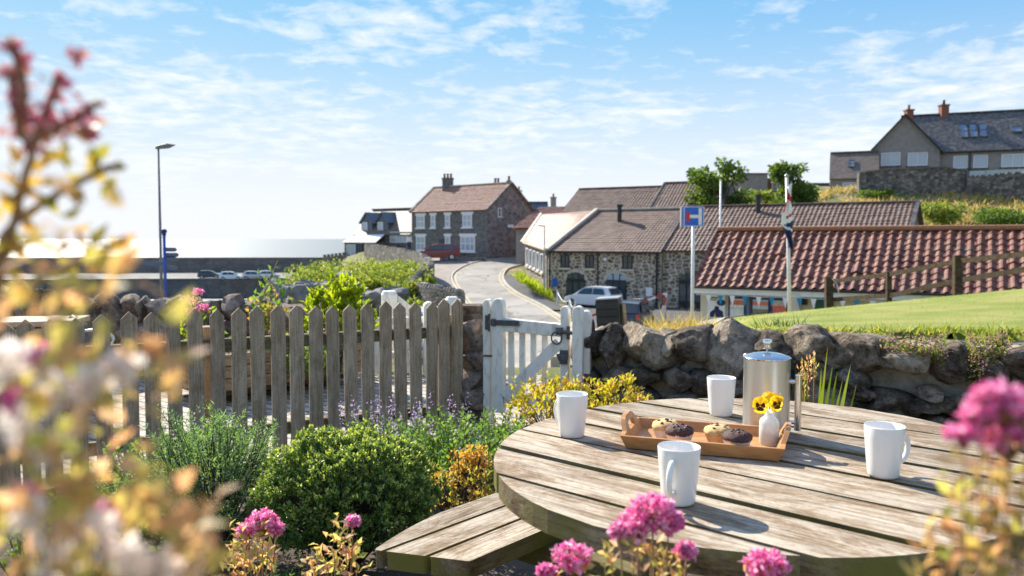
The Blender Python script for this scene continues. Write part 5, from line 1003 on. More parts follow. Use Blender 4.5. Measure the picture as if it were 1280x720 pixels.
# ------------------------------------------------------------------ white gate
gA, gB = W(611,527,5.36), W(716,527,5.22); gA.z = gB.z = 0; gd = (gB-gA).normalized(); gn = Vector((gd.y,-gd.x,0)); gl_ = (gB-gA).length; ga = math.atan2(gd.y,gd.x)
def roundpost(mb, q, w_, d_, h_, rz, drop=.1):
    u = Vector((math.cos(rz),math.sin(rz),0)); n_ = Vector((u.y,-u.x,0)); pts = [q-u*w_/2-Vector((0,0,drop)), q+u*w_/2-Vector((0,0,drop))]
    for k in range(11): t_ = math.pi*k/10; pts.append(q+u*(w_/2*math.cos(t_))+Vector((0,0,h_-w_*.5+w_*.5*math.sin(t_))))
    mb.prism([p+n_*d_/2 for p in pts], -n_*d_)
def gatepost(px, Y, w_, h_, lb, d_=.09):
    q = W(px,500,Y); q.z = -.02; t = empty('gate_post', q, lb, 'gate post'); mb = MB(); roundpost(mb, q, w_, d_, h_+.02, ga); mb.build('post', MT['white_paint'], t, bevel=.006); return t, q
gp, q = gatepost(610.5,5.40,.052,.79,'slim white round topped post with the rusty hinge, left of the gate'); mb = MB(); mb.box(q+Vector((0,-.05,.43)), (.06,.012,.012), ga); mb.build('hinge_pin', MT['rust'], gp)
gp2, q2_ = gatepost(722.5,5.14,.066,.765,'white round topped post holding the gate latch'); gp3, q3_ = gatepost(732,5.22,.07,.73,'short white post tucked between latch post and boulder wall')
gt = empty('garden_gate', gA, 'open slatted white garden gate with diagonal brace and black ironwork', 'gate')
sA = W(624,500,5.34); sA.z = .0; sB = W(706.5,500,5.2); sB.z = .0; gd = (sB-sA); gl_ = gd.length; gd.normalize(); gn = Vector((gd.y,-gd.x,0)); ga = math.atan2(gd.y,gd.x); GT = lambda a, n_, z_: sA+gd*a+gn*n_+Vector((0,0,z_))
mb = MB(); roundpost(mb, GT(0,0,0), .078, .07, .80, ga, -.03); mb.build('stile', MT['white_paint'], gt, bevel=.006)
mb = MB(); roundpost(mb, GT(gl_,0,0), .055, .07, .76, ga, -.03); mb.build('stile', MT['white_paint'], gt, bevel=.006)
mb = MB(); mb.beam(GT(.04,0,.625), GT(gl_-.03,0,.60), .055, .085); mb.build('rail', MT['white_paint'], gt, bevel=.006); mb = MB(); mb.beam(GT(.04,0,.125), GT(gl_-.03,0,.125), .05, .09); mb.build('rail', MT['white_paint'], gt, bevel=.006)
for i in range(4):
    a = .078+.078*i; mb = MB(); mb.box(GT(a,-.025,.35), (.042,.018,.48), ga); mb.build('slat', MT['white_paint'], gt, bevel=.003)
mb = MB(); mb.beam(GT(.045,.03,.14), GT(gl_-.035,.03,.52), .025, .075, up=Vector((0,0,1))); mb.build('brace', MT['white_paint'], gt, bevel=.004)
mb = MB(); mb.box(GT(.055,.041,.64), (.20,.008,.036), ga); mb.box(GT(-.07,.04,.64), (.03,.012,.10), ga); mb.box(GT(-.025,.043,.64), (.03,.014,.05), ga); mb.tube([GT(-.055,.05,.58),GT(-.055,.05,.70)], .009, 8); mb.build('hinge', MT['iron'], gt, bevel=.002)
mb = MB(); c = GT(gl_-.045,.06,.555); mb.tube([c+gd*(.034*math.cos(t_))+Vector((0,0,.04*math.sin(t_))) for t_ in [2*math.pi*k/20 for k in range(21)]], .0055, 6); mb.build('ring_handle', MT['iron'], gt, smooth=True)
mb = MB(); mb.tube([GT(gl_-.05,.05,.60), GT(gl_+.10,.05,.585)], .012, 8); mb.box(GT(gl_-.03,.045,.60), (.045,.02,.05), ga); mb.box(GT(gl_+.03,.045,.59), (.02,.02,.085), ga); mb.box(GT(gl_+.085,.045,.585), (.018,.025,.10), ga); mb.build('latch', MT['iron'], gt, bevel=.003)
mb = MB(); mb.box(GT(gl_+.0,.045,.43), (.05,.03,.09), ga); mb.tube([GT(gl_-.045,.05,.44), GT(gl_+.03,.05,.45)], .011, 8); mb.lathe([(0,-.03),(.03,-.02),(.036,0),(.03,.02),(0,.03)], GT(gl_+.0,.065,.43), 12); mb.build('bolt', MT['iron'], gt, smooth=True, auto=40)
# ------------------------------------------------------------------ neighbour's white fence beyond the path
wf = empty('white_fence', W(500,520,7.9), 'white painted picket run with capped posts behind the weathered fence', 'fence')
wa = W(404,500,7.9); wb_ = W(586,500,8.2); wa.z = wb_.z = -.12; wd = (wb_-wa).normalized(); wz = math.atan2(wd.y,wd.x)
for px, yt, ww in ((416,382,.10),(537,377,.115),(566,374,.155)):
    q = W(px,500,8.0); q.z = -.1; mb = MB(); ht = W(px,yt,8.0).z+.1
    if px < 560: roundpost(mb, q, ww, .1, ht, wz)
    else: mb.box(q+Vector((0,0,ht/2)), (ww,ww,ht), wz); mb.box(q+Vector((0,0,ht+.0)), (ww*1.0,ww*1.0,.05), wz, 0, .6)
    mb.build('post', MT['white_paint'], wf, bevel=.008)
for zt in (.37,.02):
    mb = MB(); mb.beam(Vector((wa.x,wa.y,zt)), Vector((wb_.x,wb_.y,zt)), .05, .07); mb.build('rail', MT['white_paint'], wf)
for i in range(15):
    q = wa.lerp(wb_,(i+.5)/15); mb = MB(); mb.box((q.x,q.y-.04,.10), (.055,.02,.52), wz); mb.build('picket', MT['white_paint'], wf)
q = W(488,500,8.6); q.z = -.15; t = empty('white_pillar', q, 'broad white square gatepost with slanting side wing behind the picket fence', 'gate post'); ht = W(488,367,8.6).z+.15; mb = MB(); mb.box(q+Vector((0,0,ht/2)), (.165,.165,ht), wz); mb.box(q+Vector((0,0,ht+.0)), (.165,.165,.06), wz, 0, .8); mb.build('post', MT['white_paint'], t, bevel=.008)
mb = MB(); b_ = q+Vector((.09,.02,0)); mb.prism([b_+Vector((0,0,.2)), b_+Vector((.14,0,.2)), b_+Vector((.14,0,ht-.14)), b_+Vector((0,0,ht-.03))], Vector((0,.03,0))); mb.build('side_wing', MT['white_paint'], t)
# ------------------------------------------------------------------ raised timber planter, chest, hose
rp = empty('raised_planter', W(350,530,6.6), 'raised timber plank bed filled with flowers behind the picket fence', 'planter')
a = W(262,470,6.3); b = W(455,470,7.4); a.z = b.z = -.08; d_ = (b-a).normalized(); nb = Vector((-d_.y,d_.x,0)); az = math.atan2(d_.y,d_.x); Lp = (b-a).length
for k in range(3):
    mb = MB(); mb.box((0,0,0), (Lp,.05,.095)); o = mb.build('plank', MT['oldwood'], None, bevel=.006); o.parent = rp; o.location = (a+b)/2+Vector((0,0,.05+k*.1))-rp.location; o.rotation_euler = (0,0,az)
for s_, f in ((a,0),(b,0)):
    for k in range(3): mb = MB(); mb.box((0,0,0), (.8,.05,.095)); o = mb.build('plank', MT['oldwood'], None, bevel=.006); o.parent = rp; o.location = s_+nb*.43+Vector((0,0,.05+k*.1))-rp.location; o.rotation_euler = (0,0,az+R(90))
mb = MB(); mb.box((a+b)/2+nb*.42+Vector((0,0,.12)), (Lp-.1,.76,.24), az); mb.build('soil', MT['soil'], rp)
t = empty('wooden_chest', W(60,430,5.9), 'tan wooden garden chest with dark rounded end behind the left pickets', 'chest'); c = W(45,432,6.1); mb = MB(); mb.box((c.x,c.y,.22), (.62,.4,.62), R(12)); mb.build('body', MT['tanwood'], t, bevel=.01); mb = MB(); mb.box((c.x,c.y,.565), (.66,.44,.045), R(12)); mb.build('lid', MT['tanwood'], t, bevel=.012)
mb = MB(); e = c+Vector((.36,.05,0)); e.z = .2; mb.tube([e+Vector((.0,.0,-.3)), e+Vector((.02,0,.15)), e+Vector((-.03,0,.32)), e+Vector((-.12,.02,.39))], .035, 8); mb.build('end_rail', MT['iron'], t, smooth=True)
mb = MB(); c = W(122,425,6.0); mb.tube([c+Vector((.17*math.cos(t_)-.05, .06*math.sin(t_*.5), .07*math.sin(t_))) for t_ in [k*.33-.6 for k in range(14)]], .011, 6); tag(mb.build('garden_hose', MT['pole_white'], None, smooth=True), 'loop of pale garden hose against the field stone wall', 'hose')
mb = MB(); c = W(764,392,7.4); t = empty('slatted_bin', (c.x,c.y,.25), 'dark slatted bin with thin grey lid leaning behind the boulder wall', 'bin'); Rt = Matrix.Rotation(R(-5),3,'Y') @ Matrix.Rotation(R(-18),3,'Z')
mb = MB(); mb.box(c+Vector((0,.1,-.05)), (.215,.20,.36), Rt); mb.build('body', MT['black'], t, bevel=.01)
for k in range(5): mb = MB(); mb.box(c+Rt @ Vector((0,-.105,-.2+.07*k))+Vector((0,.1,0)), (.22,.012,.055), Rt); mb.build('slat', MT['black'], t)
mb = MB(); mb.box(c+Rt @ Vector((0,0,.14))+Vector((0,.1,0)), (.225,.21,.014), Rt); mb.build('lid', MT['metal_grey'], t, bevel=.004); mb = MB(); q = c+Vector((.135,.09,-.08)); mb.beam(q+Vector((.03,0,-.2)), q+Vector((-.01,0,.16)), .03, .06); mb.build('side_post', MT['tanwood'], t)
# timber fence on the bank
tf = empty('post_and_rail_fence', W(1111,381,20), 'dark two rail timber fence along the crest of the grass bank', 'fence')
for px, y0, y1, d, w_ in ((1036,346,392,22,.2),(1111,339,386,20,.13),(1196.5,319,378,18,.17),(1300,306,372,16,.16)):
    a = W(px+.5,y1,d); b = W(px,y0,d); mb = MB(); mb.beam(a-Vector((0,0,.3)), b, w_, w_*.8, up=Vector((0,1,0))); mb.build('post', MT['darkwood'], tf, bevel=.015)
for Y0 in (((1041,351),(1111,342.5),(1197,326),(1300,315)), ((1041,374),(1111,369),(1197,350),(1300,333))):
    for (p, q, da, db) in zip(Y0, Y0[1:], (22,20,18), (20,18,16)): mb = MB(); mb.beam(W(*p,da)-Vector((0,.09,0)), W(*q,db)-Vector((0,.09,0)), .045, .11); mb.build('rail', MT['darkwood'], tf)
mb = MB(); a = W(1040,348,21.8); mb.tube([a, a+Vector((.12,-.05,-.15)), a+Vector((.22,-.05,-.6)), a+Vector((.33,-.05,-.85))], .012, 5); tag(mb.build('white_rope', MT['pole_white']), 'white rope end hanging from the leftmost timber fence post', 'rope')
# ------------------------------------------------------------------ trees and far shrubs
def crownmesh(name, blobs, n, L, Wd, m, parent, seed=0, shell=.55):
    """leaf clumps spread through several uneven lobes"""
    g = np.random.default_rng(seed); P = []; D = []
    tot = sum(b[1][0]*b[1][1]*b[1][2] for b in blobs)
    for c, r in blobs:
        k = int(n*r[0]*r[1]*r[2]/tot)+20; d = unit(g.normal(size=(k,3))); rad = (shell+(1-shell)*g.random(k)**.6)[:,None]
        bump_ = 1+.22*np.array([noise.noise(Vector(tuple(q*2.3+seed+c[0]))) for q in d])[:,None]
        P.append(np.array(c)+d*rad*bump_*np.array(r)); D.append(unit(d*.6+g.normal(size=(k,3))*.7+np.array([0,0,-.1])))
    P = np.concatenate(P); D = np.concatenate(D); k = len(P); V, F = leafmesh(P, D, L*(.6+.8*g.random(k)), Wd*(.6+.8*g.random(k)), unit(g.normal(size=(k,3))+np.array([0,0,.6])))
    return npmesh(name, V, F, m, parent)
def tree(base, h, r, label, seed, n=4600):
    t = empty('tree', base, label, 'tree', 'trees behind the brown roofs'); b = Vector(base); rr = random.Random(seed); mb = MB(); mb.tube([b-Vector((0,0,.5)), b+Vector((.1,0,h*.25)), b+Vector((-.1,.1,h*.55)), b+Vector((.1,0,h*.85))], [.3,.24,.16,.05], 8); blobs = []
    for i in range(22):
        a = i*2.4; v_ = rr.uniform(.36,1.0); q = b+Vector((math.cos(a)*r*rr.uniform(.15,.9)*(1.25-.75*v_), math.sin(a)*r*rr.uniform(.2,.7)*(1.25-.75*v_), h*v_)); s_ = rr.uniform(.17,.36)*r*(1.15-.35*v_); blobs.append(((q.x,q.y,q.z),(s_*1.1,s_,s_*.9))); mb.tube([b+Vector((0,0,h*.3)), (b+q)/2+Vector((0,0,h*.2)), q], [.12,.08,.03], 5)
    mb.build('trunk', MT['bark'], t, smooth=True); crownmesh('crown', blobs, n, .46, .28, MT['l_tree'], t, seed, .15)
tree((W(893,250,74).x,74,-1.6), 9.4, 4.3, 'leafy green tree right of the stepped barn roof, the wider one', 1)
tree((W(986,250,78).x,78,1.5), 6.7, 2.9, 'leafy green tree behind the flagpole, the narrower one', 4, 3200)
def shrub(c, r, label, m, n, L, group=None, seed=0, name='shrub'):
    t = empty(name, (c[0],c[1],c[2]-r[2]*.8), label, 'shrub', group); blobs = [((c[0],c[1],c[2]),tuple(q*.75 for q in r))]; rr = random.Random(seed)
    for i in range(6): a = rr.random()*6.28; s_ = rr.uniform(.4,.62); blobs.append(((c[0]+math.cos(a)*r[0]*.6, c[1]+math.sin(a)*r[1]*.5, c[2]+r[2]*rr.uniform(-.3,.55)), (r[0]*s_,r[1]*s_,r[2]*s_)))
    crownmesh('crown', blobs, n, L, L*.55, m, t, seed, .4)
    mb = MB(); b = Vector((c[0],c[1],c[2])); mb.tube([b-Vector((0,0,r[2]*1.1)), b-Vector((0,0,r[2]*.2)), b+Vector((.02,0,r[2]*.3))], [r[0]*.06,r[0]*.05,r[0]*.02], 5); mb.build('stem', MT['bark'], t)
q = W(1096,249,77.5); shrub((q.x,q.y,q.z+.15),(1.6,1.1,.75),'dark round bush at the foot of the hilltop retaining wall',MT['l_tree'],900,.3,None,11)
q = W(1178,265,64); shrub((q.x,q.y,q.z-.2),(1.9,1.5,1.1),'bright yellow green bush on the hillside above the kiosk ridge',MT['l_bank'],1600,.28,None,12)
q = W(1250,268,58); shrub((q.x,q.y,q.z-.3),(2.4,1.5,.9),'dark green bramble bush at the right edge of the hillside',MT['l_tree'],1500,.26,None,13)
q = W(950,242,80); shrub((q.x,q.y,q.z-.6),(1.6,1.2,1.1),'small pale green bush below the flat roofed block',MT['l_bank'],700,.3,None,14)
# cliff bank shrubs
rr = random.Random(9); lab = ['tall pale green bush on the cliff bank, nearest the harbour','spreading green bush on the cliff bank above the rocks','yellow green bush on the cliff bank under the stone wall bend','loose green bush hugging the foot of the road wall','dense bush in the middle of the cliff bank','pale bush topping the cliff bank near the outbuilding']
spots = [(372,350,58,2.2,1.5),(394,344,62,2.4,1.7),(416,343,60,2.3,1.9),(438,336,66,2.3,1.6),(462,345,58,2.2,1.6),(484,349,55,2.0,1.6),(503,344,58,2.0,1.4),(512,362,51,1.2,1.3),(505,385,42,1.0,1.0),(497,331,69,1.5,1.0),(515,338,63,1.7,1.2),(529,346,57,.9,.8),(438,352,57,1.3,.9),(478,356,53,1.2,.9),(392,357,55,1.3,1.0)]
ords = ['pale bush at the far left of the cliff bank greenery','second bush from the left on the cliff bank, rounded top','tallest pale bush on the cliff bank crest','far bush of the cliff bank close to the road wall top','bush in the middle of the cliff bank, above the white gatepost','bush under the curve of the road wall','small bush high against the road wall bend','small bush low against the road wall end','little bush at the cliff foot next to the road wall end','bush just under the road wall by the red car','bush just under the tightest curve of the road wall','little bush in the crook where the road wall turns back','small bush among the cliff rocks above the lime shrub','small bush among the cliff rocks left of the white gatepost','small bush among the cliff rocks above the rose bush']
for i, (px, py, d, rx, rz_) in enumerate(spots):
    q = W(px,py,d); shrub((q.x,q.y,q.z-.35),(rx,rx*.8,rz_*.85),ords[i],MT['l_bank'],950,.24,'bushes on the cliff bank',20+i,'cliff_bush')
mb = MB()
for i in range(70): px = rr.uniform(335,506); d = rr.uniform(47,56); q = W(px, rr.uniform(361,398), d); rockmesh(mb, q+Vector((0,.8,-.3)), (rr.uniform(.8,1.9),rr.uniform(1.0,1.8),rr.uniform(1.0,2.4)), 300+i, 3, 0, 9, .2)
o = mb.build('cliff_rock', MT['cliff'], None, smooth=True, auto=30); tag(o, 'dark rock outcrops showing through the cliff bank bushes', 'rock', kind='structure')
# rough grass on the hill and on the cliff: one mass
def blades(name, pts, L, Wd, m, lean=.45, parent=None):
    P = np.array(pts); k = len(P); D = unit(np.stack([RNG.normal(size=k)*lean, RNG.normal(size=k)*lean, np.ones(k)],1)); L = np.asarray(L)*(.55+.9*RNG.random(k)); S = unit(np.cross(D, RNG.normal(size=(k,3)))); Wd = np.asarray(Wd)*(.7+.6*RNG.random(k)); bend = np.stack([RNG.normal(size=k)*.25,RNG.normal(size=k)*.25,np.zeros(k)],1)*L[:,None]
    V = np.stack([P-S*Wd[:,None]/2, P+S*Wd[:,None]/2, P+D*L[:,None]*.55+S*Wd[:,None]*.35+bend*.3, P+D*L[:,None]*.55-S*Wd[:,None]*.35+bend*.3, P+D*L[:,None]+bend],1).reshape(-1,3); i = (np.arange(k)*5)[:,None]
    F = np.concatenate([i+np.array([[0,1,2]]), i+np.array([[0,2,3]]), i+np.array([[3,2,4]])],1).reshape(-1,3); return npmesh(name, V, F, m, parent)
g = np.random.default_rng(3); pts = []
for _ in range(26000):
    y = g.uniform(62,82); x = y*g.uniform(.33,.72); 
    if noise.noise(Vector((x*.25,y*.25,0)))+g.normal()*.2 > -.05: pts.append((x,y,terr_all(x,y)-.05))
blades('rough_grass', pts, .55, .14, MT['l_straw'], .6)['kind'] = 'stuff'
pts = []
for _ in range(9000):
    y = g.uniform(46,80); x = wallx(y)-g.uniform(.5,9); pts.append((x,y,terr_all(x,y)-.05))
blades('cliff_grass', pts, .6, .12, MT['l_bank'], .6)['kind'] = 'stuff'
# lawn on the bank, dry grass at its corner
V = []; 
bx = np.arange(0.4,14,.2); by = np.arange(3.4,24,.2)
pts = []
for _ in range(60000):
    u_ = g.random(); y = 3.6+ (19*u_**1.7); x = y*g.uniform(.08,.74)
    yw = 5.62-.63*(x-.41)
    if x < .9 or y < yw+.28: continue
    zz_ = terr(x,y)
    if zz_ < -.9 or (x < 1.5+.02*y and y > 9): continue
    pts.append((x,y,zz_-.01))
for _ in range(2600): x = g.uniform(.9,3.6); yw = 5.62-.63*(x-.41); y = yw+g.uniform(-.02,.22); pts.append((x,y,terr(x,y)-.005))
dist = np.array([p[1] for p in pts]); nw = len(pts)-2600; hh_ = .018+.0012*dist; hh_[nw:] = .055; blades('grass', pts, hh_, .005+.0009*dist, MT['l_grass'], .8)['kind'] = 'stuff'
pts = []
for _ in range(2600):
    px = g.uniform(745,912); Y = g.uniform(7.2,9.6); y0 = np.interp(px,[740,800,830,870,900,915],[425,412,404,400,412,418]); q = W(px,y0+g.uniform(6,30),Y); pts.append((q.x,q.y,q.z-.1))
blades('dry_grass', pts, .24, .012, MT['l_dry'], .45)['kind'] = 'stuff'
pts = []
for _ in range(500):
    y = g.uniform(54,66); s_ = g.uniform(.2,1.1); pts.append((-.3+ (60-y)*.02+s_+ (62-y)*.1, y, terr_all(0,y)))
blades('verge_weeds', [(W(px_,py_,60).x+0,60+g.uniform(-3,3),W(px_,py_,60).z-.1) for px_, py_ in [(lambda s_: (648+38*s_+g.normal()*2.5, 345+24*s_))(g.random()) for _ in range(700)]], .5, .09, MT['l_lime'], .5)['kind'] = 'stuff'
pts = [(x_,y_,terr(x_,y_)) for x_, y_ in [(g.uniform(-3.6,3.2), g.uniform(.5,4.6)) for _ in range(100)]]

# ------------------------------------------------------------------ garden plants near the camera
def cluster_leaves(P, D, m_per, L, Wd, spread, g, up=.3):
    k = len(P); P2 = np.repeat(P, m_per, 0)+g.normal(size=(k*m_per,3))*spread; D2 = unit(np.repeat(D, m_per, 0)*.75+g.normal(size=(k*m_per,3))*.62+np.array([0,0,up])); n_ = k*m_per
    return leafmesh(P2, D2, L*(.7+.6*g.random(n_)), Wd*(.7+.6*g.random(n_)), unit(g.normal(size=(n_,3))*.5+D2*.2+np.array([0,0,.8])), .2, .1)
def dome(c, r, k, g, low=-.35, bumpy=.16, seed=0):
    d = unit(g.normal(size=(k*2,3))); d = d[d[:,2] > low][:k]; rad = .72+.28*g.random(len(d))**.5; rad *= 1+bumpy*np.array([noise.noise(Vector(tuple(q*2.6+seed))) for q in d])*1.6
    return np.array(c)+d*rad[:,None]*np.array(r), d
def stemtubes(mb, base, tips, r=.004):
    for q in tips: q = Vector(q); b = Vector(base)+Vector((random.uniform(-.03,.03),random.uniform(-.03,.03),0)); mb.tube([b, b.lerp(q,.5)+Vector((0,0,.03)), q], [r*1.6,r,r*.6], 5)
# hebe: tight rosettes
def hebe(c, r, label, k=520, seed=1, m='l_hebe', L=.030, W_=.013, name='hebe_bush', per=15):
    g = np.random.default_rng(seed); t = empty(name, (c[0],c[1],0), label, 'shrub'); P, D = dome(c, r, k, g, -.45, .14, seed); D = unit(D*.8+np.array([0,0,.55])); V, F = cluster_leaves(P, D, per, L, W_, .008, g, .35); npmesh('foliage', V, F, MT[m], t); sel = P[:,2] > c[2]-.02; P2 = P[sel]+D[sel]*.016; V, F = cluster_leaves(P2, D[sel], 7, L*.62, W_*.8, .005, g, .6); npmesh('tip_leaves', V, F, MT['l_hebetip'], t); mb = MB(); stemtubes(mb, (c[0],c[1],0), P[::6]*.92+np.array(c)*.08, .004); mb.build('stems', MT['bark'], t, smooth=True)
q = W(432,622,2.85); hebe((q.x,q.y,.25),(.315,.30,.245),'rounded dark green hebe bush in front of the picket fence',1700,2,L=.021,W_=.010,per=13)
q = W(372,640,2.6); 
# rosemary: needle sprigs
def sprigs(name, c, r, label, nsp, h, per, L, W_, m, seed, cat='shrub', spread=.5, flower=None, fl=.0, fsize=.012, grp=None):
    g = np.random.default_rng(seed); t = empty(name, (c[0],c[1],0), label, cat, grp); P = []; D = []; tips = []; FP = []; mb = MB()
    for i in range(nsp):
        a = g.random()*6.283; s_ = math.sqrt(g.random()); b = np.array([c[0]+math.cos(a)*r[0]*s_, c[1]+math.sin(a)*r[1]*s_, 0.0]); b[2] = terr(b[0],b[1]) if b[1] < 6 else 0.0; hh = h*(.55+.5*g.random())*(1-.35*s_*s_); d = unit(np.array([[math.cos(a)*spread*s_+g.normal()*.15, math.sin(a)*spread*s_+g.normal()*.15, 1]]))[0]; tip = b+d*hh; mid_ = b+d*hh*.5+np.array([0,0,.03]); mb.tube([b,mid_,tip], [.004,.003,.0015], 4)
        for k in range(per):
            v = .12+.88*(k+g.random())/per; q = b+(tip-b)*v+np.array([0,0,.03*math.sin(v*3.14)]); P.append(q); aa = k*2.4+g.random(); D.append(np.array([math.cos(aa)*.9,math.sin(aa)*.9,.55])+d*.25)
        if flower and g.random() < fl:
            FP.append(np.array([b+(tip-b)*(1+.1*k/16)+np.array([0,0,.06*k/16])+g.normal(size=3)*.008 for k in range(18)]))
    P = np.array(P); D = np.array(D); k = len(P); V, F = leafmesh(P, D, L*(.7+.6*g.random(k)), W_*(.7+.6*g.random(k)), None, .15, .1); npmesh('foliage', V, F, MT[m], t); mb.build('stems', MT['stem'], t, smooth=True)
    for fp in FP: V, F = leafmesh(fp, g.normal(size=(len(fp),3))+np.array([0,0,.3]), fsize, fsize*.7, None); npmesh('flower_spike', V, F, MT[flower], t)
    return t
def feathery(name, c, r, label, k, m, seed, sl=.085, per=26, L=.02, W_=.0042, up=.7):
    g = np.random.default_rng(seed); t = empty(name, (c[0],c[1],0), label, 'shrub'); P, D = dome(c, r, k, g, -.3, .3, seed); D = unit(D*.7+g.normal(size=D.shape)*.25+np.array([0,0,up])); sh = sl*(.6+.8*g.random(len(P))); mb = MB()
    for p, d, l in zip(P[::2], D[::2], sh[::2]): mb.tube([p-d*l*.9, p+d*l*.95], [.0022,.001], 4)
    P2 = np.repeat(P, per, 0); D2 = np.repeat(D, per, 0); v = g.random(len(P2))[:,None]*1.7-.7; Q = P2+D2*np.repeat(sh, per)[:,None]*v; ND = unit(np.cross(D2, g.normal(size=D2.shape)))*.8+D2*.7; V, F = leafmesh(Q, ND, L*(.7+.6*g.random(len(Q))), W_*(.8+.5*g.random(len(Q))), None, .15, .1); npmesh('foliage', V, F, MT[m], t)
    stemtubes(mb, (c[0],c[1],0), P[::8]*.9+np.array(c)*.1, .004); mb.build('stems', MT['bark'], t, smooth=True)
q = G(268,700,0); feathery('rosemary_bush', (q.x+.0,2.95,.21), (.235,.22,.27), 'feathery light green rosemary bush left of the round hebe', 620, 'l_rosemary', 5)
sprigs('low_dark_shrub', (W(330,700,2.2).x,2.25,0), (.36,.2,0), 'low dark green shrub along the bottom edge under the rosemary', 150, .24, 30, .024, .006, 'l_dark', 6, spread=.6)
sprigs('low_dark_shrub', (W(440,710,2.15).x+.03,2.2,0), (.22,.18,0), 'low dark green shrub between the hebe and the bench', 90, .2, 26, .024, .007, 'l_dark', 61, spread=.6)
sprigs('catmint', (W(575,590,3.7).x,3.75,0), (.34,.25,0), 'light green catmint clump with mauve flowers beside the bench', 190, .42, 20, .028, .016, 'l_cat', 7, 'plant', .5, 'p_mauve', .09, .010)
sprigs('catmint', (W(615,560,4.5).x,4.5,0), (.16,.12,0), 'small catmint tuft with mauve spikes at the gate foot', 60, .34, 16, .026, .014, 'l_cat', 8, 'plant', .5, 'p_mauve', .10, .010)
sprigs('catmint', (W(190,600,3.3).x,3.45,0), (.26,.16,0), 'thin catmint with mauve spikes in front of the left pickets', 75, .42, 15, .03, .019, 'l_cat', 9, 'plant', .45, 'p_mauve', .14, .012)
sprigs('catmint', (W(505,560,4.2).x,4.1,0), (.3,.2,0), 'leafy catmint growing between the hebe and the fence', 110, .40, 18, .026, .015, 'l_cat', 10, 'plant', .5, 'p_mauve', .3, .012)
sprigs('catmint', (W(105,640,2.9).x,2.9,0), (.25,.2,0), 'leafy green catmint at the far left of the flower bed', 80, .34, 16, .034, .022, 'l_cat', 91, 'plant', .45, 'p_mauve', .08, .011)
# sedum with bare stems
t = empty('sedum', (W(590,620,3.2).x,3.15,0), 'orange flowering sedum with bare brown stems between catmint and bench', 'plant'); g = np.random.default_rng(12); b = wloc(t); mb = MB(); P = []
for i in range(20): q = W(g.uniform(568,610),g.uniform(564,586),3.15); P.append(tuple(q)); mb.tube([b+Vector((g.normal()*.06-.03,g.normal()*.04,0)), (b+q)/2+Vector((-.02,0,0)), q], [.006,.005,.003], 5)
for i in range(18): q = W(g.uniform(540,600),g.uniform(596,640),3.05+.1*g.random()); mb.tube([b+Vector((-.05,0,.02)), q], [.005,.003], 5)
mb.build('stems', MT['bark'], t, smooth=True); P = np.array(P); V, F = cluster_leaves(P, np.tile([0,0,1.0],(len(P),1)), 22, .016, .012, .014, g, .5); npmesh('flowers', V, F, MT['p_orange'], t)
Q = np.array([tuple(W(g.uniform(535,612),g.uniform(588,640),3.0+.2*g.random())) for _ in range(70)]); V, F = cluster_leaves(Q, np.tile([0,0,1.0],(len(Q),1)), 7, .022, .013, .014, g, .4); npmesh('foliage', V, F, MT['l_olive'], t)
# golden spiraea at the gate
def goldbush(c, r, label, k, seed, m='l_yellow', L=.034, W_=.016, name='golden_shrub', per=9, tips=None):
    g = np.random.default_rng(seed); t = empty(name, (c[0],c[1],0), label, 'shrub'); P, D = dome(c, r, k, g, -.3, .3, seed); D = unit(D*.6+np.array([0,0,.7])); V, F = cluster_leaves(P, D, per, L, W_, .016, g, .3); npmesh('foliage', V, F, MT[m], t); mb = MB(); stemtubes(mb, (c[0],c[1],0), P[::3]*.95+np.array(c)*.05, .003); mb.build('stems', MT['bark'], t, smooth=True)
    if tips: V, F = cluster_leaves(P[::4]+D[::4]*.015, D[::4], 9, L*.8, W_*.8, .012, g, .4); npmesh('tip_leaves', V, F, MT[tips], t)
goldbush((W(690,510,4.55).x,4.55,.15),(.24,.17,.24),'golden leaved shrub at the open white gate',150,15); goldbush((W(770,500,4.5).x,4.5,.15),(.22,.15,.24),'golden shrub with reddish tips against the boulder wall',140,16,tips='l_orange')
# crocosmia in front of the wall
t = empty('crocosmia', (W(1018,500,3.7).x,3.7,0), 'upright sword leaved crocosmia clump with orange flower buds by the wall', 'plant'); g = np.random.default_rng(21); b = np.array(wloc(t)); P, D, L, Wd, Bn = [], [], [], [], []
for px, y0, w_ in ((992,452,.02),(996,470,.022),(1001,462,.018),(1008,478,.024),(1013,455,.02),(1021,466,.03),(1027,440,.022),(1034,462,.03),(1040,470,.03),(1047,480,.024),(1056,462,.03),(1051,492,.026),(1003,490,.024),(1016,486,.024),(1064,486,.02)):
    q = np.array(W(px,y0,3.7+g.normal()*.05)); s_ = b+np.array([(q[0]-b[0])*.45+g.normal()*.015,g.normal()*.03,0]); P.append(s_); d = q-s_; l = np.linalg.norm(d); D.append(d/l); L.append(l*1.06); Wd.append(w_*1.55); Bn.append((np.sign(q[0]-b[0])*.04+.001,.01,-.02))
bladeat(P, D, L, Wd, Bn, 6).build('leaves', MT['l_lime'], t, smooth=True); P = []; mb = MB()
for px, y0, y1 in ((1003,456,486),(1010,448,480),(1018,444,474),(1007,470,500)):
    mb.tube([Vector(b)+Vector((0,0,0)), W(px,y1,3.68), W(px+1,y0,3.66)], [.005,.004,.002], 5)
    for k in range(26): P.append(tuple(W(px+g.normal()*2.5,y0+(y1-y0)*k/26,3.67+g.normal()*.01)))
mb.build('stems', MT['stem_red'], t, smooth=True); P = np.array(P); V, F = leafmesh(P, g.normal(size=(len(P),3))*.5+np.array([0,0,1]), .026, .011, None); npmesh('buds', V, F, MT['l_orange'], t)
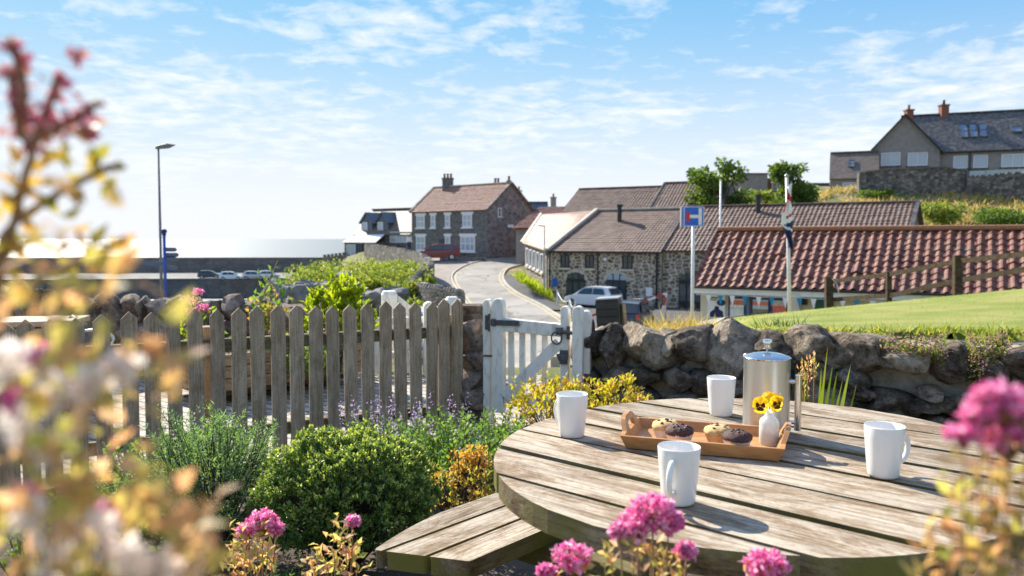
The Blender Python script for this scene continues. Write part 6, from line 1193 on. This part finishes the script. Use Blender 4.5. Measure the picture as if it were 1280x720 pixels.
# creeping pink stonecrop on the wall, dark tufts on the bank
def creeping(label, rects, seed):
    g = np.random.default_rng(seed); P = []
    for x0, x1, y0, y1, k in rects:
        for _ in range(k): px = g.uniform(x0,x1); P.append(tuple(W(px, y0+(y1-y0)*g.random(), WY(px)-.17+g.normal()*.03)))
    P = np.array(P); t = empty('stonecrop', P.min(0), label, 'plant'); V, F = cluster_leaves(P, np.tile([0,-.5,.7],(len(P),1)), 6, .016, .011, .012, g, .2); npmesh('foliage', V, F, MT['l_bank'], t); k0 = 0
    for x0, x1, y0, y1, k in rects: Pk = P[k0:k0+k:2]+np.array([0,-.015,.01]); k0 += k; V, F = cluster_leaves(Pk, np.tile([0,-.5,.7],(len(Pk),1)), 8, .012, .01, .012, g, .3); npmesh('flower_patch', V, F, MT['p_mix'], t)
MT['p_mix'] = leafmat('stonecrop_petal', [(.36,.16,.26),(.48,.26,.36),(.30,.14,.20)], .4)
creeping('pink flowering stonecrop trailing over the middle wall stones', [(1105,1180,424,440,60),(1140,1178,436,452,50),(1120,1150,432,446,25)], 31); creeping('pink flowering stonecrop hanging down by the last dark boulders', [(1208,1255,422,440,60),(1212,1228,440,478,34),(1236,1258,430,450,30)], 32)
def tuft(px, py, Y, h, label, m, seed, n=60, grp=None):
    q = W(px,py,Y); g = np.random.default_rng(seed); pts = [(q.x+g.normal()*.05,q.y+g.normal()*.05,q.z-.02) for _ in range(n)]; t = empty('grass_tuft', q, label, 'tuft', grp); blades('blades', pts, h, .012, MT[m], .35, t)
tuft(964,421,5.9,.15,'dark green tuft on the grass bank, left of two','l_dark',41); tuft(987,420,5.9,.16,'dark green tuft on the grass bank, right of two','l_dark',42); tuft(1183,428,5.0,.10,'straw coloured tuft on the grass bank above the wall','l_dry',43)
# plants behind the fence
goldbush((W(425,410,7.35).x,7.3,.44),(.27,.22,.40),'bright lime green shrub rising behind the picket fence',150,51,'l_lime',.075,.040,'lime_shrub',7)
goldbush((W(425,470,7.2).x,7.15,.38),(.22,.2,.3),'lower lime foliage in the raised planter',90,52,'l_lime',.07,.04,'lime_shrub',7)
t = empty('rose_bush', (W(332,460,7.0).x,7.0,.2), 'leggy rose bush with reddish leaves above the planter', 'shrub'); g = np.random.default_rng(55); b = wloc(t); mb = MB(); P = []; D = []
for px, py in ((347,326),(338,345),(325,372),(352,352),(316,384),(342,365),(330,392),(356,380)):
    q = W(px,py,7.0+g.normal()*.08); m_ = (b+q)/2+Vector((g.normal()*.03,0,.05)); mb.tube([b,m_,q], [.010,.007,.003], 5)
    for k in range(34): v = .25+.75*g.random(); P.append(tuple((b.lerp(m_,v*2) if v < .5 else m_.lerp(q,v*2-1))+Vector((g.normal()*.05,g.normal()*.05,g.normal()*.03)))); D.append(g.normal(size=3)+np.array([0,0,.4]))
mb.build('stems', MT['stem_red'], t, smooth=True); P = np.array(P); V, F = leafmesh(P[:150], np.array(D)[:150], .06, .036, None); npmesh('foliage', V, F, MT['l_cat'], t); V, F = leafmesh(P[150:], np.array(D)[150:], .055, .034, None); npmesh('young_leaves', V, F, MT['l_olive'], t)
def rosehead(t, c, r, m, g, k=70):
    P = np.array(c)+unit(g.normal(size=(k,3)))*r*.55*g.random((k,1)); V, F = leafmesh(P, unit(P-np.array(c)+np.array([0,0,.01])), r*.9, r*.8, None, .1); npmesh('blossom', V, F, m, t)
for px, py, Y, lb in ((309,458,6.6,'crimson rose glowing between the pickets'),(272,402,7.1,'small pink bloom on the field stone wall')):
    q = W(px,py,Y); t = empty('rose_flower', (q.x,q.y,.2), lb, 'flower'); rosehead(t, q, .05, MT['p_pink'] if px < 300 else MT['cloth_red'], g); mb = MB(); mb.tube([(q.x,q.y+.02,.1),(q.x,q.y,q.z-.02)], .005, 5); mb.build('stem', MT['stem'], t)
    Pq = np.array([(q.x+g.normal()*.05,q.y+.05,q.z-.08-g.random()*.2) for _ in range(40)]); V, F = leafmesh(Pq, g.normal(size=(40,3)), .05, .03, None); npmesh('foliage', V, F, MT['l_cat'], t)
t = empty('strap_leaf_plant', (W(405,470,6.9).x,6.9,.2), 'yellowing strap leaved plant rising from the planter', 'plant'); b = np.array(wloc(t)); P, D, L, Wd, Bn = [], [], [], [], []
for px, y0 in ((396,420),(402,408),(408,430),(414,415),(420,440),(390,440),(400,450)): q = np.array(W(px,y0,6.9)); s_ = b+np.array([(q[0]-b[0])*.3,0,0]); d = q-s_; l = np.linalg.norm(d); P.append(s_); D.append(d/l); L.append(l); Wd.append(.035); Bn.append((.03,.01,-.02))
bladeat(P, D, L, Wd, Bn, 5).build('leaves', MT['l_lime'], t, smooth=True)
sprigs('planter_flowers', ((a.x+b_.x)/2 if 0 else W(350,470,6.9).x, 6.85, 0), (.5,.18,0), 'low green foliage filling the raised timber planter', 90, .46, 14, .04, .025, 'l_cat', 57, 'plant', .4, 'p_pink', .08, .018)
# ------------------------------------------------------------------ valerian (foreground and on the wall)
def valerian(label, base, heads, leaves, seed, pet='p_pink', lf='l_orange', stem='stem_red', hs=.035, ls=.035, fl=.007, extra=None, lw=.45, per=90, ground=True, sr=1.0, nl=6, ep=40):
    """heads: (px,py,Y,size); leaves: (px,py,Y); real stems run from the ground to every head and leaf tuft"""
    g = np.random.default_rng(seed); t = empty('valerian', base, label, 'plant', 'valerian plants'); mb = MB(); base = Vector(base); LP = []; LD = []
    for px, py, Y, s_ in heads:
        q = W(px,py,Y); b = base+Vector((g.normal()*.02,g.normal()*.02,0)); m1 = b.lerp(q,.55)+Vector((g.normal()*.01,0,.03)); mb.tube([b,m1,q-Vector((0,0,s_*.9))], [.0045*sr,.0035*sr,.0022*sr], 6); tips = []
        for k in range(per): d = unit(g.normal(size=(1,3))*np.array([[1,1,.6]])+np.array([[0,0,.45]]))[0]; tips.append(np.array(q)+d*s_*np.array([1,1,.75])*(.65+.4*g.random()))
        o_ = Vector(q)-Vector((0,0,s_*.85))
        for tp in tips[::4]: mb.tube([o_, o_.lerp(Vector(tp),.6), Vector(tp)], [.0016,.0012,.001], 4)
        tips = np.array(tips); P5 = np.repeat(tips,5,0)+g.normal(size=(len(tips)*5,3))*fl*.12; D5 = unit(g.normal(size=(len(P5),3))+unit(P5-np.array(o_))*.9); V, F = leafmesh(P5, D5, fl*(.8+.5*g.random(len(P5))), fl*.75, None, .1); npmesh('blossom', V, F, MT[pet], t)
        for k in range(7): v = .35+.62*k/7; c = m1.lerp(q,max(0,(v-.5)*2)) if v > .5 else b.lerp(m1,v*2); LP += [tuple(c)]*2; aa = g.random()*6.28; LD += [np.array([math.cos(aa),math.sin(aa),.55]), np.array([-math.cos(aa),-math.sin(aa),.55])]
    for px, py, Y in leaves:
        q = W(px,py,Y); b = base+Vector((g.normal()*.02,g.normal()*.02,0)); mb.tube([b,b.lerp(q,.6)+Vector((0,0,.02)),q], [.004*sr,.003*sr,.0015*sr], 5) if ground else None
        for k in range(nl): LP.append(tuple(q+Vector((g.normal()*ls*.3,g.normal()*ls*.3,g.normal()*ls*.8)))); aa = k*1.05+g.random(); LD.append(np.array([math.cos(aa),math.sin(aa)*.8,.7+g.normal()*.4]))
    if mb.v: mb.build('stems', MT[stem], t, smooth=True)
    if LP: LP = np.array(LP); LD = np.array(LD); V, F = leafmesh(LP, LD, ls*(.7+.6*g.random(len(LP))), ls*lw, None, .18, .12); npmesh('foliage', V, F, MT[lf], t)
    if extra:
        for pet2, pts in extra:
            EP = np.concatenate([np.array(W(px,py,Y))+unit(g.normal(size=(ep,3)))*s_*(.3+.7*g.random((ep,1))) for px, py, Y, s_ in pts]); V, F = leafmesh(EP, g.normal(size=(len(EP),3)), fl*1.7, fl*1.4, None, .1); npmesh('blossom', V, F, MT[pet2], t)
    return t
# on the left wall
valerian('pink valerian growing on the field stone wall', (W(236,440,7.0).x,7.0,.1), [(247,366,7.0,.045),(236,378,7.0,.07),(254,386,7.0,.05),(226,388,7.0,.05),(240,392,7.0,.06)], [(232,400,7),(240,408,7),(225,405,7),(250,404,7),(236,415,7),(262,392,7)], 70, 'p_pink', 'l_lime', 'stem', .05, .06, .018, None, .5, 40)
# lower middle
valerian('pink valerian with orange leaves at the bottom below the rosemary', (W(318,700,1.45).x,1.45,.0), [(328,653,1.4,.026),(308,664,1.42,.014),(345,662,1.41,.012)], [(300,668,1.42),(310,680,1.4),(322,690,1.38),(335,684,1.4),(296,694,1.4),(340,700,1.42),(318,705,1.4),(286,712,1.4),(306,712,1.4)], 71, ls=.023, nl=12, sr=.6)
valerian('valerian with one narrow pink bud at the bottom by the bench end', (W(425,710,1.4).x,1.4,.0), [(441,652,1.4,.010)], [(425,672,1.4),(432,682,1.38),(418,690,1.4),(440,694,1.4),(408,698,1.4),(428,704,1.4),(446,706,1.4),(400,712,1.4),(384,714,1.4)], 72, ls=.022, nl=12, sr=.6)
valerian('pink valerian head left of two under the table edge', (W(715,700,1.02).x,1.0,.0), [(714,699,.95,.024),(683,716,.95,.008)], [(700,722,.95),(730,720,.95)], 73, ls=.016, nl=9, sr=.5)
valerian('tallest pink valerian head in front of the round table', (W(815,700,.92).x,.9,.0), [(816,640,.86,.024),(797,657,.86,.018),(835,655,.86,.015),(775,664,.86,.008),(858,690,.86,.008)], [(790,682,.86),(812,676,.86),(800,694,.86),(830,702,.86),(765,702,.88),(756,708,.88),(845,712,.86),(822,715,.86)], 74, ls=.014, nl=10, sr=.5)
valerian('pink valerian head at the bottom right of the near table edge', (W(957,715,.9).x,.88,.0), [(957,709,.85,.021)], [(970,722,.85),(940,722,.85)], 75, ls=.014, nl=9, sr=.5)
# right side, close to the lens
valerian('blurred pink valerian with orange leaves at the right edge', (W(1250,720,.42).x,.42,.0), [(1262,510,.36,.013),(1240,498,.36,.007),(1205,545,.36,.006),(1262,552,.36,.010),(1285,530,.36,.013),(1225,520,.36,.006)], [(1250,585,.37),(1242,570,.37),(1268,600,.37),(1205,640,.38),(1215,625,.38),(1190,628,.38),(1226,650,.37),(1245,640,.37),(1275,640,.36),(1230,680,.37),(1210,690,.37),(1250,700,.36),(1180,700,.38),(1160,710,.38),(1145,705,.38),(1190,716,.38),(1275,690,.36),(1262,668,.36),(1238,715,.36),(1285,715,.36)], 76, ls=.0115, fl=.0040, lw=.5, sr=.22, nl=7, per=46)
# left mass, closest to the lens
g = np.random.default_rng(90)
lv = [(80,455),(60,420),(95,505),(135,470),(60,600),(110,625),(85,655),(165,620),(60,530),(150,560),(25,600),(185,610),(105,720),(75,385),(135,330),(190,470),(203,478),(110,520),(15,410),(112,345),(30,580),(150,655),(200,645),(240,665),(40,470),(170,655),(20,690),(225,690),(10,440),(5,500),(55,555),(215,655),(195,675),(250,672),(5,620),(75,640),(140,700),(90,690),(175,490),(5,385),(185,715),(40,715),(235,715)]
wh = [(58,492,.25,.006),(112,478,.25,.006),(150,458,.25,.004),(22,535,.25,.007),(70,560,.25,.005),(38,645,.25,.007),(118,668,.25,.007),(70,706,.25,.007),(160,696,.25,.006),(14,450,.25,.004),(200,710,.25,.005)]
valerian('large blurred valerian mass with blush blossom filling the left edge', (W(60,720,.2).x-.03,.2,.0), [(44,449,.40,.010)], [(px+g.normal()*4,py+g.normal()*4,.23+.08*g.random()) for px, py in lv], 77, 'p_pink', 'l_orange', 'stem_red', .02, .0115, .0034, [('p_white', wh),('p_pink', [(45,452,.27,.003),(90,470,.27,.002),(20,500,.27,.003),(130,640,.27,.003),(30,620,.27,.003)])], .6, 60, True, .12, 7)
t = valerian('tall blurred valerian stalk with crimson buds against the sky', (W(-10,720,.33).x,.42,.0), [], [(12,275,.33),(25,260,.33),(40,262,.33),(60,245,.33),(85,232,.33),(110,218,.33),(132,211,.33),(5,300,.33),(48,345,.33),(75,335,.33),(105,325,.33),(140,305,.33),(30,280,.33),(120,318,.33)], 78, 'p_deep', 'l_olive', 'stem_red', 0.02, .012, .0032, [('p_deep', [(14,92,.33,0.0040),(22,110,.33,0.0040),(28,130,.33,0.0053),(38,150,.33,0.0059),(24,160,.33,0.0053),(72,100,.33,0.0053),(68,120,.33,0.0046),(60,140,.33,0.0053),(48,160,.33,0.0059),(80,155,.33,0.0053),(100,150,.33,0.0046),(112,134,.33,0.0040),(12,60,.33,0.0026),(25,75,.33,0.0026),(96,70,.33,0.0020),(40,185,.33,0.0046),(110,165,.33,0.0026)])], .5, 90, False, 1.0, 5, 12)
mb = MB(); b0_ = W(-10,720,.42)
for L in ([(-6,520),(-2,330),(12,285),(60,250),(120,216),(146,208)], [(-2,360),(30,225),(40,190),(24,160),(14,92)], [(40,190),(50,158),(72,100)], [(44,175),(80,156),(122,128)], [(0,400),(48,350),(110,322),(156,298)], [(25,160),(30,130),(27,92),(12,52)]):
    pts = [W(px,py,.33) for px, py in L]; mb.tube(smoothline([tuple(p) for p in pts],4), [.0016]*(4*(len(L)-1)+1), 6)
mb.build('stalk', MT['stem_red'], t, smooth=True)
# ------------------------------------------------------------------ round picnic table (local: planks along x, then turned)
TZ = .74; tc_ = Vector((.544,1.60,0))
A1 = G(608,587,TZ); A2 = G(1113,680,TZ); A3 = G(995,503,TZ); A4 = G(1262,560,TZ); A5 = G(767,662,TZ); A6 = G(742,515,TZ)
E_ = np.array([[p.x,p.y] for p in (A1,A2,A3,A4,A5,A6,G(953,686,TZ),G(657,537,TZ),G(839,675,TZ),G(640,622,TZ),G(1165,522,TZ),G(1268,649,TZ))]); 
# least-squares circle through the rim points
Mx = np.c_[2*E_, np.ones(len(E_))]; sol = np.linalg.lstsq(Mx, (E_**2).sum(1), rcond=None)[0]; tcx, tcy = sol[0], sol[1]; TR = 0.605; TX = 0.54
gdir = G(940,635,TZ)-G(622,560,TZ); tang = math.atan2(gdir.y, gdir.x)
tb = empty('picnic_table', (tcx,tcy,0), 'round weathered picnic table with attached benches and breakfast things on top', 'picnic table', None, tang)
def local(o): o.parent = tb; return o
def lbuild(mb, name, mats, bev=.006, smooth=False):
    me = bpy.data.meshes.new(name); me.from_pydata(mb.v, [], mb.f); mats = mats if isinstance(mats,(list,tuple)) else [mats]; [me.materials.append(m) for m in mats]
    if len(mats) > 1: me.polygons.foreach_set('material_index', mb.m)
    me.update(); o = bpy.data.objects.new(name, me); COL.objects.link(o); o.parent = tb
    if bev: b = o.modifiers.new('bevel','BEVEL'); b.width = bev; b.segments = 3; b.limit_method = 'ANGLE'; b.angle_limit = R(35); b.use_clamp_overlap = True
    return o
def plankprism(pts, z0, z1):
    mb = MB(); n = len(pts); vs = [(x,y,z0) for x,y in pts]+[(x,y,z1) for x,y in pts]; mb.add(vs, [tuple(range(n-1,-1,-1))], 1); mb.add(vs, [tuple(range(n,2*n))], 0); mb.add(vs, [(i,(i+1)%n,n+(i+1)%n,n+i) for i in range(n)], 1); return mb
# where do the photographed gaps fall across the planks?
nrm_ = Vector((-math.sin(tang), math.cos(tang), 0)); sgaps = sorted((G(px,py,TZ)-Vector((tcx,tcy,TZ))).dot(nrm_) for px, py in ((608,587),(623,557),(657,537),(742,515),(795,506)))
pitch_ = .153; off = -.497; edges = [off+pitch_*k for k in range(-3,12)]; edges = [-TR]+[e for e in edges if -TR+.035 < e < TR-.035]+[TR]
for i, (s0, s1) in enumerate(zip(edges, edges[1:])):
    a_, b_ = s0+(.0085 if i else 0), s1-(.0085 if i < len(edges)-2 else 0); ys_ = np.linspace(a_, b_, 10); rt = [(TX*math.sqrt(max(0,1-(y/TR)**2)), y) for y in ys_]; lf_ = [(-x, y) for x, y in rt[::-1]]; pts = rt+lf_; pts = [p for k, p in enumerate(pts) if k == 0 or (Vector(p)-Vector(pts[k-1])).length > 1e-4]
    o = lbuild(plankprism(pts, TZ-.042, TZ+random.Random(i).uniform(-.0015,.0015)), 'top_plank', [MT['table'], MT['tableside']], .005)
for x in (-.26,0,.26): mb = MB(); mb.box((x,0,TZ-.042-.026), (.06,.80 if x else 1.0,.05)); lbuild(mb, 'batten', MT['tableframe'])
for i in range(4):
    Rz = Matrix.Rotation(R(45+90*i),3,'Z'); mb = MB(); a_ = Rz @ Vector((.16,0,TZ-.10)); b_ = Rz @ Vector((.34,0,.0)); mb.beam(a_, b_, .06, .09); lbuild(mb, 'leg', MT['tableframe'])
for i in range(2): mb = MB(); mb.box((0,0,.36-.072*i), (1.5,.06,.07), R(90*i)); lbuild(mb, 'seat_bearer', MT['tableframe'])
for i in range(2): mb = MB(); mb.box((0,0,.19-.066*i), (.66,.05,.065), R(45+90*i)); lbuild(mb, 'brace', MT['tableframe'])
# benches: measured on the visible one
SZ = .44; B1 = G(466,687,SZ); B2_ = G(590,702,SZ); B3_ = G(680,662,SZ); B4 = G(612,619,SZ)
Ti = Matrix.Rotation(-tang,3,'Z'); loc_ = [Ti @ (p-Vector((tcx,tcy,SZ))) for p in (B1,B2_,B3_,B4,G(517,695,SZ),G(525,650,SZ))]
for i in range(4):
    th = R(90*i+180); Rz = Matrix.Rotation(th,2)
    yi, yo = .556, .866
    for k in range(3):
        r0, r1 = yi+k*(yo-yi)/3+.006, yi+(k+1)*(yo-yi)/3-.006
        def hwat(r_): return .316+.47*(r_-.556) if r_ < .785 else .425*math.sqrt(max(.02,(.868-r_)/.083))
        yy = np.linspace(r0, r1, 5 if k < 2 else 14); pts = [(r_, hwat(r_)) for r_ in yy]+[(r_, -hwat(r_)) for r_ in yy[::-1]]
        if k == 0: pts = [(r_ , s_) for r_, s_ in pts]
        pts = [tuple(Rz @ Vector(p)) for p in pts]; area = sum(pts[j][0]*pts[(j+1)%len(pts)][1]-pts[(j+1)%len(pts)][0]*pts[j][1] for j in range(len(pts)))
        if area < 0: pts = pts[::-1]
        o = lbuild(plankprism(pts, SZ-.045, SZ), 'seat_plank', [MT['table'], MT['tableside']], .006)
        # grain must run along the seat plank
        if i % 2 == 0:
            pass
    for s_ in (-.22,.22):
        mb = MB(); a_ = Rz @ Vector((.70,s_)); b_ = Rz @ Vector((.75,s_)); mb.beam((a_.x,a_.y,SZ-.046), (b_.x,b_.y,0), .06, .085); lbuild(mb, 'bench_leg', MT['tableframe'])
    mb = MB(); a_ = Rz @ Vector((.70,-.29)); b_ = Rz @ Vector((.70,.29)); mb.beam((a_.x,a_.y,SZ-.08), (b_.x,b_.y,SZ-.08), .05, .06); lbuild(mb, 'bench_rail', MT['tableframe'])
# seat planks running across the grain axis get a turned copy of the wood
tw = weathered('weathered_table_turned', 1, (0.465,0.40,0.315), (0.095,0.068,0.042), None, 1.0); ts = weathered('mossy_edge_turned', 1, (0.25,0.20,0.13), (0.06,0.045,0.03), (0.17,0.155,0.035), 1.0, 0.9, 0.6)
for o in [x for x in COL.objects if x.parent == tb and x.name.startswith('seat_plank')]:
    d = o.dimensions
    if d.y > d.x: o.data.materials[0] = tw; o.data.materials[1] = ts
# ------------------------------------------------------------------ mugs
def on(px, py, z=TZ): return G(px, py, z)
def mug(loc, rz, label, grp='white mugs on the picnic table'):
    t = empty('mug', (0,0,0), label, 'mug', grp); mb = MB(); h = .1
    prof = [(0,.004),(.022,.003),(.024,0),(.0275,.0015),(.029,.006),(.0325,.04),(.0355,.075),(.037,h-.002),(.0364,h),(.0352,h-.002),(.0335,.075),(.0305,.04),(.027,.010),(.022,.007),(0,.0065)]
    mb.lathe(prof, (0,0,0), 48); mb.build('body', MT['ceramic'], t, smooth=True)
    mb = MB(); pts = [Vector((.0335,0,.080))]; pts += [Vector((.036+.026*math.sin(a), 0, .052+.028*math.cos(a)*1.05)) for a in np.linspace(.25,2.75,14)]; pts += [Vector((.0318,0,.026))]; mb.tube(pts, [.0048]+[.0052]*14+[.0045], 10); mb.build('handle', MT['ceramic'], t, smooth=True); t.location = loc; t.rotation_euler = (0,0,rz); return t
def upto(px, py): q = G(px, py, TZ); return q
mug(upto(848,628), R(243), 'white mug nearest the camera, handle to the left'); mug(upto(715,545), R(125), 'white mug on the left side of the table by the golden shrub'); mug(upto(901,519), R(95), 'white mug between the steel coffee pot and the tray, handle hidden'); mug(upto(1104,595), R(22), 'white mug alone on the right of the table, handle to the right')
# ------------------------------------------------------------------ tray, muffins, vase, coffee pot
f0 = on(783,561); f1 = on(973,577.5); td = (f1-f0); tl = td.length; td.normalize(); tn = Vector((-td.y,td.x,0)); tw_ = .175; tr = empty('serving_tray', f0+td*tl/2+tn*tw_/2, 'bamboo serving tray with cut out handles holding muffins and a vase', 'tray'); taz = math.atan2(td.y,td.x)
TT = lambda a, b, z_: f0+td*a+tn*b+Vector((0,0,z_))
mb = MB(); mb.box(TT(tl/2,tw_/2,.006), (tl-.004,tw_-.004,.008), taz); mb.build('base', MT['bamboo'], tr)
for b in (0,1):
    o_ = .012 if b == 0 else -.012; y0 = 0 if b == 0 else tw_; mb = MB(); s_ = -1 if b == 0 else 1
    q = [TT(-.0,y0,.001), TT(tl,y0,.001), TT(tl+.012,y0+s_*.012,.031), TT(-.012,y0+s_*.012,.031)]; mb.prism(q, tn*(-s_*.009)); mb.build('side', MT['bamboo'], tr, bevel=.0015)
for e in (0,1):
    x0 = 0 if e == 0 else tl; s_ = -1 if e == 0 else 1
    def EP(v, z_): return TT(x0+s_*.012*(z_/.03), v, z_)
    outer = [(-.0,.001),(tw_,.001),(tw_+.011,.031),(tw_-.02,.034),(tw_-.045,.055),(tw_-.062,.060),(.062,.060),(.045,.055),(.02,.034),(-.011,.031)]; hole = [(.062,.030),(tw_-.062,.030),(tw_-.055,.034),(tw_-.058,.043),(tw_-.068,.047),(.068,.047),(.058,.043),(.055,.034)]
    bm = bmesh.new(); vo = [bm.verts.new(EP(*p)) for p in outer]; vh = [bm.verts.new(EP(*p)) for p in hole]; eo = [bm.edges.new((vo[i],vo[(i+1)%len(vo)])) for i in range(len(vo))]; eh = [bm.edges.new((vh[i],vh[(i+1)%len(vh)])) for i in range(len(vh))]
    bmesh.ops.triangle_fill(bm, use_beauty=True, use_dissolve=False, edges=eo+eh); bm.faces.ensure_lookup_table(); r_ = bmesh.ops.extrude_face_region(bm, geom=list(bm.faces)); off_ = td*(-s_*.010)
    for v in r_['geom']:
        if isinstance(v, bmesh.types.BMVert): v.co += off_
    bmesh.ops.recalc_face_normals(bm, faces=bm.faces); mb = MB(); bm.verts.index_update(); mb.add([v.co.copy() for v in bm.verts], [tuple(v.index for v in f.verts) for f in bm.faces]); bm.free(); mb.build('handle_end', MT['bamboo'], tr)
def muffin(px, py, top, case, label, seed):
    t = empty('muffin', (0,0,0), label, 'muffin', 'muffins on the tray'); mb = MB(); n = 72; prof = [(.021,0,0),(.0225,.004,.3),(.0265,.018,1),(.0305,.032,1)]
    vs = []
    for r_, z_, fl_ in prof:
        for k in range(n): a = 2*math.pi*k/n; rr_ = r_+fl_*.0011*(1 if (k//1)%2 else -1); vs.append((rr_*math.cos(a), rr_*math.sin(a), z_))
    fs = [(i*n+k,i*n+(k+1)%n,(i+1)*n+(k+1)%n,(i+1)*n+k) for i in range(3) for k in range(n)]+[tuple(range(n-1,-1,-1))]; mb.add(vs, fs); mb.build('paper_case', MT[case], t)
    mb = MB(); mb.lathe([(.0295,.028),(.0322,.033),(.0325,.038),(.029,.045),(.021,.0505),(.011,.053),(0.0005,.0535)], (0,0,0), 40); mb.v = [tuple(Vector(v)*(1)+Vector((v[0],v[1],.4*(v[2]-.02))).normalized()*.0026*noise.fractal(Vector((v[0]*90+seed,v[1]*90,v[2]*90)),.9,2.1,4)) for v in mb.v]; mb.build('crumb_top', MT[top], t, smooth=True)
    g = random.Random(seed)
    for k in range(9):
        a = g.random()*6.28; r_ = .024*math.sqrt(g.random()); z_ = .053-(r_/.03)**2*.010; mb = MB(); rockmesh(mb, (r_*math.cos(a), r_*math.sin(a), z_+.001), (.0085,.0075,.006), seed+k, 1, a, 5, .1); mb.build('chocolate_chip', MT['chip'], t, smooth=True)
    q = G(px, py+7, TZ+.010); t.location = q; t.scale = (.97,.97,.80); return t
muffin(832,541,'muffin','case_w','golden muffin with chocolate pieces, back left on the tray',1); muffin(849,548,'choc','case_w','dark chocolate muffin at the front left of the tray',2); muffin(898,548,'muffin','case_y','golden muffin in a yellow case, right of centre on the tray',3); muffin(921,556,'choc','case_w','dark chocolate muffin next to the small glass vase',4)
# vase and pansies
vz = G(961,555,TZ+.010); vt = empty('bud_vase', vz, 'small frosted glass bottle vase standing in the tray', 'vase'); mb = MB(); mb.lathe([(0,.0),(.019,0),(.021,.003),(.021,.047),(.019,.055),(.011,.062),(.0085,.066),(.0085,.076),(.010,.079),(.0075,.079),(.0065,.074),(.0068,.064),(.0165,.054),(.0185,.046),(.0185,.005),(0,.004)], vz, 32); mb.build('bottle', MT['frosted'], vt, smooth=True)
mb = MB(); mb.lathe([(0,.0045),(.0178,.0055),(.0178,.030),(0,.030)], vz, 24); m_, t_, p_, o_ = newmat('vase_water'); p_.inputs['Base Color'].default_value = (.75,.70,.66,1); p_.inputs['Transmission Weight'].default_value = .6; p_.inputs['Roughness'].default_value = .3; mb.build('water', m_, vt, smooth=True)
def pansy(px, py, Y, face, label, size=.019, seed=0):
    c = W(px,py,Y); fwd = Vector(face).normalized(); rt = fwd.cross(Vector((0,0,1))).normalized(); up_ = rt.cross(fwd); t = empty('pansy', vz+Vector((0,0,.07)), label, 'flower', 'pansies in the vase'); rr = random.Random(seed)
    def petal(a, l, w_, off, name, m, back):
        mb = MB(); vs = [c+fwd*off]; d = rt*math.cos(a)+up_*math.sin(a); s_ = fwd.cross(d); k = 10
        for i in range(k+1): t_ = math.pi*(i/k-.5); vs.append(c+d*(l*(.55+.45*math.cos(t_)))+s_*(w_*math.sin(t_)*.5*(1.0+.3*math.cos(t_)))+fwd*(off-back*(.5+.5*math.cos(t_))+.0012*math.sin(i*2.2)))
        mb.add(vs, [(0,i,i+1) for i in range(1,k+1)]); mb.build(name, MT[m], t, smooth=True)
    for a, l, w_, of in ((70,1.0,1.15,-.003),(112,1.0,1.15,-.0025),(5,.95,1.1,-.001),(175,.95,1.1,-.0012),(270,1.0,1.35,.001)): petal(R(a)+rr.uniform(-.1,.1), size*l, size*w_, of, 'petal', 'p_yellow', .004)
    for a, l, w_, of in () if seed > 2 else ((8,.55,.62,.0012),(172,.55,.62,.0011),(270,.66,.85,.003)): petal(R(a), size*l, size*w_, of, 'blotch', 'p_brown', .002)
    mb = MB(); mb.lathe([(0,-.0015),(.002,0),(0,.0015)], c+fwd*.0045, 8); mb.build('centre', MT['p_yellow'], t)
    mb = MB(); mb.tube([vz+Vector((0,0,.03)), vz+Vector((0,0,.085)), c-fwd*.006+Vector((0,0,.004)), c-fwd*.002], [.0012]*4, 6); mb.build('stem', MT['stem'], t, smooth=True)
dv = vz.y
pansy(950.5,507,dv-.012,(-.35,-1,-.12),'yellow and brown pansy drooping left over the vase',.0185,1); pansy(971.5,505,dv-.010,(.25,-1,-.05),'yellow and brown pansy on the right of the vase',.0175,2); pansy(961,494,dv+.005,(-.2,-.5,.7),'yellow pansy facing upward at the back of the vase',.016,3); pansy(974,494,dv+.004,(.5,-.3,.8),'yellow pansy turned up behind the right hand pansy',.014,4)
# coffee pot
cp = G(957,541,TZ); cpt = empty('coffee_pot', cp, 'tall brushed steel coffee pot with bar handle behind the tray', 'coffee pot'); hp = .178; rp_ = .053
mb = MB(); mb.lathe([(0,.001),(rp_-.003,0),(rp_,.003),(rp_,hp),(rp_-.0015,hp+.001),(rp_-.003,hp-.004),(0,hp-.004)], cp, 64); mb.build('body', MT['steel'], cpt, smooth=True, auto=40)
mb = MB(); mb.lathe([(rp_+.0012,hp+.0005),(rp_+.0018,hp+.003),(rp_-.001,hp+.006),(rp_*.6,hp+.012),(rp_*.2,hp+.015),(0,hp+.0155)], cp, 64); mb.build('lid', MT['steel_pol'], cpt, smooth=True, auto=50)
mb = MB(); mb.tube([cp+Vector((0,0,hp+.013)), cp+Vector((0,0,hp+.024))], .0028, 10); mb.lathe([(0,hp+.023),(.0095,hp+.023),(.0105,hp+.0245),(.0105,hp+.043),(.0095,hp+.045),(0,hp+.045)], cp, 24); mb.build('plunger_knob', MT['steel_pol'], cpt, smooth=True, auto=40)
hd = Vector((.93,-.36,0)); mb = MB(); hb_ = cp+hd*(rp_+.018); mb.tube([hb_+Vector((0,0,.012)), hb_+Vector((0,0,.142))], .0078, 14)
mb.tube([cp+hd*(rp_-.022)+Vector((0,0,.126)), hb_+Vector((0,0,.126))], .0045, 10); mb.tube([cp+hd*(rp_-.003)+Vector((0,0,.03)), hb_+Vector((0,0,.03))], .0045, 10); mb.build('handle', MT['steel_pol'], cpt, smooth=True, auto=40)
mb = MB(); mb.tube([cp+Vector((-.028,.05,hp-.02)), cp+Vector((-.030,.062,hp+.0))], .009, 8); mb.build('spout', MT['steel'], cpt, smooth=True)
